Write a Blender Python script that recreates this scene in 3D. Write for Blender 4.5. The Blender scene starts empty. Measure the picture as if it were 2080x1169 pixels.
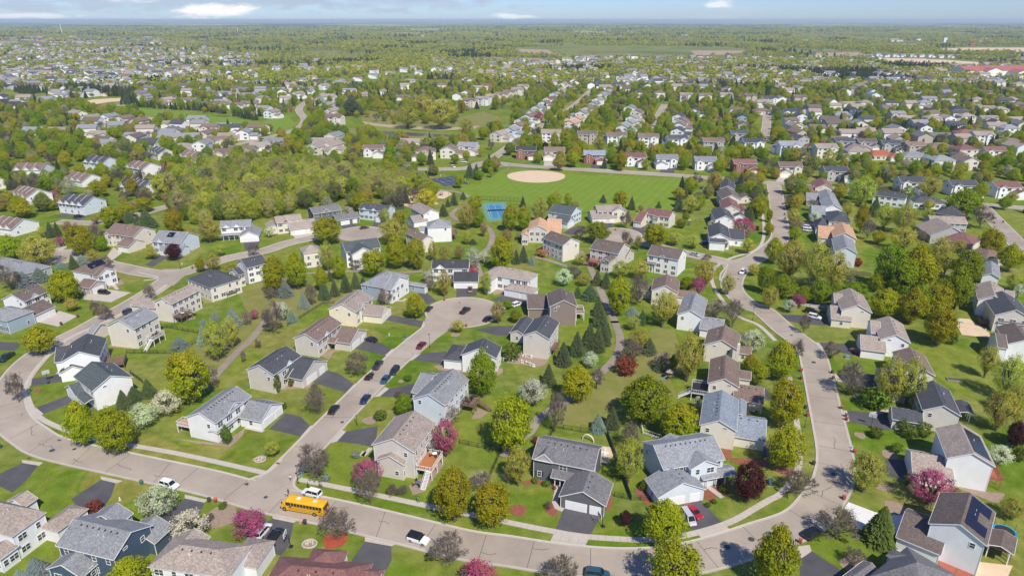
import bpy, math, random
import numpy as np
from mathutils import Vector, Matrix
R = math.radians
scene = bpy.context.scene
COL = scene.collection
random.seed(7)
rng = np.random.default_rng(7)

# ------------------------------------------------------------------ camera, sky, sun, exposure
CAM_H, FPX = 100.0, 1387.0
PITCH = math.atan(544 / FPX)
cd = bpy.data.cameras.new('camera')
cd.sensor_width = 36.0
cd.lens = 36.0 * FPX / 2080.0
cd.clip_start, cd.clip_end = 1.0, 90000.0
cam = bpy.data.objects.new('camera', cd)
COL.objects.link(cam)
cam.location = (0, 0, CAM_H)
cam.rotation_euler = (math.pi / 2 - PITCH, 0, 0)
scene.camera = cam

SHADOW = Vector((-0.40, 0.915, 0)).normalized()          # the way shadows fall
SUN_EL = R(49)
to_sun = Vector((-SHADOW.x * math.cos(SUN_EL), -SHADOW.y * math.cos(SUN_EL), math.sin(SUN_EL)))
sl = bpy.data.lights.new('sun', 'SUN')
sl.energy = 4.2
sl.angle = R(0.8)
sl.color = (1.0, 0.925, 0.80)
sun = bpy.data.objects.new('sun', sl)
COL.objects.link(sun)
sun.rotation_euler = to_sun.to_track_quat('Z', 'Y').to_euler()
sun.location = (60, -60, 200)

world = bpy.data.worlds.new('World')
scene.world = world
world.use_nodes = True
wn, wl = world.node_tree.nodes, world.node_tree.links
wn.clear()
w_out = wn.new('ShaderNodeOutputWorld')
w_bg = wn.new('ShaderNodeBackground')
w_sky = wn.new('ShaderNodeTexSky')
w_sky.sky_type = 'NISHITA'
w_sky.sun_disc = False
w_sky.sun_elevation = SUN_EL
w_sky.sun_rotation = math.atan2(-SHADOW.x, -SHADOW.y)
w_sky.altitude = 300
w_sky.air_density = 1.0
w_sky.dust_density = 0.3
w_sky.ozone_density = 3.0
w_bg.inputs['Strength'].default_value = 0.15
# scattered cloud: noise on the direction of view, flattened towards the horizon
w_tc = wn.new('ShaderNodeTexCoord')
w_sep = wn.new('ShaderNodeSeparateXYZ')
wl.new(w_tc.outputs['Generated'], w_sep.inputs[0])
w_map = wn.new('ShaderNodeMapping')
w_map.inputs['Scale'].default_value = (3.2, 3.2, 26.0)
w_map.inputs['Location'].default_value = (1.7, 0.35, 0.0)
wl.new(w_tc.outputs['Generated'], w_map.inputs[0])
w_no = wn.new('ShaderNodeTexNoise')
w_no.inputs['Scale'].default_value = 1.6
w_no.inputs['Detail'].default_value = 7
w_no.inputs['Roughness'].default_value = 0.55
wl.new(w_map.outputs[0], w_no.inputs['Vector'])
w_cr = wn.new('ShaderNodeValToRGB')
w_cr.color_ramp.elements[0].position = 0.60
w_cr.color_ramp.elements[0].color = (0, 0, 0, 1)
w_cr.color_ramp.elements[1].position = 0.8
w_cr.color_ramp.elements[1].color = (0.85, 0.85, 0.85, 1)
wl.new(w_no.outputs['Fac'], w_cr.inputs[0])
w_tint = wn.new('ShaderNodeMix')
w_tint.data_type = 'RGBA'
w_tint.blend_type = 'MULTIPLY'
w_tint.inputs[0].default_value = 1.0
w_tint.inputs[7].default_value = (0.375, 0.485, 0.745, 1)
wl.new(w_sky.outputs[0], w_tint.inputs[6])
def wmath(op, a, b=0.0, c=0.0):
    m = wn.new('ShaderNodeMath')
    m.operation = op
    for i, v in enumerate((a, b, c)):
        if isinstance(v, (int, float)):
            m.inputs[i].default_value = v
        else:
            wl.new(v, m.inputs[i])
    return m.outputs[0]


def wmix(fac, a, b):
    m = wn.new('ShaderNodeMix')
    m.data_type = 'RGBA'
    for s_, v in ((0, fac), (6, a), (7, b)):
        if isinstance(v, tuple):
            m.inputs[s_].default_value = v + (1,)
        else:
            wl.new(v, m.inputs[s_])
    return m.outputs[2]


w_az = wmath('ARCTAN2', w_sep.outputs[0], w_sep.outputs[1])
w_el = wmath('ARCSINE', w_sep.outputs[2])
w_n2 = wn.new('ShaderNodeTexNoise')
w_n2.inputs['Scale'].default_value = 30
w_n2.inputs['Detail'].default_value = 8
w_m2 = wn.new('ShaderNodeMapping')
w_m2.inputs['Scale'].default_value = (1, 1, 3.5)
wl.new(w_tc.outputs['Generated'], w_m2.inputs[0])
wl.new(w_m2.outputs[0], w_n2.inputs['Vector'])
w_col = wmix(w_cr.outputs[0], w_tint.outputs[2], (3.4, 3.85, 4.5))
# banks and single clouds low in the north: azimuth, elevation, half sizes (degrees), strength, colour
for az, el, wa, we, k, cc in ((-26, 1.3, 17, .8, .65, (2.5, 2.95, 3.6)), (-9, 1.2, 9, .5, .55, (2.6, 3.1, 3.9)), (-21.5, .62, 2.7, .42, 1.0, (5.62, 5.55, 5.70)), (-27.2, 1.35, 1.4, .3, .9, (5.33, 5.40, 5.62)), (-35, .25, 5, .14, .7, (5.03, 5.18, 5.55)), (15.6, 1.1, .9, .25, .8, (5.03, 5.25, 5.62)), (0, .25, 1.4, .2, .8, (5.11, 5.33, 5.62)), (33, 1.5, 9, .35, .4, (2.7, 3.2, 4.0))):
    a = wmath('POWER', wmath('ABSOLUTE', wmath('DIVIDE', wmath('SUBTRACT', w_az, R(az)), R(wa))), 2)
    b = wmath('POWER', wmath('ABSOLUTE', wmath('DIVIDE', wmath('SUBTRACT', w_el, R(el)), R(we))), 2)
    d = wmath('SQRT', wmath('ADD', a, b))
    d = wmath('ADD', d, wmath('MULTIPLY_ADD', w_n2.outputs['Fac'], -3.6, 1.75))
    f = wn.new('ShaderNodeMapRange')
    f.interpolation_type = 'SMOOTHSTEP'
    wl.new(d, f.inputs['Value'])
    for nm_, v_ in (('From Min', .35), ('From Max', 1.35), ('To Min', k), ('To Max', 0.0)):
        f.inputs[nm_].default_value = v_
    w_col = wmix(f.outputs[0], w_col, cc)
wl.new(w_col, w_bg.inputs['Color'])
wl.new(w_bg.outputs[0], w_out.inputs[0])

scene.view_settings.view_transform = 'Standard'
scene.view_settings.look = 'None'
scene.view_settings.exposure = 0.32
scene.view_settings.gamma = 1.0
scene.view_settings.use_curve_mapping = False
scene.cycles.max_bounces = 6
scene.cycles.diffuse_bounces = 2
scene.cycles.glossy_bounces = 2
scene.cycles.transmission_bounces = 3
scene.cycles.volume_bounces = 0
scene.cycles.transparent_max_bounces = 6

# ------------------------------------------------------------------ from a point of the photograph to a point of the ground
PAN = dict(s=(0, 0, 1), a1=(0, 360, 3.7704), a2=(520, 360, 3.7704), a3=(1030, 360, 3.7704), a4=(1540, 360, 3.7704),
           b1=(0, 600, 3.7704), b2=(520, 600, 3.7704), b3=(1030, 600, 3.7704), b4=(1540, 600, 3.7704),
           c1=(0, 859, 3.7704), c2=(520, 859, 3.7704), c3=(1030, 859, 3.7704), c4=(1540, 859, 3.7704),
           t1=(0, 0, 2.923), t2=(690, 0, 2.923), t3=(1380, 0, 2.923))
CT, ST = math.cos(PITCH), math.sin(PITCH)


def src(p, x, y):
    o = PAN[p]
    return o[0] + x / o[2], o[1] + y / o[2]


def gs(x, y, z=0.0):
    u, v = (x - 1040) / FPX, (y - 584.5) / FPX
    t = (CAM_H - z) / (ST + v * CT)
    return Vector((u * t, t * (CT - v * ST)))


def G(p, x, y, z=0.0):
    return gs(*src(p, x, y), z)


# ------------------------------------------------------------------ materials
def new_mat(name):
    m = bpy.data.materials.new(name)
    m.use_nodes = True
    return m, m.node_tree.nodes, m.node_tree.links, m.node_tree.nodes['Principled BSDF']


def tex_noise(n, l, scale, detail=2, rough=0.5, coord='Object', vec=None):
    t = n.new('ShaderNodeTexNoise')
    t.inputs['Scale'].default_value = scale
    t.inputs['Detail'].default_value = detail
    t.inputs['Roughness'].default_value = rough
    if vec is None:
        c = n.new('ShaderNodeTexCoord')
        vec = c.outputs[coord]
    l.new(vec, t.inputs['Vector'])
    return t


def ramp(n, l, fac, stops):
    r = n.new('ShaderNodeValToRGB')
    e = r.color_ramp.elements
    while len(e) < len(stops):
        e.new(0.5)
    for i, (p, c) in enumerate(stops):
        e[i].position = p
        e[i].color = (c if isinstance(c, tuple) else (c, c, c)) + (1,)
    l.new(fac, r.inputs[0])
    return r.outputs[0]


def mixc(n, l, a, b, fac, mode='MIX'):
    m = n.new('ShaderNodeMix')
    m.data_type = 'RGBA'
    m.blend_type = mode
    for s, v in ((0, fac), (6, a), (7, b)):
        if isinstance(v, (int, float)):
            m.inputs[s].default_value = v
        elif isinstance(v, tuple):
            m.inputs[s].default_value = v + (1,)
        else:
            l.new(v, m.inputs[s])
    return m.outputs[2]


def math_n(n, l, op, a, b=0.0, c=0.0):
    m = n.new('ShaderNodeMath')
    m.operation = op
    for i, v in enumerate((a, b, c)):
        if isinstance(v, (int, float)):
            m.inputs[i].default_value = v
        else:
            l.new(v, m.inputs[i])
    return m.outputs[0]


def bump(n, l, h, strength, dist, bs):
    b = n.new('ShaderNodeBump')
    b.inputs['Strength'].default_value = strength
    b.inputs['Distance'].default_value = dist
    l.new(h, b.inputs['Height'])
    l.new(b.outputs[0], bs.inputs['Normal'])


MATS = {}


def flat(name, col, rough=0.7, metal=0.0, var=0.12, scale=1.5):
    if name in MATS:
        return MATS[name]
    m, n, l, b = new_mat(name)
    t = tex_noise(n, l, scale, 3)
    f = ramp(n, l, t.outputs['Fac'], [(0.3, 1 - var), (0.7, 1 + var)])
    l.new(mixc(n, l, tuple(col), f, 1.0, 'MULTIPLY'), b.inputs['Base Color'])
    b.inputs['Roughness'].default_value = rough
    b.inputs['Metallic'].default_value = metal
    MATS[name] = m
    return m


def objcol(name, rough=0.8, kind=''):
    m, n, l, b = new_mat(name)
    oi = n.new('ShaderNodeObjectInfo')
    geo = n.new('ShaderNodeNewGeometry')
    if kind == 'roof':
        t = tex_noise(n, l, 3.2, 3, 0.75)
        v = n.new('ShaderNodeTexVoronoi')
        v.inputs['Scale'].default_value = 3.4
        mp = n.new('ShaderNodeMapping')
        tc = n.new('ShaderNodeTexCoord')
        l.new(tc.outputs['Object'], mp.inputs[0])
        mp.inputs['Scale'].default_value = (1, 1, 2.0)
        l.new(mp.outputs[0], v.inputs['Vector'])
        sepc = n.new('ShaderNodeSeparateColor')
        l.new(v.outputs['Color'], sepc.inputs[0])
        f1 = ramp(n, l, sepc.outputs[0], [(0.0, 0.76), (1.0, 1.24)])
        f2 = ramp(n, l, t.outputs['Fac'], [(0.3, 0.82), (0.7, 1.18)])
        big = tex_noise(n, l, 0.35, 2)
        f3 = ramp(n, l, big.outputs['Fac'], [(0.3, 0.92), (0.7, 1.08)])
        c = mixc(n, l, oi.outputs['Color'], f1, 1.0, 'MULTIPLY')
        c = mixc(n, l, c, f2, 1.0, 'MULTIPLY')
        c = mixc(n, l, c, f3, 1.0, 'MULTIPLY')
        bump(n, l, sepc.outputs[0], 0.5, 0.05, b)
    elif kind == 'siding':
        tc = n.new('ShaderNodeTexCoord')
        sp = n.new('ShaderNodeSeparateXYZ')
        l.new(tc.outputs['Object'], sp.inputs[0])
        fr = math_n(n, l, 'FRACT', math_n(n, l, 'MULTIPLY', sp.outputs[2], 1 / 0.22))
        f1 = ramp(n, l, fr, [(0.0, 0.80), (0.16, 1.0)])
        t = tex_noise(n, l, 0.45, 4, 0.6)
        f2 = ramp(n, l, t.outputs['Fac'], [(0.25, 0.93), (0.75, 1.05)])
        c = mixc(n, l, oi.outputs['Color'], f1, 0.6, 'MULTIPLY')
        c = mixc(n, l, c, f2, 1.0, 'MULTIPLY')
        bump(n, l, fr, 0.4, 0.03, b)
    elif kind == 'paint':
        c = oi.outputs['Color']
        b.inputs['Coat Weight'].default_value = 0.7
        b.inputs['Coat Roughness'].default_value = 0.08
    else:
        t = tex_noise(n, l, 1.2, 4)
        f2 = ramp(n, l, t.outputs['Fac'], [(0.3, 0.88), (0.7, 1.1)])
        rnd = ramp(n, l, oi.outputs['Random'], [(0.0, 0.93), (1.0, 1.07)])
        c = mixc(n, l, oi.outputs['Color'], f2, 1.0, 'MULTIPLY')
        c = mixc(n, l, c, rnd, 1.0, 'MULTIPLY')
    l.new(c, b.inputs['Base Color'])
    b.inputs['Roughness'].default_value = rough
    return m


M_ROOF = objcol('shingle_roof', 0.9, 'roof')
M_WALL = objcol('lap_siding', 0.75, 'siding')
M_PLAIN = objcol('plain_colour', 0.8)
M_PAINT = objcol('car_paint', 0.3, 'paint')
M_TRIM = flat('white_trim', (0.78, 0.78, 0.76), 0.5, var=0.04)
M_VENT = flat('dark_vent', (0.03, 0.03, 0.035), 0.6)
M_TYRE = flat('tyre_rubber', (0.02, 0.02, 0.02), 0.8)
M_RIM = flat('wheel_metal', (0.45, 0.45, 0.47), 0.35, 0.8)
M_WOOD = flat('deck_wood', (0.19, 0.12, 0.085), 0.75, var=0.25, scale=3)
M_BARK = flat('bark', (0.14, 0.115, 0.095), 0.9, var=0.3, scale=3)
M_DARKMETAL = flat('dark_metal', (0.025, 0.025, 0.028), 0.5)


def glass_mat():
    m, n, l, b = new_mat('window_glass')
    t = tex_noise(n, l, 0.8, 2)
    l.new(ramp(n, l, t.outputs['Fac'], [(0.35, (0.02, 0.025, 0.03)), (0.7, (0.07, 0.085, 0.095))]), b.inputs['Base Color'])
    b.inputs['Roughness'].default_value = 0.06
    b.inputs['Specular IOR Level'].default_value = 0.7
    return m


M_GLASS = glass_mat()


def leaf_mat(name, mode):
    """leaves: object colour for single trees; a palette over the instances for masses of trees"""
    m, n, l, b = new_mat(name)
    n.remove(b)
    oi = n.new('ShaderNodeObjectInfo')
    tc = n.new('ShaderNodeTexCoord')
    nz = tex_noise(n, l, 3.0, 3, 0.7, 'Object')
    va = ramp(n, l, nz.outputs['Fac'], [(0.3, 0.82), (0.7, 1.18)])
    geo = n.new('ShaderNodeNewGeometry')
    vi = ramp(n, l, geo.outputs['Random Per Island'], [(0.0, 0.88), (1.0, 1.12)])
    if mode == 'object':
        base = oi.outputs['Color']
        sp = n.new('ShaderNodeSeparateXYZ')
        l.new(tc.outputs['Object'], sp.inputs[0])
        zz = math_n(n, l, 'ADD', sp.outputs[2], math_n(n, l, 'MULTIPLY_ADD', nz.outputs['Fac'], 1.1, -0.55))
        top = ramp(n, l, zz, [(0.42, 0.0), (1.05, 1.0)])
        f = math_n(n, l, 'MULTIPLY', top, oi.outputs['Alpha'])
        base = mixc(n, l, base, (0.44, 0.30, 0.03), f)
        rv = n.new('ShaderNodeHueSaturation')
        l.new(math_n(n, l, 'MULTIPLY_ADD', oi.outputs['Random'], 0.03, 0.485), rv.inputs['Hue'])
        l.new(math_n(n, l, 'MULTIPLY_ADD', oi.outputs['Random'], 0.24, 0.88), rv.inputs['Value'])
        l.new(base, rv.inputs['Color'])
        base = rv.outputs[0]
    else:
        base = ramp(n, l, oi.outputs['Random'], mode)
    c = mixc(n, l, base, va, 1.0, 'MULTIPLY')
    c = mixc(n, l, c, vi, 1.0, 'MULTIPLY')
    d = n.new('ShaderNodeBsdfDiffuse')
    tr = n.new('ShaderNodeBsdfTranslucent')
    l.new(c, d.inputs[0])
    l.new(c, tr.inputs[0])
    mx = n.new('ShaderNodeMixShader')
    mx.inputs[0].default_value = 0.38
    l.new(d.outputs[0], mx.inputs[1])
    l.new(tr.outputs[0], mx.inputs[2])
    l.new(mx.outputs[0], n['Material Output'].inputs[0])
    return m


M_LEAF = leaf_mat('leaf', 'object')
M_LEAF_MID = leaf_mat('leaf_garden_mix', [(0.0, (0.36, 0.42, 0.02)), (0.3, (0.22, 0.34, 0.02)), (0.5, (0.38, 0.42, 0.03)), (0.72, (0.46, 0.42, 0.04)), (0.80, (0.44, 0.36, 0.08)), (0.86, (0.34, 0.33, 0.12)), (0.92, (0.16, 0.26, 0.03)), (1.0, (0.52, 0.51, 0.34))])
M_LEAF_WOOD = leaf_mat('leaf_wood_mix', [(0.0, (0.40, 0.46, 0.04)), (0.28, (0.54, 0.56, 0.09)), (0.46, (0.28, 0.37, 0.03)), (0.62, (0.52, 0.50, 0.15)), (0.78, (0.42, 0.38, 0.16)), (1.0, (0.16, 0.27, 0.02))])
M_LEAF_FAR = leaf_mat('leaf_far_mix', [(0.0, (0.42, 0.48, 0.05)), (0.3, (0.52, 0.53, 0.07)), (0.5, (0.56, 0.49, 0.09)), (0.7, (0.33, 0.42, 0.05)), (0.85, (0.46, 0.40, 0.17)), (1.0, (0.24, 0.33, 0.05))])
M_LEAF_CON = leaf_mat('needle_mix', [(0.0, (0.06, 0.09, 0.045)), (0.5, (0.085, 0.12, 0.05)), (1.0, (0.12, 0.15, 0.085))])


def ground_mat():
    m, n, l, b = new_mat('grass_ground')
    geo = n.new('ShaderNodeNewGeometry')
    P = geo.outputs['Position']
    dn = tex_noise(n, l, 0.05, 2, vec=P)
    warp = mixc(n, l, P, dn.outputs['Color'], 0.0)
    ad = n.new('ShaderNodeVectorMath')
    ad.operation = 'MULTIPLY_ADD'
    l.new(dn.outputs['Color'], ad.inputs[0])
    ad.inputs[1].default_value = (14, 14, 0)
    l.new(P, ad.inputs[2])
    v = n.new('ShaderNodeTexVoronoi')
    v.feature = 'SMOOTH_F1'
    v.inputs['Smoothness'].default_value = 0.22
    v.inputs['Scale'].default_value = 1 / 26
    l.new(ad.outputs[0], v.inputs['Vector'])
    sc = n.new('ShaderNodeSeparateColor')
    l.new(v.outputs['Color'], sc.inputs[0])
    lot = ramp(n, l, sc.outputs[0], [(0.0, (0.09, 0.165, 0.010)), (0.3, (0.125, 0.195, 0.016)), (0.6, (0.18, 0.220, 0.028)), (0.85, (0.11, 0.180, 0.014)), (1.0, (0.22, 0.215, 0.045))])
    big = tex_noise(n, l, 0.035, 4, 0.6, vec=P)
    c = mixc(n, l, lot, (0.25, 0.235, 0.075), ramp(n, l, big.outputs['Fac'], [(0.46, 0.0), (0.70, 0.7)]))
    med = tex_noise(n, l, 0.28, 5, 0.65, vec=P)
    c = mixc(n, l, c, ramp(n, l, med.outputs['Fac'], [(0.3, (0.72, 0.74, 0.7)), (0.7, (1.28, 1.22, 1.3))]), 1.0, 'MULTIPLY')
    fine = tex_noise(n, l, 2.6, 4, 0.7, vec=P)
    c = mixc(n, l, c, ramp(n, l, fine.outputs['Fac'], [(0.3, 0.8), (0.7, 1.2)]), 1.0, 'MULTIPLY')
    # far country: blocks of wood, pasture and plough
    dist = n.new('ShaderNodeVectorMath')
    dist.operation = 'LENGTH'
    l.new(P, dist.inputs[0])
    ff = ramp(n, l, math_n(n, l, 'DIVIDE', dist.outputs['Value'], 3000.0), [(0.45, 0.0), (0.75, 1.0)])
    fv = tex_noise(n, l, 0.0016, 5, 0.6, vec=P)
    far = ramp(n, l, fv.outputs['Fac'], [(0.38, (0.12, 0.15, 0.04)), (0.48, (0.21, 0.22, 0.06)), (0.56, (0.14, 0.17, 0.05)), (0.62, (0.30, 0.26, 0.13)), (0.68, (0.17, 0.20, 0.06))])
    c = mixc(n, l, c, far, ff)
    l.new(c, b.inputs['Base Color'])
    b.inputs['Roughness'].default_value = 0.95
    b.inputs['Specular IOR Level'].default_value = 0.1
    return m


def surf_mat(name, a, bcol, scale=0.5, rough=0.9, speck=0.12, streak=False):
    m, n, l, b = new_mat(name)
    geo = n.new('ShaderNodeNewGeometry')
    P = geo.outputs['Position']
    t = tex_noise(n, l, scale, 5, 0.62, vec=P)
    c = mixc(n, l, tuple(a), tuple(bcol), ramp(n, l, t.outputs['Fac'], [(0.3, 0.0), (0.7, 1.0)]))
    f = tex_noise(n, l, 7.0, 3, 0.7, vec=P)
    c = mixc(n, l, c, ramp(n, l, f.outputs['Fac'], [(0.3, 1 - speck), (0.7, 1 + speck)]), 1.0, 'MULTIPLY')
    if streak:      # mown in passes
        w = n.new('ShaderNodeTexWave')
        mp = n.new('ShaderNodeMapping')
        mp.inputs['Rotation'].default_value = (0, 0, 0.42)
        l.new(P, mp.inputs[0])
        l.new(mp.outputs[0], w.inputs['Vector'])
        w.inputs['Scale'].default_value = 0.06
        w.inputs['Distortion'].default_value = 0.6
        c = mixc(n, l, c, ramp(n, l, w.outputs['Fac'], [(0.25, 0.96), (0.75, 1.04)]), 1.0, 'MULTIPLY')
    if 'road' in name or 'asphalt' in name:      # mends, drips and worn lanes
        w = tex_noise(n, l, 0.9, 5, 0.75, vec=P)
        c = mixc(n, l, c, ramp(n, l, w.outputs['Fac'], [(0.62, 1.0), (0.72, 0.80)]), 1.0, 'MULTIPLY')
        w = tex_noise(n, l, 0.05, 2, 0.5, vec=P)
        c = mixc(n, l, c, ramp(n, l, w.outputs['Fac'], [(0.35, 0.90), (0.65, 1.08)]), 1.0, 'MULTIPLY')
    l.new(c, b.inputs['Base Color'])
    b.inputs['Roughness'].default_value = rough
    b.inputs['Specular IOR Level'].default_value = 0.25
    return m


M_GROUND = ground_mat()
M_ROAD = surf_mat('chip_seal_road', (0.41, 0.348, 0.280), (0.333, 0.282, 0.23), 0.16)
M_CONC = surf_mat('pale_concrete', (0.52, 0.465, 0.40), (0.45, 0.40, 0.345), 0.4)
M_WCONC = surf_mat('new_white_concrete', (0.74, 0.73, 0.71), (0.68, 0.67, 0.65), 0.4)
M_ASPH = surf_mat('dark_asphalt', (0.075, 0.073, 0.080), (0.11, 0.105, 0.112), 0.25)
M_PATH = surf_mat('path_asphalt', (0.33, 0.275, 0.225), (0.26, 0.215, 0.175), 0.3)
M_TAR = surf_mat('tar_crack', (0.085, 0.078, 0.074), (0.13, 0.12, 0.115), 0.3)
M_SAND = surf_mat('sand', (0.68, 0.52, 0.35), (0.62, 0.46, 0.31), 0.2)
M_FIELD = surf_mat('ploughed_soil', (0.44, 0.31, 0.21), (0.36, 0.25, 0.17), 0.02)
M_STRAW = surf_mat('dry_straw_grass', (0.25, 0.225, 0.075), (0.165, 0.18, 0.032), 0.15)
M_MULCH = surf_mat('red_mulch', (0.30, 0.11, 0.07), (0.22, 0.08, 0.05), 1.2, speck=0.35)
M_REDBED = surf_mat('bright_red_mulch', (0.42, 0.09, 0.045), (0.32, 0.065, 0.035), 1.2, speck=0.3)
M_ROCKBED = surf_mat('pea_gravel', (0.36, 0.27, 0.20), (0.26, 0.19, 0.14), 1.5, speck=0.3)
M_LAWN = surf_mat('mown_lawn', (0.14, 0.23, 0.014), (0.185, 0.255, 0.024), 0.12, speck=0.15, streak=True)
M_BRICK = surf_mat('red_brick_paving', (0.42, 0.13, 0.085), (0.34, 0.10, 0.07), 0.8)


# ------------------------------------------------------------------ mesh helpers
class MB:
    def __init__(s):
        s.v, s.f, s.m = [], [], []

    def poly(s, pts, mi=0):
        b = len(s.v)
        s.v += [tuple(p) for p in pts]
        s.f.append(tuple(range(b, b + len(pts))))
        s.m.append(mi)

    def box(s, x0, x1, y0, y1, z0, z1, mi=0, bottom=True):
        b = len(s.v)
        s.v += [(x0, y0, z0), (x1, y0, z0), (x1, y1, z0), (x0, y1, z0), (x0, y0, z1), (x1, y0, z1), (x1, y1, z1), (x0, y1, z1)]
        fs = [(4, 5, 6, 7), (0, 1, 5, 4), (1, 2, 6, 5), (2, 3, 7, 6), (3, 0, 4, 7)] + ([(3, 2, 1, 0)] if bottom else [])
        s.f += [tuple(b + i for i in f) for f in fs]
        s.m += [mi] * len(fs)

    def solid(s, pts, z0, z1, mi=0):
        """upright prism over a ground outline"""
        a = sum(pts[i][0] * pts[(i + 1) % len(pts)][1] - pts[(i + 1) % len(pts)][0] * pts[i][1] for i in range(len(pts)))
        if a < 0:
            pts = pts[::-1]
        n, b = len(pts), len(s.v)
        s.v += [(p[0], p[1], z0) for p in pts] + [(p[0], p[1], z1) for p in pts]
        s.f.append(tuple(range(b + n, b + 2 * n)))
        s.m.append(mi)
        for i in range(n):
            j = (i + 1) % n
            s.f.append((b + i, b + j, b + n + j, b + n + i))
            s.m.append(mi)

    def prism(s, a, b, w, h, mi=0):
        """bar from a to b, w wide and h high"""
        a, b = Vector(a), Vector(b)
        d = (b - a).normalized()
        up = Vector((0, 0, 1)) if abs(d.z) < 0.95 else Vector((1, 0, 0))
        sd = d.cross(up).normalized() * (w / 2)
        u = sd.cross(d).normalized() * (h / 2)
        k = len(s.v)
        s.v += [tuple(p) for p in (a - sd - u, a + sd - u, a + sd + u, a - sd + u, b - sd - u, b + sd - u, b + sd + u, b - sd + u)]
        fs = [(0, 1, 2, 3), (5, 4, 7, 6), (4, 5, 1, 0), (5, 6, 2, 1), (6, 7, 3, 2), (7, 4, 0, 3)]
        s.f += [tuple(k + i for i in f) for f in fs]
        s.m += [mi] * 6

    def tube(s, a, b, ra, rb, n=6, mi=0):
        a, b = Vector(a), Vector(b)
        d = (b - a)
        if d.length < 1e-6:
            return
        d.normalize()
        up = Vector((0, 0, 1)) if abs(d.z) < 0.9 else Vector((1, 0, 0))
        x = d.cross(up).normalized()
        y = d.cross(x)
        k = len(s.v)
        for c, r in ((a, ra), (b, rb)):
            for i in range(n):
                t = 2 * math.pi * i / n
                s.v.append(tuple(c + x * (r * math.cos(t)) + y * (r * math.sin(t))))
        for i in range(n):
            j = (i + 1) % n
            s.f.append((k + j, k + i, k + n + i, k + n + j))
            s.m.append(mi)
        s.f.append(tuple(k + n + n - 1 - i for i in range(n)))
        s.m.append(mi)
        s.f.append(tuple(k + i for i in range(n)))
        s.m.append(mi)

    def disc(s, cx, cy, r, z, n=24, ry=None, mi=0):
        s.poly([(cx + r * math.cos(2 * math.pi * i / n), cy + (ry or r) * math.sin(2 * math.pi * i / n), z) for i in range(n)], mi)

    def mesh(s, name, mats=None, smooth=False):
        me = bpy.data.meshes.new(name)
        me.from_pydata(s.v, [], s.f)
        for m in (mats or []):
            me.materials.append(m)
        if s.f:
            me.polygons.foreach_set('material_index', s.m)
            if smooth:
                me.polygons.foreach_set('use_smooth', [True] * len(s.f))
        me.update()
        return me


def obj(name, me, parent=None, loc=(0, 0, 0), rz=0.0, color=None, scale=None):
    o = bpy.data.objects.new(name, me)
    COL.objects.link(o)
    if parent is not None:
        o.parent = parent
    o.location = loc
    o.rotation_euler = (0, 0, rz)
    if scale is not None:
        o.scale = scale
    if color is not None:
        o.color = tuple(color) + ((1.0,) if len(color) == 3 else ())
    return o


def thing(name, label, cat, loc=(0, 0, 0), rz=0.0, group=None, me=None, color=None, scale=None):
    o = obj(name, me, None, (loc[0], loc[1], loc[2] if len(loc) > 2 else 0.0), rz, color, scale)
    o['label'] = label
    o['category'] = cat
    if group:
        o['group'] = group
    return o


def kind(o, k):
    o['kind'] = k
    return o


ORD = ['', 'second ', 'third ', 'fourth ', 'fifth ', 'sixth ', 'seventh ', 'eighth ', 'ninth ', 'tenth ', 'eleventh ', 'twelfth ', 'thirteenth ', 'fourteenth ', 'fifteenth ', 'sixteenth ', 'seventeenth ', 'eighteenth ', 'nineteenth ', 'twentieth '] + ['twenty-' + w for w in ('first ', 'second ', 'third ', 'fourth ', 'fifth ', 'sixth ', 'seventh ', 'eighth ', 'ninth ')] + ['thirtieth '] + ['thirty-' + w for w in ('first ', 'second ', 'third ', 'fourth ', 'fifth ', 'sixth ', 'seventh ', 'eighth ', 'ninth ')]

# ------------------------------------------------------------------ ground and far country
def build_ground():
    mb = MB()
    n = 96
    rings = [0, 400, 900, 1500, 2100, 2600, 3200, 3900, 4800, 6000, 7500, 9500, 12000, 16000, 24000, 38000, 58000]
    mb.v.append((0, 0, 0))
    from mathutils import noise
    for k, r in enumerate(rings[1:]):
        for i in range(n):
            a = 2 * math.pi * i / n
            x, y = r * math.cos(a), r * math.sin(a)
            amp = max(0.0, min(1.0, (r - 2300) / 2500)) * 26
            z = amp * (noise.noise(Vector((x / 1900, y / 1900, 3.1))) + 0.5 * noise.noise(Vector((x / 700, y / 700, 9.0)))) 
            mb.v.append((x, y, z if r > 2300 else 0.0))
    for i in range(n):
        mb.f.append((0, 1 + i, 1 + (i + 1) % n))
        mb.m.append(0)
    for k in range(len(rings) - 2):
        for i in range(n):
            a, b = 1 + k * n + i, 1 + k * n + (i + 1) % n
            mb.f.append((a, a + n, b + n, b))
            mb.m.append(0)
    kind(obj('ground', mb.mesh('ground', [M_GROUND])), 'structure')


build_ground()

Z_SHEET = [0.010]
Z_COUNT = [0]


def sheet(name, pts, mat, th=0.0, skind='structure', parent=None):
    """flat patch on the ground; each lies a few millimetres above the last"""
    z = Z_SHEET[0] + 0.004 * (Z_COUNT[0] % 9)
    Z_COUNT[0] += 1
    mb = MB()
    pts = [(p[0], p[1]) for p in pts]
    c = (sum(p[0] for p in pts) / len(pts), sum(p[1] for p in pts) / len(pts))
    loc = [(p[0] - c[0], p[1] - c[1]) for p in pts]
    mb.solid(loc, 0.0, z + th)
    o = obj(name, mb.mesh(name, [mat]), parent, (c[0], c[1], 0))
    if skind:
        kind(o, skind)
    return o


def px(p, *xy):
    return [G(p, xy[i], xy[i + 1]) for i in range(0, len(xy), 2)]


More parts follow.
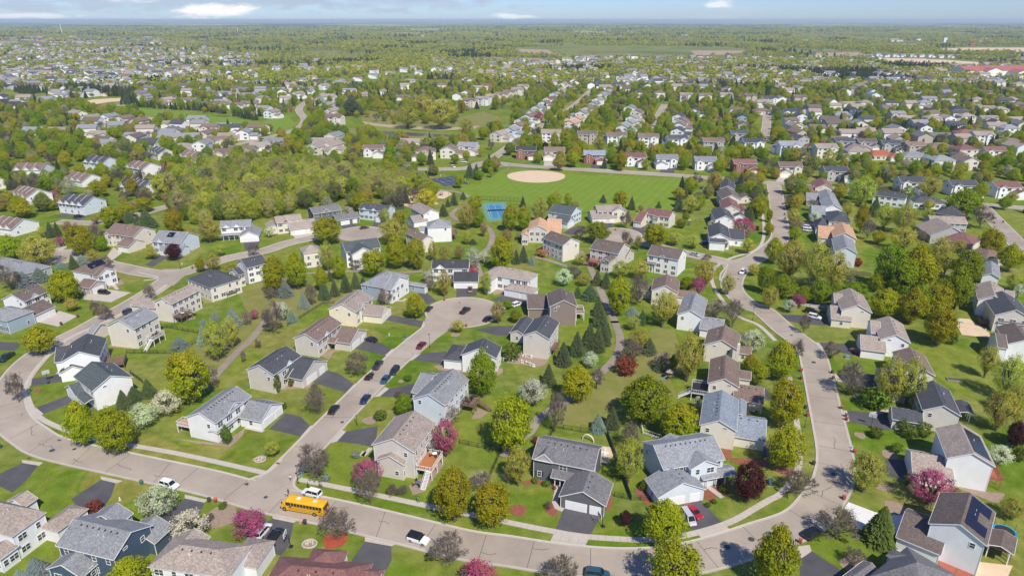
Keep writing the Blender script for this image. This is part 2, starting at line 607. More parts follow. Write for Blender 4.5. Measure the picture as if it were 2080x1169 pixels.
def smooth_line(pts, step=2.0, closed=False):
    pts = [Vector(p) for p in pts]
    out = []
    n = len(pts)
    for i in range(n - 1):
        p0 = pts[max(i - 1, 0)]
        p1, p2 = pts[i], pts[i + 1]
        p3 = pts[min(i + 2, n - 1)]
        k = max(1, int((p2 - p1).length / step))
        for j in range(k):
            t = j / k
            out.append(0.5 * ((2 * p1) + (p2 - p0) * t + (2 * p0 - 5 * p1 + 4 * p2 - p3) * t * t + (3 * p1 - p0 - 3 * p2 + p3) * t ** 3))
    out.append(pts[-1])
    # even spacing
    res, acc = [out[0]], 0.0
    for a, b in zip(out, out[1:]):
        d = (b - a).length
        while acc + d >= step:
            a = a + (b - a) * ((step - acc) / d)
            d = (b - a).length
            acc = 0.0
            res.append(a.copy())
        acc += d
    res.append(out[-1])
    return res


def offsets(line, w):
    L, Rr = [], []
    for i, p in enumerate(line):
        a, b = line[max(i - 1, 0)], line[min(i + 1, len(line) - 1)]
        d = (b - a).normalized()
        nrm = Vector((-d.y, d.x))
        L.append(p + nrm * w)
        Rr.append(p - nrm * w)
    return L, Rr


def near_line(p, line, d):
    dd = d * d
    return any((p.x - q.x) ** 2 + (p.y - q.y) ** 2 < dd for q in line)


ROADS = []      # (line, half width)


def road_data():
    s = lambda *a: px('s', *a)
    r = []
    # the long street: from the north-west, round the bend, along the near edge and up the east side
    A = px('a1', 1330, 745, 1200, 850, 1000, 975, 820, 1070, 640, 1170) + px('b1', 470, 350, 270, 470, 130, 620, 60, 790, 90, 950, 230, 1075) + \
        px('c1', 420, 195, 1000, 325, 1600, 455) + px('c2', 120, 590, 560, 680, 1070, 800, 1600, 930) + px('c3', 0, 975, 420, 1040, 850, 1075, 1250, 1060, 1600, 985, 1950, 870) + \
        px('c4', 330, 760, 490, 590, 575, 430, 590, 250, 545, 20) + px('b4', 505, 820, 450, 580, 390, 410, 200, 260, 30, 110) + px('a3', 1860, 985, 1740, 880, 1725, 790, 1790, 690, 1950, 590) + px('a4', 150, 490, 170, 400, 145, 200, 115, 30)
    r.append(('road', A, 4.45))
    r.append(('road', px('c1', 1960, 570) + px('c2', 110, 480, 220, 375, 390, 200) + px('b2', 560, 1000, 865, 692, 1145, 430, 1340, 270, 1480, 170), 4.3))
    r.append(('road', px('a3', 1800, 690, 1640, 640, 1450, 600, 1200, 545, 980, 480, 860, 440), 4.2))
    r.append(('road', px('a1', 480, 600, 620, 620, 900, 685, 1150, 735, 1330, 745, 1520, 690, 1750, 620, 2036, 560) + px('a2', 260, 500, 620, 425), 4.3))
    # park road and beyond
    r.append(('road', px('t2', 430, 1005, 740, 1000, 870, 965, 1100, 985, 1500, 1012, 2046, 1045) + px('t3', 550, 1085, 1020, 1130, 1450, 1170) + px('a4', 1240, 170, 1640, 205, 2036, 235, 2400, 270), 4.6))
    r.append(('road', px('t2', 870, 965, 980, 890, 1100, 800, 1270, 710, 1400, 620, 1500, 530, 1560, 470), 4.3))
    r.append(('road', px('a4', 1700, 215, 1860, 380, 2036, 560, 2300, 820), 4.8))
    r.append(('road', px('t3', 500, 830, 515, 760, 520, 690), 4.3))
    r.append(('road', px('t1', 1700, 790, 1780, 755, 1810, 710, 1775, 650, 1830, 600, 1950, 545), 4.3))
    r.append(('road', px('t1', 1000, 900, 1340, 870, 1700, 790), 4.0))
    r.append(('road', px('t2', 1840, 790, 1890, 690, 1930, 620), 4.0))
    r.append(('road', px('a1', 430, 340, 600, 350, 760, 345, 1000, 300, 1240, 235, 1400, 190), 4.0))
    return r


CULS = [px('b2', 1600, 120)[0] * 0 + gs(941, 633), G('a3', 850, 440), G('a2', 800, 430), G('a1', 460, 610), G('t3', 520, 685)]
CUL_R = [14.0, 12.0, 12.5, 11.0, 9.0]
rdata = road_data()
for nm, pts, hw in rdata:
    ROADS.append((smooth_line(pts, 2.0), hw))



def road_build():
    """kerb and gutter strips stop where another carriageway crosses"""
    cur = MB()
    for i, (line, hw) in enumerate(ROADS):
        i0, o0 = hw - 0.62, hw
        Li, Ri = offsets(line, i0)
        Lo, Ro = offsets(line, o0)
        for I, O in ((Li, Lo), (Ri, Ro)):
            ok = []
            for p in O:
                bad = any(j != i and near_line(p, l2, h2 - 0.5) for j, (l2, h2) in enumerate(ROADS)) or any((p - c).length < r - 0.5 for c, r in zip(CULS, CUL_R))
                ok.append(not bad)
            for k in range(len(O) - 1):
                if ok[k] and ok[k + 1]:
                    a, b, c, d = I[k], I[k + 1], O[k + 1], O[k]
                    m1, m2 = d.lerp(a, 0.3), c.lerp(b, 0.3)
                    z0, z1 = 0.11, 0.17
                    quads = [((a, z0), (b, z0), (m2, z0), (m1, z0)), ((m1, z0), (m2, z0), (c, z1), (d, z1)), ((d, z1), (c, z1), (c, 0), (d, 0))]
                    for q in quads:
                        mb_pts = [(p.x, p.y, zz) for p, zz in q]
                        if O is Lo:
                            mb_pts.reverse()
                        cur.poly(mb_pts)
    # rings round the turning circles
    for c, r in zip(CULS, CUL_R):
        n = 72
        for k in range(n):
            t0, t1 = 2 * math.pi * k / n, 2 * math.pi * (k + 1) / n
            pt = lambda rr, t: Vector((c.x + rr * math.cos(t), c.y + rr * math.sin(t)))
            if any(near_line(pt(r, t0), l2, h2 - 0.2) for l2, h2 in ROADS):
                continue
            a, b, m1, m2, o1, o2 = pt(r - 0.62, t0), pt(r - 0.62, t1), pt(r - 0.2, t0), pt(r - 0.2, t1), pt(r, t0), pt(r, t1)
            for q in (((a, .11), (m1, .11), (m2, .11), (b, .11)), ((m1, .11), (o1, .17), (o2, .17), (m2, .11)), ((o1, .17), (o1, 0), (o2, 0), (o2, .17))):
                cur.poly([(p.x, p.y, zz) for p, zz in q])
    kind(obj('kerb', cur.mesh('kerb', [M_CONC])), 'structure')
    first = None
    for i, (line, hw) in enumerate(ROADS):
        mb = MB()
        L, Rr = offsets(line, hw - 0.58)
        zz = 0.075 + 0.003 * i
        for k in range(len(line) - 1):
            mb.poly([(Rr[k].x, Rr[k].y, zz), (Rr[k + 1].x, Rr[k + 1].y, zz), (L[k + 1].x, L[k + 1].y, zz), (L[k].x, L[k].y, zz)])
        o = kind(obj('road', mb.mesh('road', [M_ROAD])), 'structure')
        # tarred joints straight across, and a few that wander
        cb = MB()
        k = 3
        rr = random.Random(i)
        if min(p.y for p in line) < 420:
            while k < len(line) - 2:
                a, b = L[k], Rr[min(len(line) - 1, k + rr.choice((0, 0, 1)))]
                if line[k].y < 420:
                    d = (b - a).normalized()
                    q = Vector((-d.y, d.x)) * 0.055
                    cb.poly([(p.x, p.y, zz + 0.012) for p in (a + q, a - q, b - q, b + q)][::1])
                    if rr.random() < 0.75:
                        p = line[k].lerp(L[k] if rr.random() < 0.5 else Rr[k], rr.random() * 0.8)
                        dirn = (line[min(k + 1, len(line) - 1)] - line[k]).normalized()
                        for _ in range(rr.randint(3, 9)):
                            an = rr.uniform(-0.7, 0.7)
                            dd = Vector((dirn.x * math.cos(an) - dirn.y * math.sin(an), dirn.x * math.sin(an) + dirn.y * math.cos(an)))
                            p2 = p + dd * rr.uniform(0.4, 1.1)
                            q = Vector((-dd.y, dd.x)) * 0.065
                            cb.poly([(w.x, w.y, zz + 0.016) for w in (p + q, p - q, p2 - q, p2 + q)])
                            p = p2
                k += rr.choice((4, 5, 6, 7))
            if cb.f:
                kind(obj('tar_seam', cb.mesh('tar_seam', [M_TAR]), o), 'stuff')
        first = first or o
    for c, r in zip(CULS, CUL_R):
        mb = MB()
        mb.disc(0, 0, r - 0.58, 0.1125, 64)
        kind(obj('turning_circle', mb.mesh('turning_circle', [M_ROAD]), None, (c.x, c.y, 0)), 'structure')
    return first


road_main = road_build()
Z_SHEET[0] = 0.118
# flares where side streets open into the long street
for pts in (px('c2', -60, 440, 20, 412, 62, 398, 112, 368, 200, 285, 270, 420, 120, 560, -60, 520), px('c2', 385, 338, 330, 385, 292, 430, 284, 475, 303, 505, 342, 527, 440, 552, 300, 640, 180, 560, 250, 350),
            px('a3', 1500, 590, 1560, 608, 1640, 660, 1665, 715, 1760, 730, 1890, 640, 1850, 600, 1700, 640),
            px('a1', 1190, 770, 1240, 790, 1230, 815, 1330, 830, 1480, 700, 1400, 700, 1250, 705),
            px('b2', 1130, 415, 1290, 250, 1295, 170, 1600, 240, 1480, 262, 1400, 320, 1240, 455)):
    sheet('road', pts, M_ROAD)

def corner_kerb(line):
    pts = smooth_line(line, .8)
    L, Rr = offsets(pts, .34)
    mb = MB()
    for i in range(len(pts) - 1):
        mb.solid([(w.x, w.y) for w in (Rr[i], Rr[i + 1], L[i + 1], L[i])], 0, .165)
    kind(obj('kerb', mb.mesh('kerb', [M_CONC])), 'structure')


corner_kerb(px('c2', -60, 434, 20, 406, 62, 392, 112, 362, 200, 280))
corner_kerb(px('c2', 390, 335, 335, 382, 297, 430, 290, 475, 310, 502, 348, 522, 445, 547))
corner_kerb(px('a3', 1630, 790, 1635, 745, 1668, 700, 1688, 672, 1650, 655, 1560, 625))
corner_kerb(px('a1', 1100, 790, 1185, 780, 1210, 765, 1170, 755, 1060, 728))

# ------------------------------------------------------------------ driveways, aprons, paths
Z_SHEET[0] = 0.0213
DRIVES = [
    ('c1', 'k', (-20, 395, 170, 305, 290, 322, 200, 440, 95, 530, -20, 470)),
    ('c1', 'k', (775, 432, 885, 457, 850, 560, 790, 650, 650, 700, 545, 580)),
    ('c1', 'k', (1415, 575, 1565, 607, 1520, 720, 1310, 800, 1230, 720)),
    ('c2', 'k', (130, 730, 287, 763, 250, 940, 190, 1010, -90, 930, -40, 820)),
    ('c2', 'k', (832, 905, 1035, 940, 1040, 1040, 985, 1150, 850, 1150, 710, 1085)),
    ('b2', 'k', (100, 1020, 225, 898, 340, 925, 415, 995, 342, 1078)),
    ('b2', 'k', (435, 665, 545, 572, 640, 600, 752, 677, 690, 742)),
    ('b2', 'k', (760, 405, 850, 335, 930, 350, 1040, 410, 988, 457)),
    ('b2', 'k', (980, 185, 1040, 150, 1282, 197, 1265, 242)),
    ('a2', 'k', (1240, 885, 1290, 868, 1382, 945, 1310, 977)),
    ('a2', 'k', (1535, 835, 1690, 835, 1690, 905, 1620, 915, 1535, 920)),
    ('a2', 'k', (1800, 940, 1920, 885, 2100, 925, 2060, 985)),
    ('b2', 'k', (1680, 262, 1780, 237, 1990, 230, 1945, 302, 1850, 306)),
    ('b2', 'k', (1202, 492, 1262, 447, 1460, 425, 1450, 525)),
    ('b2', 'k', (950, 770, 1020, 712, 1225, 668, 1215, 755, 1095, 778)),
    ('b2', 'k', (622, 1115, 690, 1040, 935, 995, 910, 1160, 760, 1130)),
    ('c3', 'k', (440, 635, 738, 670, 640, 852, 372, 812)),
    ('c3', 'k', (1330, 630, 1480, 585, 1652, 768, 1430, 822, 1370, 760)),
    ('c4', 'k', (975, 275, 1150, 285, 1200, 400, 1110, 432, 985, 400)),
    ('c4', 'w', (692, 603, 660, 650, 700, 720, 770, 800, 800, 830, 1020, 860, 1060, 935, 1120, 930, 1150, 650, 1100, 640, 1030, 700, 895, 680)), # 1030, 700, 1100, 640, 1150, 650, 1120, 930, 1060, 935, 1020, 860, 770, 800)),
    ('c4', 'k', (412, 978, 655, 1140, 700, 1240, 330, 1240, 312, 1030)),
    ('b4', 'k', (140, 145, 350, 150, 520, 165, 545, 230, 330, 217, 188, 182)),
    ('b4', 'k', (465, 360, 690, 370, 760, 410, 800, 475, 498, 402)),
    ('b4', 'k', (600, 600, 885, 605, 930, 715, 645, 662)),
    ('b4', 'k', (680, 880, 1010, 905, 1060, 1020, 990, 1032, 700, 962)),
    ('b1', 'k', (247, 637, 480, 598, 480, 657, 238, 692)),
    ('b1', 'k', (280, 855, 530, 760, 620, 760, 600, 800, 332, 907)),
    ('b1', 'k', (-20, 350, 172, 367, 110, 422, -20, 412)),
    ('a1', 'c', (640, 870, 760, 850, 1003, 882, 850, 955, 640, 935)),
    ('a1', 'c', (235, 1095, 410, 1010, 592, 1062, 445, 1142)),
    ('a1', 'k', (1112, 672, 1225, 595, 1300, 600, 1170, 685)),
    ('a1', 'c', (820, 600, 870, 535, 935, 580, 855, 640)),
    ('a1', 'k', (1860, 490, 2003, 475, 1960, 550, 1880, 560)),
    ('a1', 'k', (430, 300, 560, 255, 600, 270, 480, 312)), ('a1', 'k', (520, 310, 640, 275, 690, 285, 610, 330)),
    ('a1', 'c', (410, 550, 480, 515, 520, 530, 440, 580)),
    ('a2', 'c', (270, 430, 420, 405, 440, 480, 330, 492, 310, 480)),
    ('a2', 'k', (640, 362, 755, 345, 772, 385, 690, 415)),
    ('a2', 'k', (900, 345, 970, 335, 950, 385, 890, 385)),
    ('a2', 'k', (1165, 365, 1200, 355, 1230, 400, 1170, 392)),
    ('a3', 'k', (425, 425, 545, 365, 640, 385, 500, 445)),
    ('a3', 'k', (728, 345, 805, 350, 800, 400, 740, 395)),
    ('a3', 'k', (958, 372, 1090, 382, 1030, 445, 965, 430)),
    ('a3', 'k', (-20, 890, 60, 880, 150, 925, 60, 965, -20, 935)),
    ('b3', 'k', (1730, 280, 1800, 290, 1900, 330, 1830, 345)),
    ('b3', 'k', (1930, 760, 1960, 700, 2036, 760, 2040, 800, 1990, 800)),
    ('c3', 'k', (1960, 130, 2036, 150, 2060, 250, 1950, 260)),
    ('a4', 'k', (170, 140, 345, 130, 350, 160, 190, 162)),
    ('a4', 'k', (230, 350, 440, 335, 440, 420, 300, 425)),
    ('a4', 'k', (1090, 120, 1220, 110, 1225, 145, 1130, 145)),
    ('t2', 'c', (1215, 960, 1300, 960, 1290, 985, 1210, 985)), ('t2', 'k', (1500, 975, 1570, 975, 1560, 1000, 1490, 995)),
    ('t2', 'k', (1910, 1000, 1990, 1000, 1985, 1030, 1900, 1025)),
    ('t3', 'c', (580, 1055, 640, 1055, 640, 1080, 575, 1080)),
]
DM = dict(k=M_ASPH, c=M_CONC, w=M_WCONC)
for p, k, xy in DRIVES:
    sheet('driveway', px(p, *xy), DM[k])
# concrete aprons at the kerb, laid as slabs
Z_SHEET[0] = 0.06
slab_mb = MB()
slab_mb.box(-0.5, 0.5, -0.5, 0.5, 0, 0.1)
SLAB = slab_mb.mesh('slab', [M_CONC])


def quad_slabs(name, q, n, m, z=0.055, mat=M_CONC):
    root = kind(obj(name, None), 'structure')
    c = sum((Vector(p) for p in q), Vector((0, 0))) / 4
    root.location = (c.x, c.y, 0)
    a, b, cc, d = [Vector(p) for p in q]
    for i in range(n):
        for j in range(m):
            f = lambda u, v: (a.lerp(b, u)).lerp(d.lerp(cc, u), v)
            g = 0.012
            pts = [f((i + g) / n, (j + g) / m), f((i + 1 - g) / n, (j + g) / m), f((i + 1 - g) / n, (j + 1 - g) / m), f((i + g) / n, (j + 1 - g) / m)]
            mb = MB()
            mb.solid([(w.x - c.x, w.y - c.y) for w in pts], 0, z + random.uniform(-.004, .004))
            obj('slab', mb.mesh('slab', [mat]), root)
    return root


APR = [('c3', (372, 815, 640, 852, 586, 965, 318, 925), 4, 3), ('c3', (1430, 822, 1652, 768, 1775, 862, 1540, 930), 4, 3),
       ('c1', (165, 280, 330, 300, 300, 325, 172, 303), 3, 1), ('c1', (770, 405, 940, 440, 890, 460, 775, 432), 3, 1), ('c1', (1415, 545, 1590, 585, 1565, 608, 1415, 575), 3, 1),
       ('c2', (120, 700, 320, 740, 287, 763, 130, 730), 4, 1), ('c2', (835, 870, 1090, 915, 1036, 940, 832, 903), 4, 1),
       ('b2', (342, 1078, 415, 995, 470, 990, 385, 1095), 3, 1), ('b2', (690, 742, 752, 677, 790, 675, 720, 755), 3, 1), ('b2', (988, 457, 1040, 410, 1070, 410, 1020, 470), 3, 1),
       ('b2', (1265, 242, 1282, 197, 1325, 200, 1290, 250), 3, 1), ('b2', (1202, 492, 1262, 447, 1230, 450, 1160, 505), 3, 1), ('b2', (950, 770, 1020, 712, 985, 700, 905, 775), 3, 1), ('b2', (622, 1115, 690, 1040, 660, 1030, 560, 1130), 3, 1),
       ('c4', (290, 945, 330, 1035, 410, 980, 395, 930), 3, 1), ('b1', (130, 910, 280, 860, 335, 905, 180, 985), 3, 2), ('b1', (160, 650, 245, 640, 238, 690, 130, 690), 2, 2),
       ('b4', (90, 140, 140, 145, 190, 182, 175, 180), 3, 1), ('b4', (420, 355, 465, 360, 498, 402, 480, 412), 3, 1), ('b4', (580, 600, 600, 600, 645, 662, 600, 655), 3, 1), ('b4', (640, 875, 680, 880, 700, 962, 660, 965), 3, 1),
       ('b1', (590, 285, 720, 225, 760, 230, 640, 300), 3, 1), ('b1', (930, 90, 1040, 40, 1080, 60, 980, 110), 3, 1)]
for p, xy, n, m in APR:
    quad_slabs('apron', px(p, *xy), n, m)


def slab_walk(line, w=1.5, step=1.5, cut=None):
    root = kind(obj('sidewalk', None), 'structure')
    root.location = (line[0].x, line[0].y, 0)
    pts = smooth_line(line, step)
    for a, b in zip(pts, pts[1:]):
        if (b - a).length < step * 0.5:
            continue
        m = (a + b) / 2
        if cut and cut(m):
            continue
        d = b - a
        obj('slab', SLAB, root, (m.x - line[0].x, m.y - line[0].y, random.uniform(-.006, .003)), math.atan2(d.y, d.x), None, ((b - a).length - 0.035, w, 1))
    return root


slab_walk(px('b1', 1330, -120, 1080, 55, 850, 180, 560, 310, 430, 405, 290, 550, 205, 690, 225, 820, 300, 930, 480, 1020, 700, 1095, 940, 1135) + px('c1', 1400, 240, 2050, 385))
slab_walk(px('c2', 330, 430, 780, 520, 1350, 640, 2036, 780) + px('c3', 370, 830, 600, 868, 1100, 892, 1400, 850, 1700, 760, 1900, 650, 2030, 575) + px('c4', 150, 560, 250, 450, 310, 330, 315, 150, 290, -40) + px('b4', 275, 870, 250, 720, 240, 620))
slab_walk(px('b4', 130, 345, 0, 225) + px('a3', 1760, 1060, 1640, 930, 1570, 800, 1580, 710, 1650, 650, 1740, 610, 1900, 560, 1960, 480, 1965, 350, 1935, 180, 1915, 40))


def strip(name, line, w, mat, zz=0.05, k='structure'):
    pts = smooth_line(line, 2.0)
    L, Rr = offsets(pts, w / 2)
    mb = MB()
    for i in range(len(pts) - 1):
        mb.poly([(Rr[i].x, Rr[i].y, zz), (Rr[i + 1].x, Rr[i + 1].y, zz), (L[i + 1].x, L[i + 1].y, zz), (L[i].x, L[i].y, zz)])
    return kind(obj(name, mb.mesh(name, [mat])), k)


strip('path', px('b2', 180, 50, -30, 330) + px('b1', 1850, 400, 1680, 580, 1560, 720), 2.6, M_PATH, 0.0925)
strip('path', px('a2', 120, 900, 260, 760, 700, 720, 1000, 735, 1280, 720), 2.2, M_PATH, 0.0952)
strip('path', px('a2', 1340, 95, 1480, 105, 1580, 125, 1650, 165, 1630, 205, 1530, 250, 1500, 290, 1560, 330, 1700, 350, 1780, 390, 1810, 450, 1790, 530, 1720, 590, 1690, 650, 1720, 760), 2.8, M_PATH, 0.0985)
strip('path', px('a3', 560, 560, 640, 700, 700, 830, 740, 920, 790, 1020, 830, 1120) + px('b3', 820, 190, 860, 300, 862, 390, 820, 490, 730, 580, 620, 680, 480, 790, 350, 870, 240, 940, 170, 1050) + px('c3', 60, 150, -20, 260), 2.7, M_PATH, 0.1015)
strip('path', px('a3', 210, 610, 330, 640, 480, 690), 2.4, M_PATH, 0.1045)
strip('sidewalk', px('t2', 760, 1025, 1000, 985, 1500, 1003, 2046, 1036), 1.8, M_CONC, 0.05)
strip('sidewalk', px('b2', 1420, 980, 1400, 1100), 1.2, M_CONC, 0.05)
for p, xy, w in (('c3', (1530, 480, 1650, 570), 1.3), ('c3', (395, 480, 365, 640, 430, 665), 1.3), ('b1', (480, 560, 440, 600), 1.2), ('c2', (830, 215, 800, 270, 880, 190), 1.2), ('a1', (850, 800, 900, 860), 1.3),
                 ('b4', (870, 905, 1000, 880), 1.4), ('c4', (1050, 930, 1090, 1010, 1400, 1169), 1.2), ('b1', (1880, 1010, 2020, 1040), 1.2), ('a2', (1060, 940, 1120, 950, 1150, 930), 1.2)):
    strip('garden_path', px(p, *xy), w, M_CONC, 0.0901 + w * .0001)

# ------------------------------------------------------------------ patches of other ground
Z_SHEET[0] = 0.0117
sheet('park_lawn', px('t2', 830, 1090, 990, 1000, 1100, 1000, 1390, 1035, 2040, 1060) + px('a3', 1330, 110, 1260, 250, 1000, 280, 560, 260, 200, 215, 60, 200) + px('a2', 1600, 190, 1560, 60), M_LAWN)
c_in = gs(1089, 357)
mb = MB()
n = 48
pts = []
for i in range(n):
    t = 2 * math.pi * i / n
    pts.append((c_in.x + 20 * math.cos(t), c_in.y + 21.5 * math.sin(t) * (1.0 if math.sin(t) < 0 else 0.8)))
Z_SHEET[0] = 0.0311
sheet('infield', pts, M_SAND)
sheet('striped_lawn', px('t1', 1560, 720, 1700, 680, 1760, 740, 1700, 780, 1620, 775), M_LAWN)
sheet('meadow', px('t1', 790, 640, 1050, 665, 1350, 700, 1530, 720, 1400, 760, 1150, 710, 850, 680), M_LAWN)
sheet('meadow', px('t1', 640, 610, 740, 600, 750, 625, 660, 625), M_LAWN)
sheet('verge', px('t1', 0, 545, 230, 560, 380, 600, 740, 590, 740, 610, 540, 640, 300, 600, 0, 570), M_STRAW)
sheet('bank', px('t2', 140, 640, 290, 650, 640, 720, 850, 660, 950, 700, 830, 760, 480, 760, 240, 740, 130, 720), M_STRAW)
M_TAN = surf_mat('dry_reed_bank', (0.44, 0.36, 0.23), (0.36, 0.30, 0.17), 0.3)
sheet('dry_bank', px('t2', 130, 720, 250, 738, 480, 752, 700, 755, 830, 748, 800, 765, 600, 775, 350, 762, 160, 742), M_TAN)
sheet('pond_bank', px('t2', 20, 760, 300, 770, 600, 790, 820, 800, 800, 820, 640, 825, 300, 815, 60, 790), M_STRAW)
w_m, wnn, wll, wb = new_mat('pond_water')
wb.inputs['Base Color'].default_value = (0.09, 0.085, 0.06, 1)
wb.inputs['Roughness'].default_value = 0.35
wb.inputs['Specular IOR Level'].default_value = 0.25
wt = tex_noise(wnn, wll, 1.5, 3)
bump(wnn, wll, wt.outputs['Fac'], 0.15, 0.05, wb)
sheet('pond_water', px('t2', 150, 775, 350, 783, 560, 795, 730, 805, 600, 815, 380, 805, 180, 792), w_m)
sheet('pond_water', px('a2', 1060, 180, 1130, 185, 1140, 245, 1060, 250), w_m)
sheet('common', px('b3', 850, 500, 1080, 480, 1100, 250, 1280, 260, 1330, 420, 1230, 600, 1300, 760, 900, 780, 650, 960, 380, 1000, 470, 800, 700, 620), M_STRAW)
sheet('common', px('b1', 1480, 380, 1700, 300, 2036, 30, 2100, 40, 1900, 300, 1690, 540, 1500, 500), M_STRAW)
sheet('common', px('a2', -150, 860, 60, 800, 200, 780, 560, 900, 500, 980, 250, 1130, 60, 1150, -90, 1169, -60, 1050), M_STRAW)
sheet('common', px('a2', 1050, 120, 1200, 110, 1400, 200, 1260, 260, 1060, 190), M_SAND)
sheet('playground', px('a2', 1370, 115, 1460, 100, 1500, 130, 1440, 165, 1380, 160), M_SAND)
for xy in ((1050, 292, 1480, 272, 2100, 276, 2100, 325, 1600, 330, 1100, 320), ):
    sheet('field', px('t2', *xy), M_FIELD)
sheet('field', px('t3', 0, 290, 300, 295, 450, 305, 250, 325, 0, 330), M_FIELD)
sheet('field', px('t3', 1550, 290, 1700, 284, 2046, 283, 2300, 290, 2300, 310, 1900, 308, 1600, 310), M_SAND)
sheet('field', px('t3', 1250, 260, 1400, 262, 1390, 278, 1240, 275), M_FIELD)
sheet('field', px('t3', 760, 315, 1060, 310, 1120, 330, 900, 335), M_FIELD)
sheet('field', px('t2', 640, 355, 900, 345, 1250, 350, 1230, 362, 800, 360), M_FIELD)
sheet('bare_ground', px('t3', 1210, 345, 1500, 350, 1780, 370, 1780, 400, 1450, 385, 1200, 372), M_SAND)
sheet('field', px('t1', 1840, 305, 2000, 302, 2010, 330, 1850, 325), M_STRAW)
sheet('field', px('t2', 430, 180, 580, 178, 580, 188, 430, 190), M_FIELD)
sheet('bare_ground', px('t1', 500, 600, 560, 590, 740, 580, 740, 600, 650, 605, 560, 620), M_SAND)
Z_SHEET[0] = 0.0509


def lumpy(cx, cy, rx, ry, seed=0, n=28):
    r_ = random.Random(seed)
    ph = [r_.uniform(0, 6.28) for _ in range(3)]
    return [(cx + rx * (1 + .07 * math.sin(3 * t + ph[0]) + .05 * math.sin(5 * t + ph[1])) * math.cos(t), cy + ry * (1 + .07 * math.sin(3 * t + ph[0]) + .05 * math.sin(5 * t + ph[1])) * math.sin(t)) for t in [2 * math.pi * i / n for i in range(n)]]


def bed(p, x, y, r, mat, seed=1, ry=None):
    c = G(p, x, y)
    return sheet('planting_bed', lumpy(c.x, c.y, r, ry or r, seed), mat)


bed('c2', 605, 892, 2.5, M_REDBED)
bed('c3', 85, 665, 1.9, M_MULCH, 2)
bed('b1', 285, 728, 1.0, M_MULCH, 3)
bed('c2', 410, 920, 1.5, M_ROCKBED, 4)
bed('c1', 1990, 275, 1.6, M_ROCKBED, 5)
bed('b2', 870, 955, 1.9, M_ROCKBED, 6)
bed('b2', 1525, 300, 1.6, M_ROCKBED, 7)
bed('b2', 1110, 655, 0.9, M_ROCKBED, 8)
bed('c1', 1690, 715, 3.6, M_ROCKBED, 9)
bed('c4', 1010, 240, 2.0, M_ROCKBED, 10)
bed('c4', 960, 492, 1.9, M_ROCKBED, 11, 1.2)
bed('c4', 1050, 650, 2.4, M_ROCKBED, 12)
bed('b4', 730, 770, 1.1, M_ROCKBED, 13)
bed('b4', 780, 1070, 1.4, M_ROCKBED, 14)
bed('c4', 770, 1100, 3.2, M_ROCKBED, 15)
bed('a4', 480, 990, 4.0, M_ROCKBED, 16)
for p, xy, m in (('c3', (120, 450, 190, 425, 270, 440, 420, 480, 400, 560, 380, 720, 290, 680, 300, 640, 370, 560, 330, 480, 250, 470, 130, 470), M_MULCH),
                 ('c3', (775, 560, 812, 548, 792, 660, 745, 672), M_MULCH), ('c3', (980, 500, 1060, 500, 1110, 560, 1110, 640, 1060, 620, 985, 540), M_MULCH),
                 ('c3', (1500, 570, 1495, 490, 1540, 490, 1605, 565, 1560, 600), M_MULCH), ('c3', (1570, 490, 1665, 425, 1728, 475, 1700, 540, 1645, 562), M_MULCH),
                 ('c3', (1630, 200, 1720, 200, 1720, 260, 1690, 280, 1630, 250), M_MULCH), ('c3', (1715, 265, 1950, 270, 2040, 320, 1950, 330, 1715, 300), M_MULCH),
                 ('c3', (400, 130, 430, 115, 640, 160, 800, 185, 822, 232, 770, 307, 700, 302, 700, 180), M_SAND),
                 ('c4', (1395, 990, 1530, 1060, 1500, 1169, 1380, 1080), M_BRICK), ('c4', (1540, 1080, 1640, 1140, 1620, 1200, 1500, 1169), M_BRICK),
                 ('c4', (1690, 1060, 1950, 1090, 1900, 1200, 1650, 1200), M_SAND), ('c4', (1500, 450, 1700, 520, 1890, 540, 1860, 610, 1780, 600, 1640, 540, 1510, 490), M_ROCKBED),
                 ('c4', (40, 330, 100, 345, 270, 350, 250, 410, 210, 400), M_MULCH),
                 ('b2', (490, 460, 640, 395, 740, 400, 600, 430, 560, 490), M_ROCKBED), ('b2', (180, 720, 300, 660, 430, 670, 420, 705, 200, 720), M_ROCKBED),
                 ('b2', (1360, 545, 1440, 520, 1700, 560, 1890, 560, 1890, 590, 1840, 620, 1500, 580, 1400, 570), M_ROCKBED),
                 ('b3', (100, 440, 180, 450, 320, 500, 290, 530, 230, 545, 0, 515, 0, 480), M_ROCKBED), ('b2', (1700, 860, 1780, 895, 1720, 940, 1650, 945), M_ROCKBED),
                 ('c2', (1170, 480, 1330, 380, 1430, 270, 1440, 320, 1290, 520, 1200, 550), M_ROCKBED), ('b1', (830, 390, 870, 350, 1010, 390, 1060, 395, 1120, 365, 1100, 385, 1030, 410), M_ROCKBED),
                 ('b1', (1350, 1095, 1480, 1110, 1650, 1130, 1760, 1100, 1880, 1010, 1860, 1070, 1760, 1160, 1480, 1125), M_ROCKBED),
                 ('a1', (1520, 910, 1640, 935, 1820, 840, 1850, 850, 1650, 955), M_MULCH), ('a1', (1310, 1010, 1480, 1060, 1500, 1080, 1400, 1100), M_ROCKBED),
                 ('a1', (820, 800, 930, 780, 950, 815, 830, 850), M_ROCKBED), ('b4', (1490, 170, 1620, 180, 1830, 330, 1560, 300), M_SAND),
                 ('a2', (1790, 840, 1920, 830, 1900, 885, 1820, 900), M_ROCKBED)):
    sheet('planting_bed' if m is not M_SAND else 'play_sand', px(p, *xy), m)

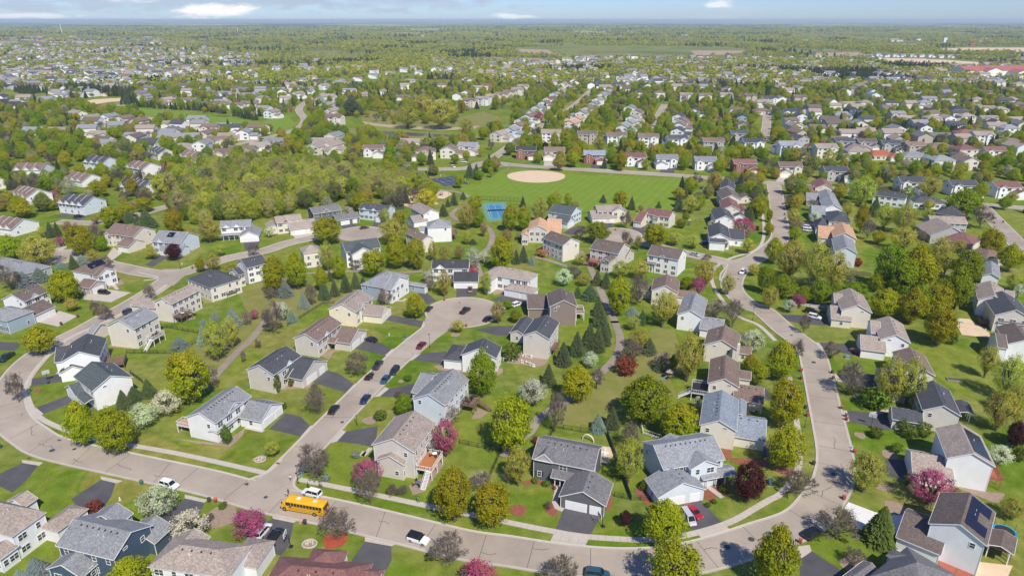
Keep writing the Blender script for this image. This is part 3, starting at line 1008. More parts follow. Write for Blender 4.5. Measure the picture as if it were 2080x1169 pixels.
# ------------------------------------------------------------------ houses
WC = dict(w=(0.80, 0.80, 0.79), c=(0.70, 0.65, 0.55), t=(0.47, 0.42, 0.35), g=(0.42, 0.42, 0.41), y=(0.80, 0.74, 0.55), n=(0.06, 0.10, 0.155), d=(0.12, 0.125, 0.14),
          b=(0.24, 0.19, 0.16), s=(0.33, 0.40, 0.46), l=(0.62, 0.68, 0.74), e=(0.13, 0.15, 0.13), r=(0.33, 0.13, 0.10), p=(0.60, 0.56, 0.50), o=(0.71, 0.66, 0.56))
WN = dict(w='white', c='cream', t='tan', g='grey', y='pale yellow', n='navy blue', d='charcoal', b='brown', s='blue-grey', l='pale blue', e='dark olive', r='red brick', p='beige', o='cream')
RC = dict(d=(0.068, 0.072, 0.082), g=(0.235, 0.24, 0.25), t=(0.31, 0.255, 0.215), b=(0.185, 0.13, 0.105), k=(0.048, 0.047, 0.05), r=(0.20, 0.095, 0.085), o=(0.52, 0.31, 0.19), s=(0.215, 0.25, 0.295), m=(0.155, 0.15, 0.155), R=(0.42, 0.12, 0.06), u=(0.135, 0.105, 0.09), z=(0.25, 0.262, 0.278), x=(0.082, 0.098, 0.102))
RN = dict(d='dark grey', g='grey', t='tan', b='brown', k='black', r='dark red', o='orange', s='blue', m='mid grey', R='bright red', u='dark brown', z='pale grey', x='dark green')
CAMV = Vector((0, 0))
_wcache = {}


def window_meshes(w, h, cols=1, rows=2):
    k = (round(w, 2), round(h, 2), cols, rows)
    if k in _wcache:
        return _wcache[k]
    f = MB()
    t = 0.10
    f.box(-w / 2 - t, -w / 2, -0.07, 0.0, -t, h + t)
    f.box(w / 2, w / 2 + t, -0.07, 0.0, -t, h + t)
    f.box(-w / 2, w / 2, -0.07, 0.0, h, h + t)
    f.box(-w / 2, w / 2, -0.085, 0.0, -t, 0)
    for i in range(1, cols):
        x = -w / 2 + w * i / cols
        f.box(x - .045, x + .045, -0.06, 0.0, 0, h)
    for j in range(1, rows):
        zz = h * j / rows
        for i in range(cols):
            x0 = -w / 2 + w * i / cols + (.045 if i else 0)
            x1 = -w / 2 + w * (i + 1) / cols - (.045 if i < cols - 1 else 0)
            f.box(x0, x1, -0.05, 0.0, zz - .03, zz + .03)
    p = MB()
    p.poly([(-w / 2, -0.02, 0), (w / 2, -0.02, 0), (w / 2, -0.02, h), (-w / 2, -0.02, h)])
    _wcache[k] = (f.mesh('window', [M_TRIM]), p.mesh('pane', [M_GLASS]))
    return _wcache[k]


def garage_mesh(w, h=2.25):
    k = ('g', round(w, 1))
    if k in _wcache:
        return _wcache[k]
    f = MB()
    f.box(-w / 2, w / 2, -0.05, 0, 0, h)
    p = MB()
    for r_ in range(4):
        p.box(-w / 2 + .05, w / 2 - .05, -0.085, -0.05, r_ * h / 4 + .03, (r_ + 1) * h / 4 - .03)
    _wcache[k] = (f.mesh('garage_door', [M_TRIM]), p.mesh('panel', [M_TRIM]))
    return _wcache[k]


_dm = MB()
_dm.box(-.48, .48, -.06, 0, 0, 2.1)
DOOR = _dm.mesh('door', [flat('door_paint', (0.10, 0.05, 0.04), 0.5)])
_dm = MB()
_dm.box(-.14, .14, -.2, .2, 0, .16)
VENT = _dm.mesh('roof_vent', [M_VENT])
_dm = MB()
_dm.tube((0, 0, -.2), (0, 0, .45), .06, .06, 6)
PIPE = _dm.mesh('vent_pipe', [M_TRIM])
_dm = MB()
_dm.box(-.2, .2, -.045, 0, 0, 1.35)
SHUT = _dm.mesh('shutter', [flat('dark_shutter', (0.035, 0.04, 0.05), 0.6)])
SIDES = {'f': (0, -1), 'b': (1, 0), 'k': (0, 1), 'a': (-1, 0)}


class Vol:
    """one box of a house with its roof, in the house's own metres"""

    def __init__(s, x0, x1, y0, y1, h, ridge='x', hip=False, pitch=0.5, eave=0.38, porch=False):
        s.x0, s.x1, s.y0, s.y1, s.h, s.ridge, s.hip, s.pitch, s.eave, s.porch = x0, x1, y0, y1, h, ridge, hip, pitch, eave, porch
        s.span = (y1 - y0) if ridge == 'x' else (x1 - x0)
        s.rise = s.span / 2 * pitch

    def P(s, u, v, z):
        """u along the ridge 0..L, v across 0..S"""
        return (s.x0 + u, s.y0 + v, z) if s.ridge == 'x' else (s.x1 - v, s.y0 + u, z)

    def L(s):
        return (s.x1 - s.x0) if s.ridge == 'x' else (s.y1 - s.y0)

    def wall(s, base=-0.3):
        mb = MB()
        L, S, P, h = s.L(), s.span, s.P, s.h
        if s.porch:
            for a in np.linspace(0.15, 1, 4) * (L - .15):
                for b_ in (0.15,) if not s.porch == 2 else (0.15, S - .15):
                    q = P(a, b_, 0)
                    mb.box(q[0] - .09, q[0] + .09, q[1] - .09, q[1] + .09, base, h)
            return mb
        a, b, c, d = (0, 0), (L, 0), (L, S), (0, S)
        for p, q in ((a, b), (c, d)):
            mb.poly([P(*p, base), P(*q, base), P(*q, h), P(*p, h)])
        for p, q in ((b, c), (d, a)):
            if s.hip:
                mb.poly([P(*p, base), P(*q, base), P(*q, h), P(*p, h)])
            else:
                mb.poly([P(*p, base), P(*q, base), P(*q, h), P(p[0], S / 2, h + s.rise), P(*p, h)])
        return mb

    def roof(s):
        mb, tr = MB(), MB()
        L, S, P, h, e, pt = s.L(), s.span, s.P, s.h, s.eave, s.pitch
        th = 0.18
        g = 0.3
        ze, zr = h - pt * e + th, h + s.rise + th
        if s.hip and L > S * 0.35:
            off = min(S / 2, L / 2 - 0.01)
            r0, r1 = off, L - off
            E = [(-e, -e), (L + e, -e), (L + e, S + e), (-e, S + e)]
            A, B_, C, D = [P(*q, ze) for q in E]
            R0, R1 = P(r0, S / 2, zr), P(r1, S / 2, zr)
            if r1 - r0 < 0.1:
                R1 = R0
                mb.poly([A, B_, R0]); mb.poly([B_, C, R0]); mb.poly([C, D, R0]); mb.poly([D, A, R0])
            else:
                mb.poly([A, B_, R1, R0]); mb.poly([B_, C, R1]); mb.poly([C, D, R0, R1]); mb.poly([D, A, R0])
                tr2 = MB()
            low = [P(*q, ze - .13) for q in E]
            for i in range(4):
                j = (i + 1) % 4
                tr.poly([low[i], low[j], (A, B_, C, D)[j], (A, B_, C, D)[i]])
            tr.poly(low[::-1])
        else:
            for sgn in (0, 1):
                v0 = -e if sgn == 0 else S + e
                q = [P(-g, v0, ze), P(L + g, v0, ze), P(L + g, S / 2, zr), P(-g, S / 2, zr)]
                if sgn:
                    q = q[::-1]
                mb.poly(q)
                mb.poly([(a, b, c - th) for a, b, c in q[::-1]])
                # gutter and rake boards
                w0 = v0 - .06 if sgn == 0 else v0 + .06
                for (ua, va, za), (ub, vb, zb) in (((-g, w0, ze - .10), (L + g, w0, ze - .10)), ((-g - .03, v0, ze - .1), (-g - .03, S / 2, zr - .1)), ((L + g + .03, v0, ze - .1), (L + g + .03, S / 2, zr - .1))):
                    tr.prism(P(ua, va, za), P(ub, vb, zb), .06, .17)
        return mb, tr


def ngb(v):
    """visible from the photograph's side?"""
    return v


def face_frame(v, side):
    """origin, direction along, length, rotation of a wall of volume v"""
    if side == 'f':
        return (v.x0, v.y0), (1, 0), v.x1 - v.x0, 0.0
    if side == 'k':
        return (v.x1, v.y1), (-1, 0), v.x1 - v.x0, math.pi
    if side == 'b':
        return (v.x1, v.y0), (0, 1), v.y1 - v.y0, math.pi / 2
    return (v.x0, v.y1), (0, -1), v.y1 - v.y0, -math.pi / 2


def put(par, me, v, side, t, z, name, color=None, child=None, cname=None):
    o0, d, L, rz = face_frame(v, side)
    o = obj(name, me, par, (o0[0] + d[0] * t, o0[1] + d[1] * t, z), rz, color)
    if child is not None:
        obj(cname, child, o)
    return o


def deck(root, x0, x1, y0, y1, z, wood=M_WOOD, rail=None, stairs=None, side=''):
    rail = rail or wood
    r_ = obj('deck', None, root)
    mb = MB()
    n = max(3, int((x1 - x0) / 0.35))
    for i in range(n):
        a = x0 + (x1 - x0) * i / n
        mb.box(a + .015, a + (x1 - x0) / n - .015, y0, y1, z - .06, z)
    obj('floor', mb.mesh('floor', [wood]), r_)
    mb = MB()
    for px_ in (x0 + .1, (x0 + x1) / 2, x1 - .1):
        for py_ in (y0 + .1, y1 - .1):
            mb.box(px_ - .08, px_ + .08, py_ - .08, py_ + .08, -.3, z - .06)
    obj('post', mb.mesh('post', [rail]), r_)
    mb = MB()
    for a, b in (((x0, y0), (x1, y0)), ((x1, y0), (x1, y1)), ((x1, y1), (x0, y1)), ((x0, y1), (x0, y0))):
        mb.prism((*a, z + .95), (*b, z + .95), .08, .07)
        mb.prism((*a, z + .12), (*b, z + .12), .06, .06)
        mb.prism((*a, z - .15), (*b, z - .15), .06, .22)
        L = (Vector(a) - Vector(b)).length
        k = max(2, int(L / .45))
        for i in range(k + 1):
            p = Vector(a).lerp(Vector(b), i / k)
            mb.box(p.x - .03, p.x + .03, p.y - .03, p.y + .03, z + .1, z + .95)
    obj('railing', mb.mesh('railing', [rail]), r_)
    if stairs:
        sx, sy, dx, dy = stairs
        mb = MB()
        ns = max(3, int(z / .2))
        for i in range(ns):
            cx, cy = sx + dx * .28 * (i + .5), sy + dy * .28 * (i + .5)
            hw, hd = (.14, .55) if dx else (.55, .14)
            mb.box(cx - hw, cx + hw, cy - hd, cy + hd, z - .2 * (i + 1) - .05, z - .2 * (i + 1))
        for s_ in (-.55, .55):
            ox, oy = (0, s_) if dx else (s_, 0)
            e = (sx + dx * .28 * ns + ox, sy + dy * .28 * ns + oy)
            mb.prism((sx + ox, sy + oy, z + .9), (*e, .9), .06, .06)
            mb.prism((sx + ox, sy + oy, z - .12), (*e, 0.0), .06, .24)
        obj('stairs', mb.mesh('stairs', [rail]), r_)
    return r_


_sp = MB()
_sp.box(-.82, .82, -.5, .5, 0, .05)
SOLAR = _sp.mesh('solar_panel', [flat('solar_cells', (0.012, 0.014, 0.03), 0.18, var=0.1)])

HOUSES = []       # (name, centre, radius, boxes)


def house(name, p, A, B, C, h, wall, roof, front='f', ridge='x', hip=False, wings=(), rows=None, desc='', pitch=0.5, decks=(), solar=None, vents=7, gables=(), wallside='', trimwin=True, chim=None, wingwall=None, label=None, groupname=None):
    """A, B: eave corners of one long side; C: the third corner beyond B, or a depth in metres"""
    a, b = G(p, *A, h), G(p, *B, h)
    if isinstance(C, (int, float)):
        D = float(C)
        ex = (b - a).normalized()
        nrm = Vector((-ex.y, ex.x))
        if nrm.y < 0:
            nrm = -nrm
        away = nrm
    else:
        c = G(p, *C, h)
        ex = (a - b).normalized()
        nrm = Vector((-ex.y, ex.x))
        D = abs((c - b).dot(nrm))
        away = nrm if (c - b).dot(nrm) > 0 else -nrm
    W = (a - b).length
    # right-handed frame: origin on the A-B side, y going away from it
    ex = (b - a).normalized()
    if ex.x * away.y - ex.y * away.x > 0:
        o, xv = a, ex
    else:
        o, xv = b, -ex
    W, D = max(6.0, min(W, 19)), max(5.5, min(D, 14))
    rz = math.atan2(xv.y, xv.x)
    yv = Vector((-xv.y, xv.x))

    def loc(q, hh):
        w = G(q[0], q[1], q[2], hh) if len(q) == 3 else G(p, *q, hh)
        return (w - o).dot(xv), (w - o).dot(yv)

    centre = o + xv * (W / 2) + yv * (D / 2)
    cat = 'house'
    root = thing(name.replace(' ', '_'), '', cat, (o.x, o.y, 0), rz, 'houses of the suburb')
    root['_short'] = desc
    vols = [(Vol(0, W, 0, D, h, ridge, hip, pitch), wall, front, 'main')]
    for w in wings:
        P_, Q_, hh = w[0], w[1], w[2]
        opt = w[3] if len(w) > 3 else {}
        (xa, ya), (xb, yb) = loc(P_, hh), loc(Q_, hh)
        x0, x1, y0, y1 = min(xa, xb), max(xa, xb), min(ya, yb), max(ya, yb)
        if x1 - x0 < 2.2:
            x1 = x0 + 2.2
        if y1 - y0 < 2.2:
            y1 = y0 + 2.2
        v = Vol(x0, x1, y0, y1, hh, opt.get('r', 'y'), opt.get('hip', False), opt.get('pitch', pitch), porch=opt.get('porch', False))
        vols.append((v, opt.get('wall', wingwall or wall), opt.get('d', None), opt))
    boxes = []
    rr = random.Random(hash(name) % 1000 + int(A[0]))
    rr = random.Random(int(A[0] * 7 + A[1]))
    rf = rr.uniform(.93, 1.07)
    for vi, (v, wc, dside, opt) in enumerate(vols):
        boxes.append((v.x0, v.x1, v.y0, v.y1))
        wm = v.wall()
        wl_ = obj('porch_posts' if v.porch else 'wall', wm.mesh('wall', [M_TRIM if v.porch else M_WALL]), root, color=WC[wc])
        if not v.porch:
            cb = MB()
            for qx in (v.x0, v.x1):
                for qy in (v.y0, v.y1):
                    cb.box(qx - .06, qx + .06, qy - .06, qy + .06, 0, v.h - .02)
            kind(obj('corner_board', cb.mesh('corner_board', [M_TRIM]), wl_), 'stuff')
        rm, tm = v.roof()
        ro = obj('roof', rm.mesh('roof', [M_ROOF]), root, color=[c * rf for c in RC[roof]])
        obj('fascia', tm.mesh('fascia', [M_TRIM]), ro)
        L, S = v.L(), v.span
        if not v.porch and L > 5 and (vi == 0 or S > 5.5):
            n = vents if vi == 0 else 3
            for i in range(n):
                u = L * (0.12 + 0.76 * (i + .5) / n)
                if v.hip:
                    u = S / 2 + (L - S) * (i + .5) / n if L > S * 1.1 else None
                if u is None:
                    continue
                vv = S / 2 + (0.75 if (v.ridge == 'x') == (front == 'f') else -0.75)
                vv = S / 2 - 0.75
                q = v.P(u, vv, v.h + v.rise + .14 - .75 * v.pitch)
                obj('roof_vent', VENT, ro, q, 0)
            if vi == 0:
                for _ in range(2):
                    q = v.P(L * rr.uniform(.3, .7), S * .3, v.h + v.rise * .6 + .2)
                    obj('vent_pipe', PIPE, ro, q)
        # openings
        if v.porch:
            continue
        for sd in 'fbka':
            nx, ny = SIDES[sd]
            nw = xv * nx + yv * ny
            fc = o + xv * ((v.x0 + v.x1) / 2) + yv * ((v.y0 + v.y1) / 2)
            if nw.dot(-fc) < 0:
                continue
            _, _, WL, _ = face_frame(v, sd)
            isgable = (sd in 'ab') == (v.ridge == 'x')
            if vi and opt != 'main' and opt.get('g') == sd:
                if WL > 7.6:
                    gs_ = [(WL * .36, min(4.9, WL * .52)), (WL * .8, 2.6)]
                    if opt.get('flip'):
                        gs_ = [(WL * .2, 2.6), (WL * .64, min(4.9, WL * .52))]
                elif WL > 4.2:
                    gs_ = [(WL / 2, min(4.9, WL - 1.2))]
                else:
                    gs_ = [(WL / 2, 2.5)]
                for t, gw in gs_:
                    d_, pn = garage_mesh(gw)
                    put(root, d_, v, sd, t, 0.02, 'garage_door', child=pn, cname='panel')
                continue
            if vi and not opt.get('win') and h > v.h + .5:
                if rr.random() < .4 and WL > 4 and sd not in 'fk':
                    f_, p_ = window_meshes(.9, 1.1)
                    put(root, f_, v, sd, WL / 2, 1.1, 'window', child=p_, cname='pane')
                continue
            levels = [1.05, 3.85] if v.h > 5 else [1.05]
            if v.h >= 7.0:
                levels = [0.7, 3.1, 5.6]
            many = sd == 'f' or sd == 'k'
            if wallside:
                many = sd in wallside
            if many:
                n = max(2, int(WL / 2.7))
                for z_ in levels:
                    for i in range(n):
                        if rr.random() < .12:
                            continue
                        t = WL * (i + .5) / n
                        cols = rr.choice((1, 2, 2))
                        f_, p_ = window_meshes(.85 * cols, 1.3, cols)
                        put(root, f_, v, sd, t, z_, 'window', child=p_, cname='pane')
                        if sd == front and cols == 1 and not vi and v.h < 7:
                            for q in (-.75, .75):
                                put(root, SHUT, v, sd, t + q, z_, 'shutter')
                if sd == front and vi == 0 and not any(len(w) > 3 and w[3].get('g') and False for w in wings):
                    pass
            else:
                if rr.random() < .75:
                    f_, p_ = window_meshes(.85, 1.1)
                    put(root, f_, v, sd, WL * rr.choice((.2, .75, .8)), levels[-1] + .1, 'window', child=p_, cname='pane')
                if rr.random() < .5:
                    f_, p_ = window_meshes(.9, .35, 1, 1)
                    put(root, f_, v, sd, WL * rr.choice((.3, .7)), v.h - .2, 'window', child=p_, cname='pane')
    v = vols[0][0]
    for g in gables:
        # small white triangular gable standing on the eave: (side position along A-B as a fraction, width)
        fr, gw = g[0], g[1]
        mb = MB()
        x = W * fr
        yy = -0.42 if (len(g) < 3 or g[2] == 'f') else D + .42
        sg = 1 if yy < 0 else -1
        hz = gw * .42
        zb = h - pitch * .38 + .2
        dep = hz / pitch
        gm = MB()
        gm.poly([(x - gw / 2, yy, zb), (x + gw / 2, yy, zb), (x, yy, zb + hz)] if sg > 0 else [(x + gw / 2, yy, zb), (x - gw / 2, yy, zb), (x, yy, zb + hz)])
        rm = MB()
        e = .18
        A_, B_, T_, K_ = (x - gw / 2 - e, yy - sg * e, zb - e * .6), (x + gw / 2 + e, yy - sg * e, zb - e * .6), (x, yy - sg * e, zb + hz + .12), (x, yy + sg * dep, zb + hz + .12)
        for q in ([A_, T_, K_, (x - gw / 2 - e, yy + sg * .1, zb)], [B_, (x + gw / 2 + e, yy + sg * .1, zb), K_, T_]):
            rm.poly(q if sg > 0 else q[::-1])
        go = obj('gable', gm.mesh('gable', [M_PLAIN]), root, color=WC[g[3]] if len(g) > 3 else WC['w'])
        ro = obj('roof', rm.mesh('roof', [M_ROOF]), go, color=RC[roof])
        tm = MB()
        tm.prism(A_, T_, .07, .2)
        tm.prism(B_, T_, .07, .2)
        tm.prism((A_[0], A_[1], A_[2]), (B_[0], B_[1], B_[2]), .07, .16)
        obj('fascia', tm.mesh('fascia', [M_TRIM]), go)
    for dk in decks:
        (xa, ya), (xb, yb) = loc(dk[0], dk[2]), loc(dk[1], dk[2])
        x0, x1, y0, y1 = min(xa, xb), max(xa, xb), min(ya, yb), max(ya, yb)
        x1, y1 = max(x1, x0 + 2.4), max(y1, y0 + 2.4)
        opt = dk[3] if len(dk) > 3 else {}
        st = opt.get('st')
        stairs = None
        if st == 'f':
            stairs = (x1 - .8, y0, 0, -1)
        elif st == 'b':
            stairs = (x1, (y0 + y1) / 2, 1, 0)
        elif st == 'a':
            stairs = (x0, y0 + .8, -1, 0)
        elif st == 'k':
            stairs = (x0 + .8, y1, 0, 1)
        deck(root, x0, x1, y0, y1, dk[2], opt.get('wood', M_WOOD), opt.get('rail'), stairs)
    if solar:
        for side, u0, u1, v0, v1, skip in solar:
            sgn = 1 if side == 'near' else -1
            nu, nv = max(1, int((u1 - u0) / 1.7)), max(1, int((v1 - v0) / 1.05))
            ang = math.atan(v.pitch)
            for i in range(nu):
                for j in range(nv):
                    if (i, j) in skip:
                        continue
                    u = u0 + 1.7 * (i + .5)
                    dv = v0 + 1.05 * (j + .5)
                    vv = v.span / 2 - sgn * dv * math.cos(ang)
                    q = v.P(u, vv, v.h + v.rise + .24 - dv * math.sin(ang))
                    s_ = obj('solar_panel', SOLAR, root, q)
                    if v.ridge == 'x':
                        s_.rotation_euler = (sgn * ang, 0, 0)
                    else:
                        s_.rotation_euler = Matrix.Rotation(math.pi / 2, 3, 'Z').to_euler()
                        s_.rotation_euler = (Matrix.Rotation(math.pi / 2, 3, 'Z') @ Matrix.Rotation(sgn * ang, 3, 'X')).to_euler()
    if chim:
        mb = MB()
        mb.box(-.55, .55, -.4, .4, 0, v.h + v.rise + .7)
        q = loc(chim, v.h + v.rise)
        obj('chimney', mb.mesh('chimney', [M_WALL]), root, (q[0], q[1], 0), color=WC[wall])
    HOUSES.append([root, desc, centre, max(W, D) / 2, boxes, o, xv, yv, wall, roof, h])
    return root


GD = dict
# --- front row along the near edge of the photograph
house('house', 'c1', (92, 857), (335, 684), (-120, 600), 6.2, 'w', 't', 'k', 'x', True, [((660, 656), (318, 790), 3.4, GD(r='x', hip=True)), ((270, 574), (60, 600), 3.2, GD(r='x')), ((122, 940), (-120, 1000), 3.6, GD(r='x', win=1))], desc='white house with tan hip roof', wallside='fb', vents=5)
house('house', 'c1', (445, 925), (872, 1030), (1145, 785), 5.8, 'n', 'g', 'k', 'x', False, [((700, 730), (1000, 690), 5.75, GD(r='y')), ((1310, 790), (960, 860), 3.2, GD(r='y')), ((375, 1108), (730, 1075), 3.3, GD(r='y', win=1))], desc='navy blue house', wallside='f')
house('house', 'c1', (1150, 1090), (1740, 1170), (1830, 930), 5.8, 'w', 't', 'k', 'x', True, [((1270, 990), (1590, 870), 5.0, GD(r='y')), ((1760, 1070), (2090, 905), 3.5, GD(r='x', hip=True)), ((1640, 1060), (1845, 1015), 5.2, GD(r='y'))], desc='sprawling tan-roofed house beside the navy house', vents=4)
house('house', 'c2', (60, 1260), (780, 1320), (750, 1070), 3.2, 'w', 'r', 'k', 'x', True, [((385, 1090), (690, 985), 3.3, GD(r='y', hip=True)), ((760, 1180), (960, 1160), 3.1, GD(r='x', hip=True))], desc='low house with dark red roof', vents=3)
house('house', 'c3', (205, 262), (660, 352), 9.3, 5.8, 'd', 'm', 'f', 'x', False, [((412, 555), (797, 462), 3.1, GD(r='y', g='f')), ((345, 408), (520, 362), 3.1, GD(r='x', porch=1, pitch=.3))], desc='charcoal house with twin garage doors', gables=[(.18, 4.2, 'f', 'g')], vents=7)
house('house', 'c3', (1200, 345), (1655, 268), 10.5, 5.8, 'l', 'z', 'f', 'x', False, [((1070, 430), (1508, 500), 3.1, GD(r='y', g='f')), ((1415, 345), (1545, 240), 5.75, GD(r='y', win=1)), ((1505, 425), (1690, 320), 3.0, GD(r='x', porch=1, pitch=.3)), ((1180, 160), (1365, 150), 5.7, GD(r='y'))], desc='pale blue house with white garage', vents=9, wallside='f')
house('house', 'b3', (1520, 760), (1487, 985), (1748, 1030), 5.8, 'o', 's', 'k', 'x', False, [((1718, 1065), (1968, 940), 3.1, GD(r='y', d='k')), ((1755, 800), (1810, 920), 5.0, GD(r='x'))], desc='cream house with mottled blue roof', wallside='f')
house('house', 'b3', (1565, 490), (1548, 665), (1768, 702), 5.8, 'c', 'b', 'k', 'x', False, [((1740, 790), (1950, 705), 3.1, GD(r='y')), ((1700, 560), (1860, 640), 5.6, GD(r='y'))], desc='cream house with brown roof and white stairs', wallside='f', decks=[((1555, 680), (1410, 740), 2.6, GD(wood=M_DARKMETAL, rail=M_TRIM, st='f'))])
house('house', 'b3', (1548, 265), (1517, 372), (1757, 425), 5.8, 'c', 'b', 'k', 'x', False, [((1755, 430), (1870, 400), 3.1, GD(r='y'))], desc='cream house with brown roof and chimney', wallside='f', chim=(1775, 385), vents=6)
house('house', 'a3', (1358, 915), (1310, 1045), (1492, 1062), 5.8, 'w', 'g', 'k', 'x', False, [((1480, 1155), (1662, 1095), 3.1, GD(r='y'))], desc='white house with grey roof beside the curve', vents=8)
# --- east side of the curving street
house('house', 'c4', (1800, 680), (1738, 925), (1322, 770), 7.6, 'w', 'u', 'k', 'x', False, [((1390, 995), (1158, 660), 3.2, GD(r='y')), ((1765, 925), (1965, 880), 3.6, GD(r='x', porch=2, pitch=.35))], desc='white house with solar panels and brown roof', wallside='f', solar=[('near', 1.2, 11.4, .6, 5.4, {(2, 2), (2, 3), (3, 2), (3, 3)})], decks=[((1770, 930), (1950, 985), 2.2, GD(st='b'))], vents=8)
house('house', 'c4', (1690, 95), (1800, 322), (1460, 270), 7.2, 'w', 't', 'k', 'x', False, [((1490, 425), (1140, 200), 3.2, GD(r='y'))], desc='white house with red cedar deck', wallside='f', decks=[((1745, 330), (1870, 440), 2.8, GD(st='b', wood=flat('cedar', (0.36, 0.12, 0.06), 0.7, var=.2)))], solar=[('near', 1, 11.5, .5, 5.2, set())])
house('house', 'c4', (860, 1180), (1230, 1420), (1560, 1200), 4.6, 'w', 'm', 'k', 'x', True, [((660, 1180), (900, 1120), 3.0, GD(r='y')), ((1000, 1010), (1200, 1120), 4.5, GD(r='y', hip=True))], desc='speckled grey hip roof at the corner', vents=4)
house('house', 'b4', (1455, 725), (1542, 915), (1273, 880), 5.8, 'p', 'd', 'k', 'x', False, [((1255, 975), (1010, 850), 3.1, GD(r='y')), ((1545, 890), (1600, 820), 3.1, GD(r='x', porch=2, pitch=.3))], desc='beige house with charcoal roof and sunroom', vents=8)
house('house', 'b4', (1265, 460), (1345, 608), (1110, 590), 5.8, 'c', 'b', 'k', 'x', False, [((1130, 750), (905, 560), 3.2, GD(r='y', wall='t'))], desc='cream house behind the drooping willow', vents=5)
house('house', 'b4', (1095, 215), (1157, 358), (940, 325), 5.8, 'w', 't', 'k', 'x', False, [((975, 430), (765, 305), 3.1, GD(r='y')), ((930, 290), (850, 200), 5.2, GD(r='y'))], desc='white house with tan roof above a red car', vents=4)
house('house', 'a4', (800, 905), (865, 1035), (640, 1003), 6.2, 'c', 't', 'k', 'x', False, [((715, 1095), (535, 990), 3.1, GD(r='y')), ((640, 960), (600, 900), 5.6, GD(r='y'))], desc='cream house beside the white split rail fence', vents=4)
house('house', 'b4', (2060, 270), (2160, 400), (1912, 362), 5.8, 'w', 'u', 'k', 'x', False, [((1905, 400), (1815, 300), 5.0, GD(r='y'))], desc='white house at the end of the east lawn', vents=4)
house('house', 'a4', (1985, 940), (2100, 1085), (1830, 1062), 6.2, 'p', 'd', 'k', 'x', False, [((2070, 1130), (1835, 1090), 4.0, GD(r='y'))], desc='beige house with dark deck above the pool', wallside='a', vents=3, decks=[((1680, 1080), (1765, 1120), 1.2, {})])
house('house', 'a4', (1870, 850), (1905, 965), (1687, 915), 6.2, 'w', 't', 'k', 'x', False, [((1955, 960), (1880, 880), 3.1, GD(r='y'))], desc='white house with tan roof beyond the big maples', vents=3)
house('house', 'a4', (1838, 675), (1845, 770), (1730, 735), 4.2, 'w', 'g', 'k', 'x', False, [], desc='small white house with grey roof', vents=2)
# --- cul-de-sac and its street
house('house', 'b2', (335, 460), (132, 602), (-72, 568), 6.3, 'p', 'd', 'f', 'x', False, [((210, 610), (538, 500), 3.1, GD(r='y', g='f')), ((205, 625), (330, 560), 3.0, GD(r='y', porch=1))], desc='beige house with charcoal roof and tall arborvitae', vents=8, gables=[(.55, 2.6)], wallside='f')
house('house', 'b2', (648, 212), (468, 348), (292, 325), 5.8, 'p', 'b', 'f', 'x', False, [((600, 345), (840, 265), 3.1, GD(r='y', g='f')), ((540, 352), (640, 330), 3.0, GD(r='y', porch=1))], desc='beige house with brown roof and stone garage', vents=8, gables=[(.35, 2.6)], wallside='f')
house('house', 'a2', (887, 920), (762, 1028), (578, 993), 5.8, 'y', 't', 'f', 'x', False, [((820, 1045), (1030, 992), 3.1, GD(r='y', g='f')), ((780, 1000), (850, 960), 5.6, GD(r='y', win=1))], desc='pale yellow house', vents=7, wallside='f')
house('house', 'a2', (1165, 750), (1005, 850), (842, 798), 5.8, 's', 'g', 'f', 'x', True, [((1035, 860), (1115, 770), 5.7, GD(r='y', win=1, wall='w')), ((1130, 800), (1290, 835), 3.1, GD(r='y', g='f')), ((1045, 905), (1090, 875), 3.0, GD(r='y', wall='r'))], desc='blue-grey house with brick entry', vents=2, wallside='f')
house('house', 'a2', (1350, 695), (1625, 695), 8.5, 5.8, 'w', 'k', 'f', 'x', False, [((1515, 795), (1705, 735), 3.1, GD(r='x', g='f')), ((1480, 745), (1560, 735), 3.0, GD(r='x', porch=1, pitch=.3))], desc='white house with black roof', vents=0, gables=[(.22, 3.6), ])
house('house', 'a3', (-170, 735), (165, 795), (262, 745), 5.8, 'w', 't', 'f', 'x', True, [((-20, 850), (235, 850), 3.1, GD(r='x', g='f', hip=True)), ((-170, 780), (-90, 740), 5.7, GD(r='y', win=1))], desc='white house with brick garage and rock garden', wallside='f', vents=4)
house('house', 'a3', (500, 890), (528, 985), (333, 992), 7.4, 'b', 'u', 'k', 'x', False, [((163, 1003), (320, 905), 3.4, GD(r='y'))], desc='brown sided house', vents=6, decks=[((530, 1040), (578, 995), 3.0, GD(rail=M_TRIM))])
house('house', 'b3', (392, 205), (315, 328), (130, 298), 7.4, 'p', 'd', 'k', 'x', False, [((28, 282), (200, 190), 3.4, GD(r='x'))], desc='beige house with charcoal roof above the rock wall', wallside='f', vents=9, decks=[((330, 410), (400, 360), 2.4, {})])
house('house', 'b2', (1872, 395), (1832, 475), (1552, 498), 5.8, 'w', 'd', 'k', 'x', False, [((1440, 485), (1650, 390), 3.3, GD(r='x', hip=True))], desc='white house with dark roof behind the bright birch', wallside='f', vents=7)
house('house', 'b2', (1622, 640), (1442, 835), (1208, 785), 7.0, 'l', 'g', 'k', 'x', False, [((1200, 735), (1430, 610), 5.0, GD(r='y', hip=True))], desc='pale blue house with brown deck', wallside='f', vents=9, decks=[((1570, 830), (1715, 790), 2.6, GD(st='f'))])
house('house', 'c2', (1362, 0), (1205, 215), (905, 155), 7.6, 'p', 't', 'k', 'x', False, [((930, 275), (1158, 265), 4.6, GD(r='x', win=1))], desc='beige house with white railed deck', wallside='f', vents=5, decks=[((1225, 345), (1430, 240), 2.7, GD(wood=flat('orange_deck', (0.42, 0.17, 0.07), 0.6, var=.15), rail=M_TRIM, st='a'))])
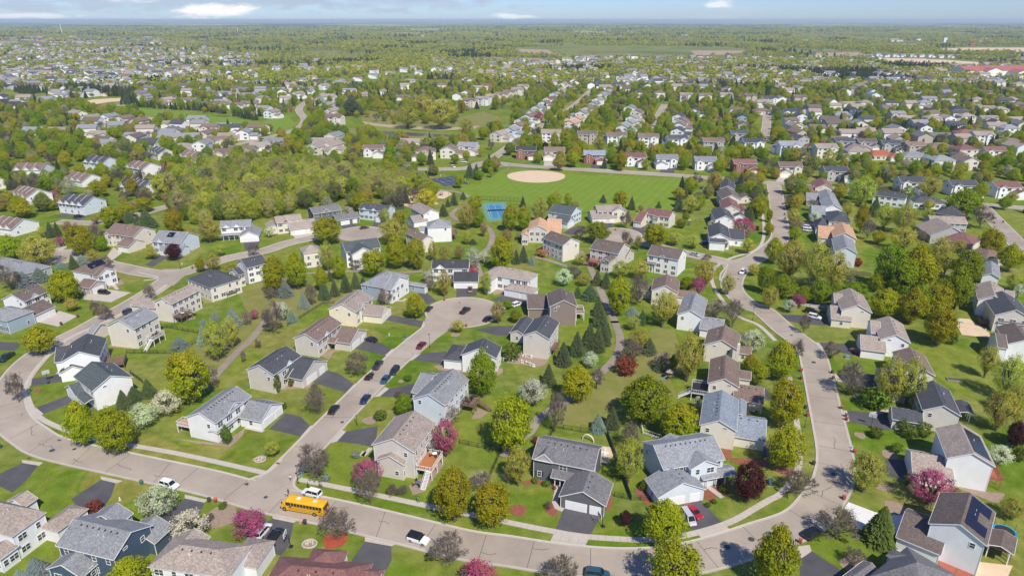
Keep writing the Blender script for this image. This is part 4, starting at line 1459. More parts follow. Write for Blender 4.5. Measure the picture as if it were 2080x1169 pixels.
# --- west: the bend
house('house', 'b1', (1912, 770), (1645, 970), (1430, 930), 6.0, 'w', 'g', 'f', 'x', False, [((1840, 925), (2156, 825), 3.0, GD(r='y', g='f')), ((1650, 1045), (1868, 890), 3.0, GD(r='x', porch=1, pitch=.28)), ((1740, 900), (1840, 810), 5.9, GD(r='y', win=1))], desc='white house with long front porch', vents=10, wallside='f', decks=[((1360, 980), (1465, 1010), 2.4, GD(rail=M_TRIM, wood=flat('pink_deck', (0.5, 0.25, 0.2), 0.7)))])
house('house', 'b1', (860, 520), (1002, 622), (722, 735), 6.2, 'w', 'x', 'k', 'x', False, [((590, 765), (740, 790), 3.0, GD(r='x', porch=1, pitch=.35)), ((530, 690), (650, 740), 3.2, GD(r='y'))], desc='white house with slate roof and front pillars', vents=9)
house('house', 'b1', (808, 328), (755, 462), (487, 488), 6.4, 'w', 'd', 'k', 'x', False, [((462, 592), (670, 545), 3.1, GD(r='x')), ((530, 490), (480, 400), 5.0, GD(r='y'))], desc='white house with long wooden deck', vents=9, wallside='f', decks=[((820, 480), (950, 520), 1.8, GD(st='b'))])
house('house', 'b1', (1207, 150), (1025, 252), (838, 222), 7.3, 'o', 'g', 'k', 'x', False, [((702, 290), (835, 225), 3.2, GD(r='y'))], desc='cream house with grey roof and corner deck', wallside='f', vents=10, decks=[((1115, 330), (1262, 285), 2.6, GD(rail=M_TRIM, st='a'))])
house('house', 'a1', (1525, 862), (1312, 968), (1175, 955), 7.3, 'o', 't', 'k', 'x', False, [((1090, 935), (1185, 1000), 3.2, GD(r='y'))], desc='cream house with tan roof and brown deck', wallside='f', vents=7, decks=[((1325, 1065), (1470, 1030), 2.6, GD(st='b'))])
house('house', 'a1', (1437, 775), (1612, 845), (1822, 768), 5.9, 'o', 'd', 'a', 'x', True, [((1830, 745), (1760, 715), 5.4, GD(r='y'))], desc='cream house with charcoal hip roof', wallside='bf', vents=3, decks=[((1690, 875), (1812, 870), 1.6, {})])
house('house', 'a1', (2045, 655), (1892, 692), (1808, 652), 7.0, 'w', 'd', 'k', 'x', False, [], desc='white house with charcoal roof beside two maples', wallside='f')
house('house', 'a1', (862, 700), (740, 745), (540, 722), 5.6, 'w', 'b', 'f', 'x', True, [((595, 830), (805, 800), 3.0, GD(r='y', g='f', wall='t')), ((745, 760), (860, 705), 5.6, GD(r='y', win=1))], desc='white house with two solar arrays', wallside='f', solar=[('near', 1, 8, .5, 4, set())], vents=3)
house('house', 'a1', (370, 868), (185, 948), (28, 930), 5.8, 'w', 'u', 'f', 'x', False, [((110, 1038), (412, 985), 3.1, GD(r='x', g='f', hip=False)), ], desc='white house with broad concrete drive', wallside='f', gables=[(.4, 3.2)], vents=4)
house('house', 'a1', (-120, 1060), (50, 1098), 9.0, 5.0, 's', 'g', 'f', 'x', True, [((0, 1120), (64, 1090), 3.0, GD(r='x', porch=1))], desc='blue-grey house at the west edge', vents=2)
house('house', 'a1', (-60, 700), (240, 770), (430, 690), 3.4, 'g', 'g', 'f', 'x', True, [((-100, 660), (130, 630), 3.4, GD(r='y', hip=True))], desc='long low house with grey hip roofs', vents=8)
house('house', 'a1', (810, 425), (1018, 455), (1142, 395), 5.8, 'c', 'b', 'f', 'x', False, [((898, 520), (1107, 490), 3.1, GD(r='x', g='f')), ((845, 440), (910, 400), 5.7, GD(r='y', win=1))], desc='cream house with brown roof and stone front', vents=3)
house('house', 'a1', (1165, 490), (1378, 505), (1458, 438), 5.8, 'l', 'g', 'f', 'x', False, [((1222, 548), (1445, 530), 3.1, GD(r='x', g='f')), ((1165, 520), (1230, 515), 3.0, GD(r='x', porch=1, pitch=.3))], desc='pale house with one solar array', solar=[('near', 5.5, 10.0, 1.0, 4.2, set())], gables=[(.3, 3.0)], vents=3)
house('house', 'a1', (1690, 385), (1915, 372), 8.5, 5.8, 'w', 'g', 'f', 'x', False, [((1835, 452), (2000, 392), 3.1, GD(r='y', g='f')), ((1685, 445), (1840, 430), 2.9, GD(r='x', porch=1, pitch=.3))], desc='white house with grey roof and porch below the woods', gables=[(.2, 3.0), (.55, 3.0)], vents=2)
# --- north of the greenway
house('house', 'a2', (160, 350), (348, 328), 8.5, 5.8, 'o', 't', 'f', 'x', False, [((262, 400), (425, 335), 3.1, GD(r='x', g='f')), ((95, 390), (160, 345), 3.2, GD(r='y'))], desc='cream house with red gables', gables=[(.35, 3.6, 'f', 'r')], vents=2)
house('house', 'a2', (440, 280), (650, 248), 9, 5.8, 'e', 'm', 'f', 'x', False, [((620, 330), (748, 280), 3.1, GD(r='x', g='f'))], desc='dark olive house', gables=[(.45, 4, 'f', 'b')], vents=2)
house('house', 'a2', (790, 240), (1000, 262), 8.5, 5.8, 'l', 'd', 'f', 'x', False, [((915, 300), (1045, 250), 3.1, GD(r='y', g='f'))], desc='pale blue house with charcoal roof by the woods', gables=[(.2, 2.6), (.55, 2.6)], vents=2)
house('house', 'a2', (1190, 232), (1283, 285), (1388, 262), 6.0, 'w', 't', 'f', 'x', False, [((1163, 312), (1315, 325), 3.1, GD(r='y', g='f'))], desc='white house with tan roof near the courts', vents=3)
house('house', 'a2', (1315, 385), (1495, 378), 9.0, 7.4, 'w', 'g', 'k', 'y', True, [((1255, 400), (1318, 380), 3.4, GD(r='x'))], desc='tall white house with grey hip roof', wallside='b', vents=2, decks=[((1500, 440), (1530, 400), 3.0, {})])
house('house', 'a2', (1150, 425), (1275, 480), (1325, 455), 6.2, 'o', 'b', 'k', 'x', False, [], desc='cream house half hidden by tall maples', vents=2)
house('house', 'a2', (950, 535), (690, 570), (625, 520), 7.3, 'w', 'x', 'k', 'x', False, [((738, 590), (862, 520), 7.2, GD(r='y', win=1))], desc='white three storey house with dark green roof', wallside='f', vents=2)
house('house', 'a2', (495, 565), (365, 582), (258, 550), 6.8, 'o', 't', 'k', 'x', True, [], desc='cream house with tan hip roof between maples', vents=2)
house('house', 'a3', (313, 340), (300, 403), (168, 398), 6.6, 'p', 'o', 'k', 'x', False, [((305, 425), (418, 350), 3.6, GD(r='y')), ((115, 440), (170, 405), 5.0, GD(r='x', win=1))], desc='beige house with orange roof', wallside='a', vents=1, decks=[((95, 450), (118, 430), 2.6, {})])
house('house', 'a3', (568, 252), (490, 290), (320, 262), 5.9, 'l', 'x', 'f', 'y', False, [((362, 335), (515, 325), 3.1, GD(r='y', g='f'))], desc='pale blue house with slate roof by the playing field', vents=2)
house('house', 'a3', (695, 262), (885, 255), 8.5, 5.8, 'c', 't', 'f', 'x', False, [((655, 312), (800, 265), 3.1, GD(r='x', g='f')), ((805, 265), (880, 230), 5.7, GD(r='y', win=1))], desc='cream house with tan roof by the playing field', vents=2)
house('house', 'a3', (1052, 275), (1243, 305), (1302, 280), 6.0, 'c', 'r', 'f', 'x', False, [((970, 335), (1112, 295), 3.1, GD(r='x', g='f')), ((1120, 300), (1190, 275), 5.9, GD(r='y', win=1))], desc='cream house with dark red roof', vents=1)
house('house', 'a3', (278, 462), (428, 520), (555, 492), 7.8, 'o', 'u', 'f', 'x', False, [], desc='tall cream house with red deck', wallside='f', vents=4, decks=[((225, 560), (315, 575), 2.8, GD(wood=flat('cedar', (0.36, 0.12, 0.06), 0.7)))])
house('house', 'a3', (640, 545), (850, 585), (912, 525), 7.2, 'p', 'u', 'f', 'x', False, [((720, 632), (850, 600), 5.4, GD(r='y', win=1)), ((865, 600), (972, 570), 3.6, GD(r='x'))], desc='beige house with rust coloured deck', wallside='f', vents=8, decks=[((620, 640), (715, 640), 2.8, GD(wood=flat('cedar', (0.36, 0.12, 0.06), 0.7), st='a'))])
house('house', 'a3', (1078, 590), (1310, 630), (1405, 580), 7.6, 'w', 'u', 'f', 'x', False, [((1165, 605), (1245, 590), 7.5, GD(r='y', win=1)), ((1060, 650), (1165, 640), 4.2, GD(r='x', porch=2, pitch=.2))], desc='tall white house with dark awning', wallside='f', vents=3)
house('house', 'a3', (1315, 795), (1305, 880), (1113, 858), 6.0, 'c', 'b', 'k', 'x', False, [((1300, 910), (1440, 880), 3.1, GD(r='y')), ((1110, 870), (1045, 830), 3.3, GD(r='y'))], desc='cream house with brown roof beside the pink tree', vents=3)
# rows either side of the straight street to the north
house('house', 'a3', (1735, 25), (1740, 92), (1637, 88), 5.8, 'c', 'd', 'k', 'x', False, [((1745, 60), (1840, 20), 3.1, GD(r='x'))], desc='cream house with slate roof, top of the east row', vents=0)
house('house', 'a3', (1740, 105), (1790, 170), (1645, 160), 5.8, 'c', 'u', 'k', 'x', False, [((1790, 160), (1842, 130), 3.1, GD(r='x'))], desc='cream house with brown roof in the row', vents=0)
house('house', 'a3', (1755, 185), (1780, 250), (1645, 228), 5.6, 'c', 'r', 'k', 'x', False, [((1785, 270), (1812, 215), 3.1, GD(r='x'))], desc='cream house with dark red roof in the row', vents=0)
house('house', 'a3', (1700, 260), (1740, 330), (1595, 320), 5.4, 'w', 'd', 'k', 'x', False, [((1745, 300), (1790, 260), 3.1, GD(r='x'))], desc='white house with slate roof behind a white blossom tree', vents=0)
house('house', 'a3', (1680, 355), (1705, 470), (1545, 410), 5.4, 'w', 'd', 'k', 'x', False, [((1670, 500), (1550, 465), 4.0, GD(r='y')), ((1700, 470), (1800, 420), 3.4, GD(r='y'))], desc='white house with slate roof beside the magenta tree', vents=0)
house('house', 'a4', (540, 35), (572, 88), (440, 80), 5.8, 'c', 'r', 'k', 'x', False, [((455, 120), (345, 80), 3.1, GD(r='y'))], desc='cream house with dark red roof at the crossroads', vents=0)
house('house', 'a4', (570, 115), (605, 180), (485, 175), 5.8, 'c', 'g', 'k', 'x', False, [((475, 185), (360, 140), 3.1, GD(r='y'))], desc='cream house with grey roof, nearer the crossroads', vents=0)
house('house', 'a4', (600, 175), (640, 245), (505, 238), 5.8, 'w', 'z', 'k', 'x', False, [((515, 300), (395, 240), 3.1, GD(r='y'))], desc='white house with pale grey roof in the west-facing row', vents=0)
house('house', 'a4', (670, 270), (705, 350), (545, 338), 5.8, 'c', 'd', 'k', 'x', True, [((545, 395), (430, 330), 3.1, GD(r='y', hip=True))], desc='cream house with charcoal hip roof, two white cars', vents=0)
house('house', 'a4', (712, 378), (748, 470), (582, 460), 5.8, 'c', 'o', 'k', 'x', False, [((575, 470), (450, 395), 3.2, GD(r='y'))], desc='cream house with orange roof beyond the feathery trees', vents=0)
house('house', 'a4', (720, 478), (752, 580), (588, 552), 6.6, 'l', 'g', 'k', 'x', False, [], desc='pale blue house behind the feathery trees', vents=0)
house('house', 'a4', (1330, 345), (1600, 355), 9, 5.2, 'g', 't', 'f', 'x', False, [((1325, 445), (1500, 380), 4.0, GD(r='y'))], desc='grey house with tan roof beside the pink tree', vents=2)
house('house', 'a4', (1410, 475), (1640, 520), (1600, 430), 3.6, 'c', 'r', 'f', 'x', True, [], desc='low house with dark red roof in the east trees', vents=0)
house('house', 'a4', (1600, 560), (1750, 620), (1740, 545), 3.6, 'c', 'b', 'f', 'x', True, [], desc='low brown-roofed house behind big maples', vents=0)
house('house', 'a4', (1355, 272), (1550, 302), (1530, 240), 4.6, 'b', 'd', 'f', 'x', True, [], desc='brown house with slate hip roof', vents=0)
house('house', 'a4', (885, 135), (1125, 165), 9, 5.6, 'w', 'd', 'f', 'x', True, [], desc='white house with charcoal roof near the east junction', vents=2)
house('house', 'a4', (1195, 190), (1440, 200), 9, 3.6, 'w', 'd', 'f', 'x', True, [], desc='low white house with charcoal roof', vents=2)
# --- terraces of town houses in the west


def townhouse(p, A, B, C, units, wall, roof, h=5.6, desc='', hh=None):
    g = [((i + .5) / units, 4.6) for i in range(units)]
    r_ = house('townhouse_block', p, A, B, C, h, wall, roof, 'f', 'x', False, (), desc=desc, gables=g, vents=0)
    r_.name = 'terrace'
    r_['category'] = 'terrace'
    r_['group'] = 'terraces of town houses'
    rec = HOUSES[-1]
    W = rec[4][0][1]
    D = rec[4][0][3]
    v = Vol(0, W, 0, D, h)
    for i in range(units):
        d_, pn = garage_mesh(min(4.8, W / units - 1.4))
        put(r_, d_, v, 'f', W * (i + .5) / units, .02, 'garage_door', child=pn, cname='panel')
        if i:
            mb = MB()
            x = W * i / units
            mb.prism((x, -.5, h - .1), (x, D / 2, h + D / 4 + .22), .12, .22)
            mb.prism((x, D + .5, h - .1), (x, D / 2, h + D / 4 + .22), .12, .22)
            obj('parapet', mb.mesh('parapet', [M_TRIM]), r_)
    return r_


townhouse('a1', (445, 195), (775, 235), (868, 165), 4, 'l', 'd', desc='white terrace with charcoal roofs nearest the woods')
townhouse('a1', (70, 125), (350, 195), (470, 125), 4, 'w', 'b', desc='white terrace with brown roofs')
townhouse('a1', (-200, 10), (110, 95), (240, 70), 4, 'w', 'd', desc='white terrace with charcoal roofs at the west edge')
townhouse('a1', (920, 70), (1200, 112), (1310, 48), 4, 'w', 'd', 3.6, 'low white terrace with charcoal roof')
townhouse('a1', (-120, 370), (330, 430), (430, 325), 4, 'w', 'b', 4.0, 'low white terrace with brown roof')
townhouse('t1', (495, 960), (700, 985), (780, 945), 3, 'l', 'd', 5.6, 'white terrace with slate roofs in the far row')
townhouse('t1', (745, 990), (960, 1030), (1035, 985), 3, 'w', 'b', 5.6, 'white terrace with brown roofs in the far row')
townhouse('t1', (1020, 1015), (1230, 1045), (1305, 1005), 3, 'l', 'd', 5.6, 'white terrace with slate roofs beside the woods')
townhouse('t1', (705, 1095), (960, 1120), (1015, 1075), 4, 'w', 'k', 3.8, 'low white terrace with black roof')
townhouse('t1', (75, 1010), (270, 1010), (355, 975), 3, 'w', 'b', 5.0, 'white terrace with brown roofs behind maples')
townhouse('t1', (880, 900), (1000, 940), (1060, 910), 3, 'c', 'd', 4.5, 'cream terrace with slate roof')
townhouse('t1', (1060, 925), (1290, 960), (1350, 925), 3, 'w', 'b', 4.2, 'low cream terrace with brown roof')
townhouse('t1', (380, 1060), (620, 1100), (690, 1060), 3, 'w', 'b', 3.8, 'low white terrace with dull brown roof')

# ------------------------------------------------------------------ the houses further off: eight designs, copied with colours of their own
def template(kindname):
    vols, gar = [], []
    if kindname == 'A':      # two storeys, garage forward
        vols = [(Vol(-6, 6, -4.2, 4.2, 5.7, 'x'), 0), (Vol(0.6, 7.0, -8.4, -2.5, 3.1, 'y'), 1), (Vol(-5.2, -1.6, -4.9, 0, 5.65, 'y'), 2)]
        gar = [(1, 'f')]
    elif kindname == 'M':    # the same, handed
        vols = [(Vol(-6, 6, -4.2, 4.2, 5.7, 'x'), 0), (Vol(-7.0, -0.6, -8.4, -2.5, 3.1, 'y'), 1), (Vol(1.6, 5.2, -4.9, 0, 5.65, 'y'), 2)]
        gar = [(1, 'f')]
    elif kindname == 'B':    # back of a tall house
        vols = [(Vol(-6.5, 6.5, -4.4, 4.4, 7.2, 'x'), 0), (Vol(1, 5.4, -5.4, 0, 7.15, 'y'), 2), (Vol(-7.5, -1, 2, 8, 4.5, 'y'), 3)]
    elif kindname == 'G':    # gable end towards the camera, garage to one side
        vols = [(Vol(-4.4, 4.4, -6, 6, 5.8, 'y'), 0), (Vol(3.5, 9.5, -3.6, 3.0, 3.2, 'x'), 1)]
        gar = [(1, 'b')]
    elif kindname == 'H':
        vols = [(Vol(-4.4, 4.4, -6, 6, 5.8, 'y'), 0), (Vol(-9.5, -3.5, -3.6, 3.0, 3.2, 'x'), 1)]
        gar = [(1, 'a')]
    elif kindname == 'R':    # rambler with hips
        vols = [(Vol(-8, 8, -5.5, 5.5, 3.1, 'x', True, 0.45), 0), (Vol(2.5, 8.6, -9.0, -1, 3.1, 'y', True, 0.5), 1)]
        gar = [(1, 'f')]
    elif kindname == 'P':    # two storeys under a hip
        vols = [(Vol(-6, 6, -4.8, 4.8, 5.8, 'x', True), 0), (Vol(-8.5, -2.4, -7.6, -1, 3.2, 'y', True), 1)]
        gar = [(1, 'f')]
    elif kindname == 'L':    # low gabled
        vols = [(Vol(-7.5, 7.5, -4.5, 4.5, 3.3, 'x'), 0), (Vol(-6.6, -0.8, -7.6, -2, 3.2, 'y'), 1), (Vol(2.2, 6.6, -6.2, 0, 3.25, 'y'), 2)]
        gar = [(1, 'f')]
    parts = []
    wm, rm, tm = [], [], []
    for v, t in vols:
        w = v.wall()
        r_, tr = v.roof()
        parts.append(('wall', w.mesh('wall', [M_WALL])))
        parts.append(('roof', (r_.mesh('roof', [M_ROOF]), tr.mesh('fascia', [M_TRIM]))))
    wins = []
    for vi, (v, t) in enumerate(vols):
        if t == 3:
            continue
        for sd in 'fab':
            o0, d, L, rz = face_frame(v, sd)
            if (vi, sd) in gar:
                wins.append(('garage_door', min(4.8, L - 1.2), v, sd, L / 2, 0.02))
                continue
            if t == 1:
                continue
            levels = [1.0, 3.8] if 5 < v.h < 7 else ([0.6, 3.1, 5.5] if v.h >= 7 else [1.0])
            n = max(1, int(L / 3.1))
            if sd != 'f':
                n = 1
                levels = levels[-1:]
            for z_ in levels:
                for i in range(n):
                    t_ = L * (i + .5) / n
                    if sd == 'f' and vi == 0 and any(v2.x0 - .8 < (v.x0 + t_) < v2.x1 + .8 and z_ < v2.h + .6 for v2, _ in vols[1:] if v2.y0 < v.y0):
                        continue
                    wins.append(('window', 2 if (i % 2 and sd == 'f') else 1, v, sd, t_, z_))
    return parts, wins, [(v.x0, v.x1, v.y0, v.y1) for v, _ in vols]


_tw = {}


def flat_window(cols):
    if cols not in _tw:
        mb = MB()
        w = .95 * cols
        mb.box(-w / 2 - .1, w / 2 + .1, -.05, 0, -.1, 1.4, 0)
        for c in range(cols):
            x = -w / 2 + .95 * c
            mb.box(x + .05, x + .9, -.07, -.05, 0, 1.3, 1)
        _tw[cols] = mb.mesh('window', [M_TRIM, M_GLASS])
    return _tw[cols]


TPL = {k: template(k) for k in 'AMBGHRPL'}
TYPE_WORDS = dict(A='two storey house', M='two storey house', B='tall house', G='gable-ended house', H='gable-ended house', R='low hipped house', P='hip-roofed house', L='low house')
ZONES = [('the pond', gs(800, 273)), ('the baseball infield', gs(1089, 357)), ('the red-roofed school', gs(2000, 150)), ('the ploughed field', gs(1330, 112)), ('the far dead-end street', gs(1551, 284)),
         ('the striped lawn', gs(585, 250)), ('the west woodland', gs(600, 350)), ('the town house terraces', gs(230, 350)), ('the yellow forsythia bank', gs(995, 240)), ('the basketball court', gs(918, 366)),
         ('the long conifer belt', gs(400, 205)), ('the orange-roofed pair', gs(1160, 243)), ('the curving white fence', gs(790, 215)), ('the east crossroads', gs(1975, 413)), ('the bright red roof', gs(1787, 311)),
         ('the dark pine clump', gs(1740, 265)), ('the brick building', gs(20, 208))]
MID = []
SKIP = []


def zone_of(c):
    return min(ZONES, key=lambda z: (z[1] - c).length)


def mid_house(p, x, y, t, wall, roof, yaw=0):
    hh = 6.0 if t in 'AMGHPB' else 3.8
    c = G(p, x, y, hh)
    if any((c - h_[2]).length < (8 if h_[1] is None else 11) for h_ in HOUSES):
        SKIP.append((p, x, y))
        return
    parts, wins, boxes = TPL[t]
    rz = R(yaw + random.uniform(-4, 4))
    root = thing('house', '', 'house', (c.x, c.y, 0), rz, 'houses of the suburb', None, None, (1.27, 1.27, 1.14))
    f1, f2 = random.uniform(.93, 1.05), random.uniform(.85, 1.15)
    wc = [q * f1 * random.uniform(.985, 1.015) for q in WC[wall]]
    rc = [q * f2 * random.uniform(.97, 1.03) for q in RC[roof]]
    for nm, me in parts:
        if nm == 'roof':
            ro = obj('roof', me[0], root, color=rc)
            if c.y < 620:
                obj('fascia', me[1], ro)
        else:
            obj('wall', me, root, color=wc)
    for k, w, v, sd, t_, z_ in wins:
        if c.y > 900 and k == 'window':
            continue
        o0, d, L, r2 = face_frame(v, sd)
        a = r2 + rz
        nrm = Vector((math.sin(a), -math.cos(a)))
        if nrm.dot(-c) < 0:
            continue
        me = garage_mesh(w)[0] if k == 'garage_door' else flat_window(w)
        obj(k, me, root, (o0[0] + d[0] * t_, o0[1] + d[1] * t_, z_), r2)
    MID.append((root, c, t, wall, roof))
    HOUSES.append([root, None, c, 7, boxes, c, Vector((math.cos(rz), math.sin(rz))), Vector((-math.sin(rz), math.cos(rz))), wall, roof, hh])


MID_DATA = {
    't2': '''1105 890 A r k 0;1275 895 M c b 0;1510 915 A r s 0;1750 930 A w r 0;1940 940 M w g 0;205 880 A w b 0;510 895 P c b 10;650 885 G c b -10;765 865 A c g -15;430 840 L c t 0;
1255 800 B w t 0;1470 808 B t b 0;1640 818 B w b 0;1830 825 B w b 0;2000 835 B w d 0;
950 795 G c t -25;1020 770 G l g -25;1060 745 G w b -25;1085 715 G w g -25;1125 692 G w b -25;1145 668 G w g -25;1180 640 G w g -25;1215 612 G w b -25;1245 588 G w r -25;1280 560 G w t -25;1315 535 G w t -25;
1380 730 H w o -25;1410 705 H w o -25;1440 672 H w g -25;1475 645 H c b -25;1510 618 H w g -25;1535 592 H w g -25;1560 565 H w g -25;1590 545 H t t -25;
1725 640 G w g -25;1765 665 G c b -25;1740 700 G w t -25;1720 728 G c g -25;1690 755 G w g -25;1770 550 P w d 0;1898 550 P c b 0;2015 690 G w d -20;2025 715 G w b -20;2020 742 G w b -20;2010 775 G w d -20;
105 460 A w r 0;195 445 A w g 0;250 545 G w t -20;385 505 M w t 20;420 480 A w t 0;605 505 P c b 0;380 575 L t b 0;775 605 B c b -15;850 595 B w t -15;910 580 B w t -15;965 568 B c b -15;1010 555 B c b -15;1055 540 B c t -15;1090 520 B c t -15;
700 565 G w b -10;750 548 G w b -10;825 520 A w g 0;870 508 A w r 0;500 605 L c t 10;620 605 L c t 0;470 425 A w g 0;580 380 A w g 0;650 400 M w g 0;560 405 L c t 0;745 395 A c b 0;835 420 P t t 0;905 372 A s g 0;990 405 A w g 0;1060 425 G w g 20;
1180 470 A w g 0;1290 485 A l t 0;1280 435 L c t 0;1235 445 L c t 0;1290 385 A w g 0;1360 352 A w t 0;1530 340 A s d 0;1950 410 A w d 0;2010 388 A t t 0;1440 465 A d d 0;1655 500 A t d 0;1890 500 L c t 0;1740 415 A w g 0;1880 465 P c t 0;1930 450 L c g 0;
2030 490 A b b 0;1400 490 G w b 0;1490 500 G w d 0;1535 480 G d d 0;620 375 L c g 0;700 375 M w d 0;780 375 A w g 0;1140 375 M w g 0;1220 372 M w g 0;440 395 A w t 0;380 410 A w g 0;1010 440 L t t 0;1090 400 P w t 0;
300 430 L c t 0;10 480 G w t 0;60 535 L w g 0;150 560 P t t 0;20 500 L w t 0;1680 370 A w g 0;1600 345 L t t 0;1470 380 M w t 0;1570 440 A w g 0;1330 500 H w t -25''',
    't3': '''1180 322 A w g 0;1230 326 M w d 0;1280 326 A w t 0;1325 326 M w g 0;1380 326 A c g 0;1435 326 M w g 0;1490 328 A w t 0;1550 331 M w t 0;1605 330 A c g 0;1660 330 M w t 0;1760 335 A w g 0;1860 345 P c g 0;1920 320 A w g 0;1960 350 P w d 0;2010 330 A c t 0;2040 355 M w g 0;1130 330 A w g 0;
1030 468 B w d 0;1150 472 B c g 0;1255 475 B w g 0;1310 462 B w d 0;1440 478 B t d 0;1590 482 B c g 0;1740 485 B t b 0;1895 495 B c g 0;815 465 A w g 0;870 468 M t b 0;690 435 A w g 0;500 445 A w g 0;580 478 A w t 0;930 442 G w d 0;
38 572 B c t 0;150 575 B c b 0;275 572 B w t 0;415 578 B t b 0;540 592 B w d 0;600 585 G w g 0;710 585 B t b 0;1150 562 G w g 0;985 540 G w t 0;1765 592 P c t 0;1590 600 A w t 0;1970 592 P c t 0;
90 658 G w d -15;340 652 A w b -20;490 655 R c b 0;375 695 G s d -15;655 660 A w d 0;715 688 G w d 0;25 692 G w d -20;20 722 G w b -20;15 775 G w d -20;655 715 A c b 10;680 745 G c g 0;375 740 G t b -10;350 792 A g d 0;700 785 G t b 15;705 822 G g d 15;
1250 612 P w d 0;1290 675 A c g 0;1020 650 G n d 0;1000 615 L w t 0;1285 762 G w g 0;1440 755 G w d 0;1420 728 A w g 0;1590 700 G w t 0;1640 738 A w d 0;1700 690 P c t 0;1690 790 P c r 0;1830 700 L c t 0;1990 708 L c t 0;1790 812 B w t 0;1960 838 R t b 0;1650 645 P g k 0;
195 852 B g b 0;430 855 B w d 0;645 872 B w z 0;860 888 B c t 0;970 838 A g d 0;1105 842 A g u 0;1250 852 A g d 0;1390 862 A t b 0;1540 865 R t b 0;1045 895 P c t 0;1190 912 R c R 0;1390 920 R c g 0;1550 948 P c g 0;1690 885 P c r 0;1860 892 A w r 0;1695 950 G c b 0;30 842 B w d 0;
150 952 A w g 0;380 968 A r r 0;650 985 M c b 0;920 1012 A g d 0;1370 1075 A w d 0;1670 1095 A w d 0;1925 1105 A w r 0;
220 405 A w g 0;290 360 A c g 0;400 375 L w g 0;60 360 A w t 0;130 350 A c g 0;450 340 L w t 0;30 385 L t t 0;260 430 A c d 0;520 370 M w g 0;470 415 G c d 0;740 350 A w g 0;820 365 L w g 0;60 440 L c t 0;350 400 A w d 0;420 405 P s d 0;
1150 395 P w g 0;1250 440 L c t 0;820 330 L w t 0;1870 470 A w g 0;2010 500 P c t 0;1560 420 A w t 0;1400 560 L c t 0;1450 610 P c g 0;1820 640 L c t 0;1900 650 P c t 0;1340 700 L w t 0;1500 700 P c t 0;1950 760 P w g 0;2010 620 P c b 0;1100 610 P c t 0''',
    't1': '''860 572 G w g -20;930 548 L t b 0;990 592 G w t -20;1130 592 L c b 0;1260 612 L c b 0;1320 602 L c t 0;1400 622 L w b 0;1480 612 L c b 0;1570 642 A w g -20;1615 665 G w t -20;1480 562 L w t 0;1390 562 L c t 0;1335 552 L w g 0;1240 548 L c b 0;1560 582 P c g 0;1700 582 A w t 0;
1770 557 G w t -30;1830 530 G w t -30;1925 508 G w g -30;2005 490 G w g -30;1940 622 G l g -30;1975 658 G c t -30;1990 705 B c b -15;460 668 L c t -30;540 698 G w t -30;650 692 G w g -20;740 702 G c b -20;830 718 G c b -20;875 712 L c t 0;1030 732 L c t 0;1250 752 A c b 0;355 770 L c t 0;
205 770 L c g 0;600 792 L c t 0;810 802 L c g 0;1095 868 R c t 0;1200 852 G w g 0;1300 825 L c b 0;1365 805 L c t 0;1450 785 G w g 0;1560 862 L w t 0;1640 835 L w g 0;1440 882 L t b 0;1360 900 L c b 0;1890 865 G c t -20;1975 858 G c t -20;1985 805 G c g -20;1920 835 L c t 0;
1270 458 L t t 0;1340 445 L t t 0;1450 480 L r d 0;1690 485 L c b 0;1790 470 L w g 0;1850 458 L c t 0;1550 488 L c g 0;70 615 L r k 0;140 620 L r k 0;20 600 L r k 0;230 475 L c t 0;90 470 L t g 0;30 450 L s g 0;310 455 L c t 0;420 440 A w d 0;600 432 A w d 0;690 425 A w g 0;760 425 L c t 0;
400 405 L c t 0;50 430 A w g 0;130 400 A w g 0;250 395 A y t 0;310 385 A y t 0;380 345 L t g 0;60 510 L s k 0;200 510 L r k 0;340 510 L c t 0;120 475 L t t 0;180 440 A w d 0;500 395 A w t 0;560 400 L c g 0;720 400 A w d 0''',
}
for p, s_ in MID_DATA.items():
    for item in s_.replace('\n', '').split(';'):
        if item.strip():
            x, y, t, w, r_, yaw = item.split()
            mid_house(p, float(x), float(y), t, w, r_, float(yaw))

print('skipped', len(SKIP), SKIP, len(HOUSES))

def inside(p, poly):
    c = False
    j = len(poly) - 1
    for i in range(len(poly)):
        a, b = poly[i], poly[j]
        if (a[1] > p[1]) != (b[1] > p[1]) and p[0] < (b[0] - a[0]) * (p[1] - a[1]) / (b[1] - a[1]) + a[0]:
            c = not c
        j = i
    return c


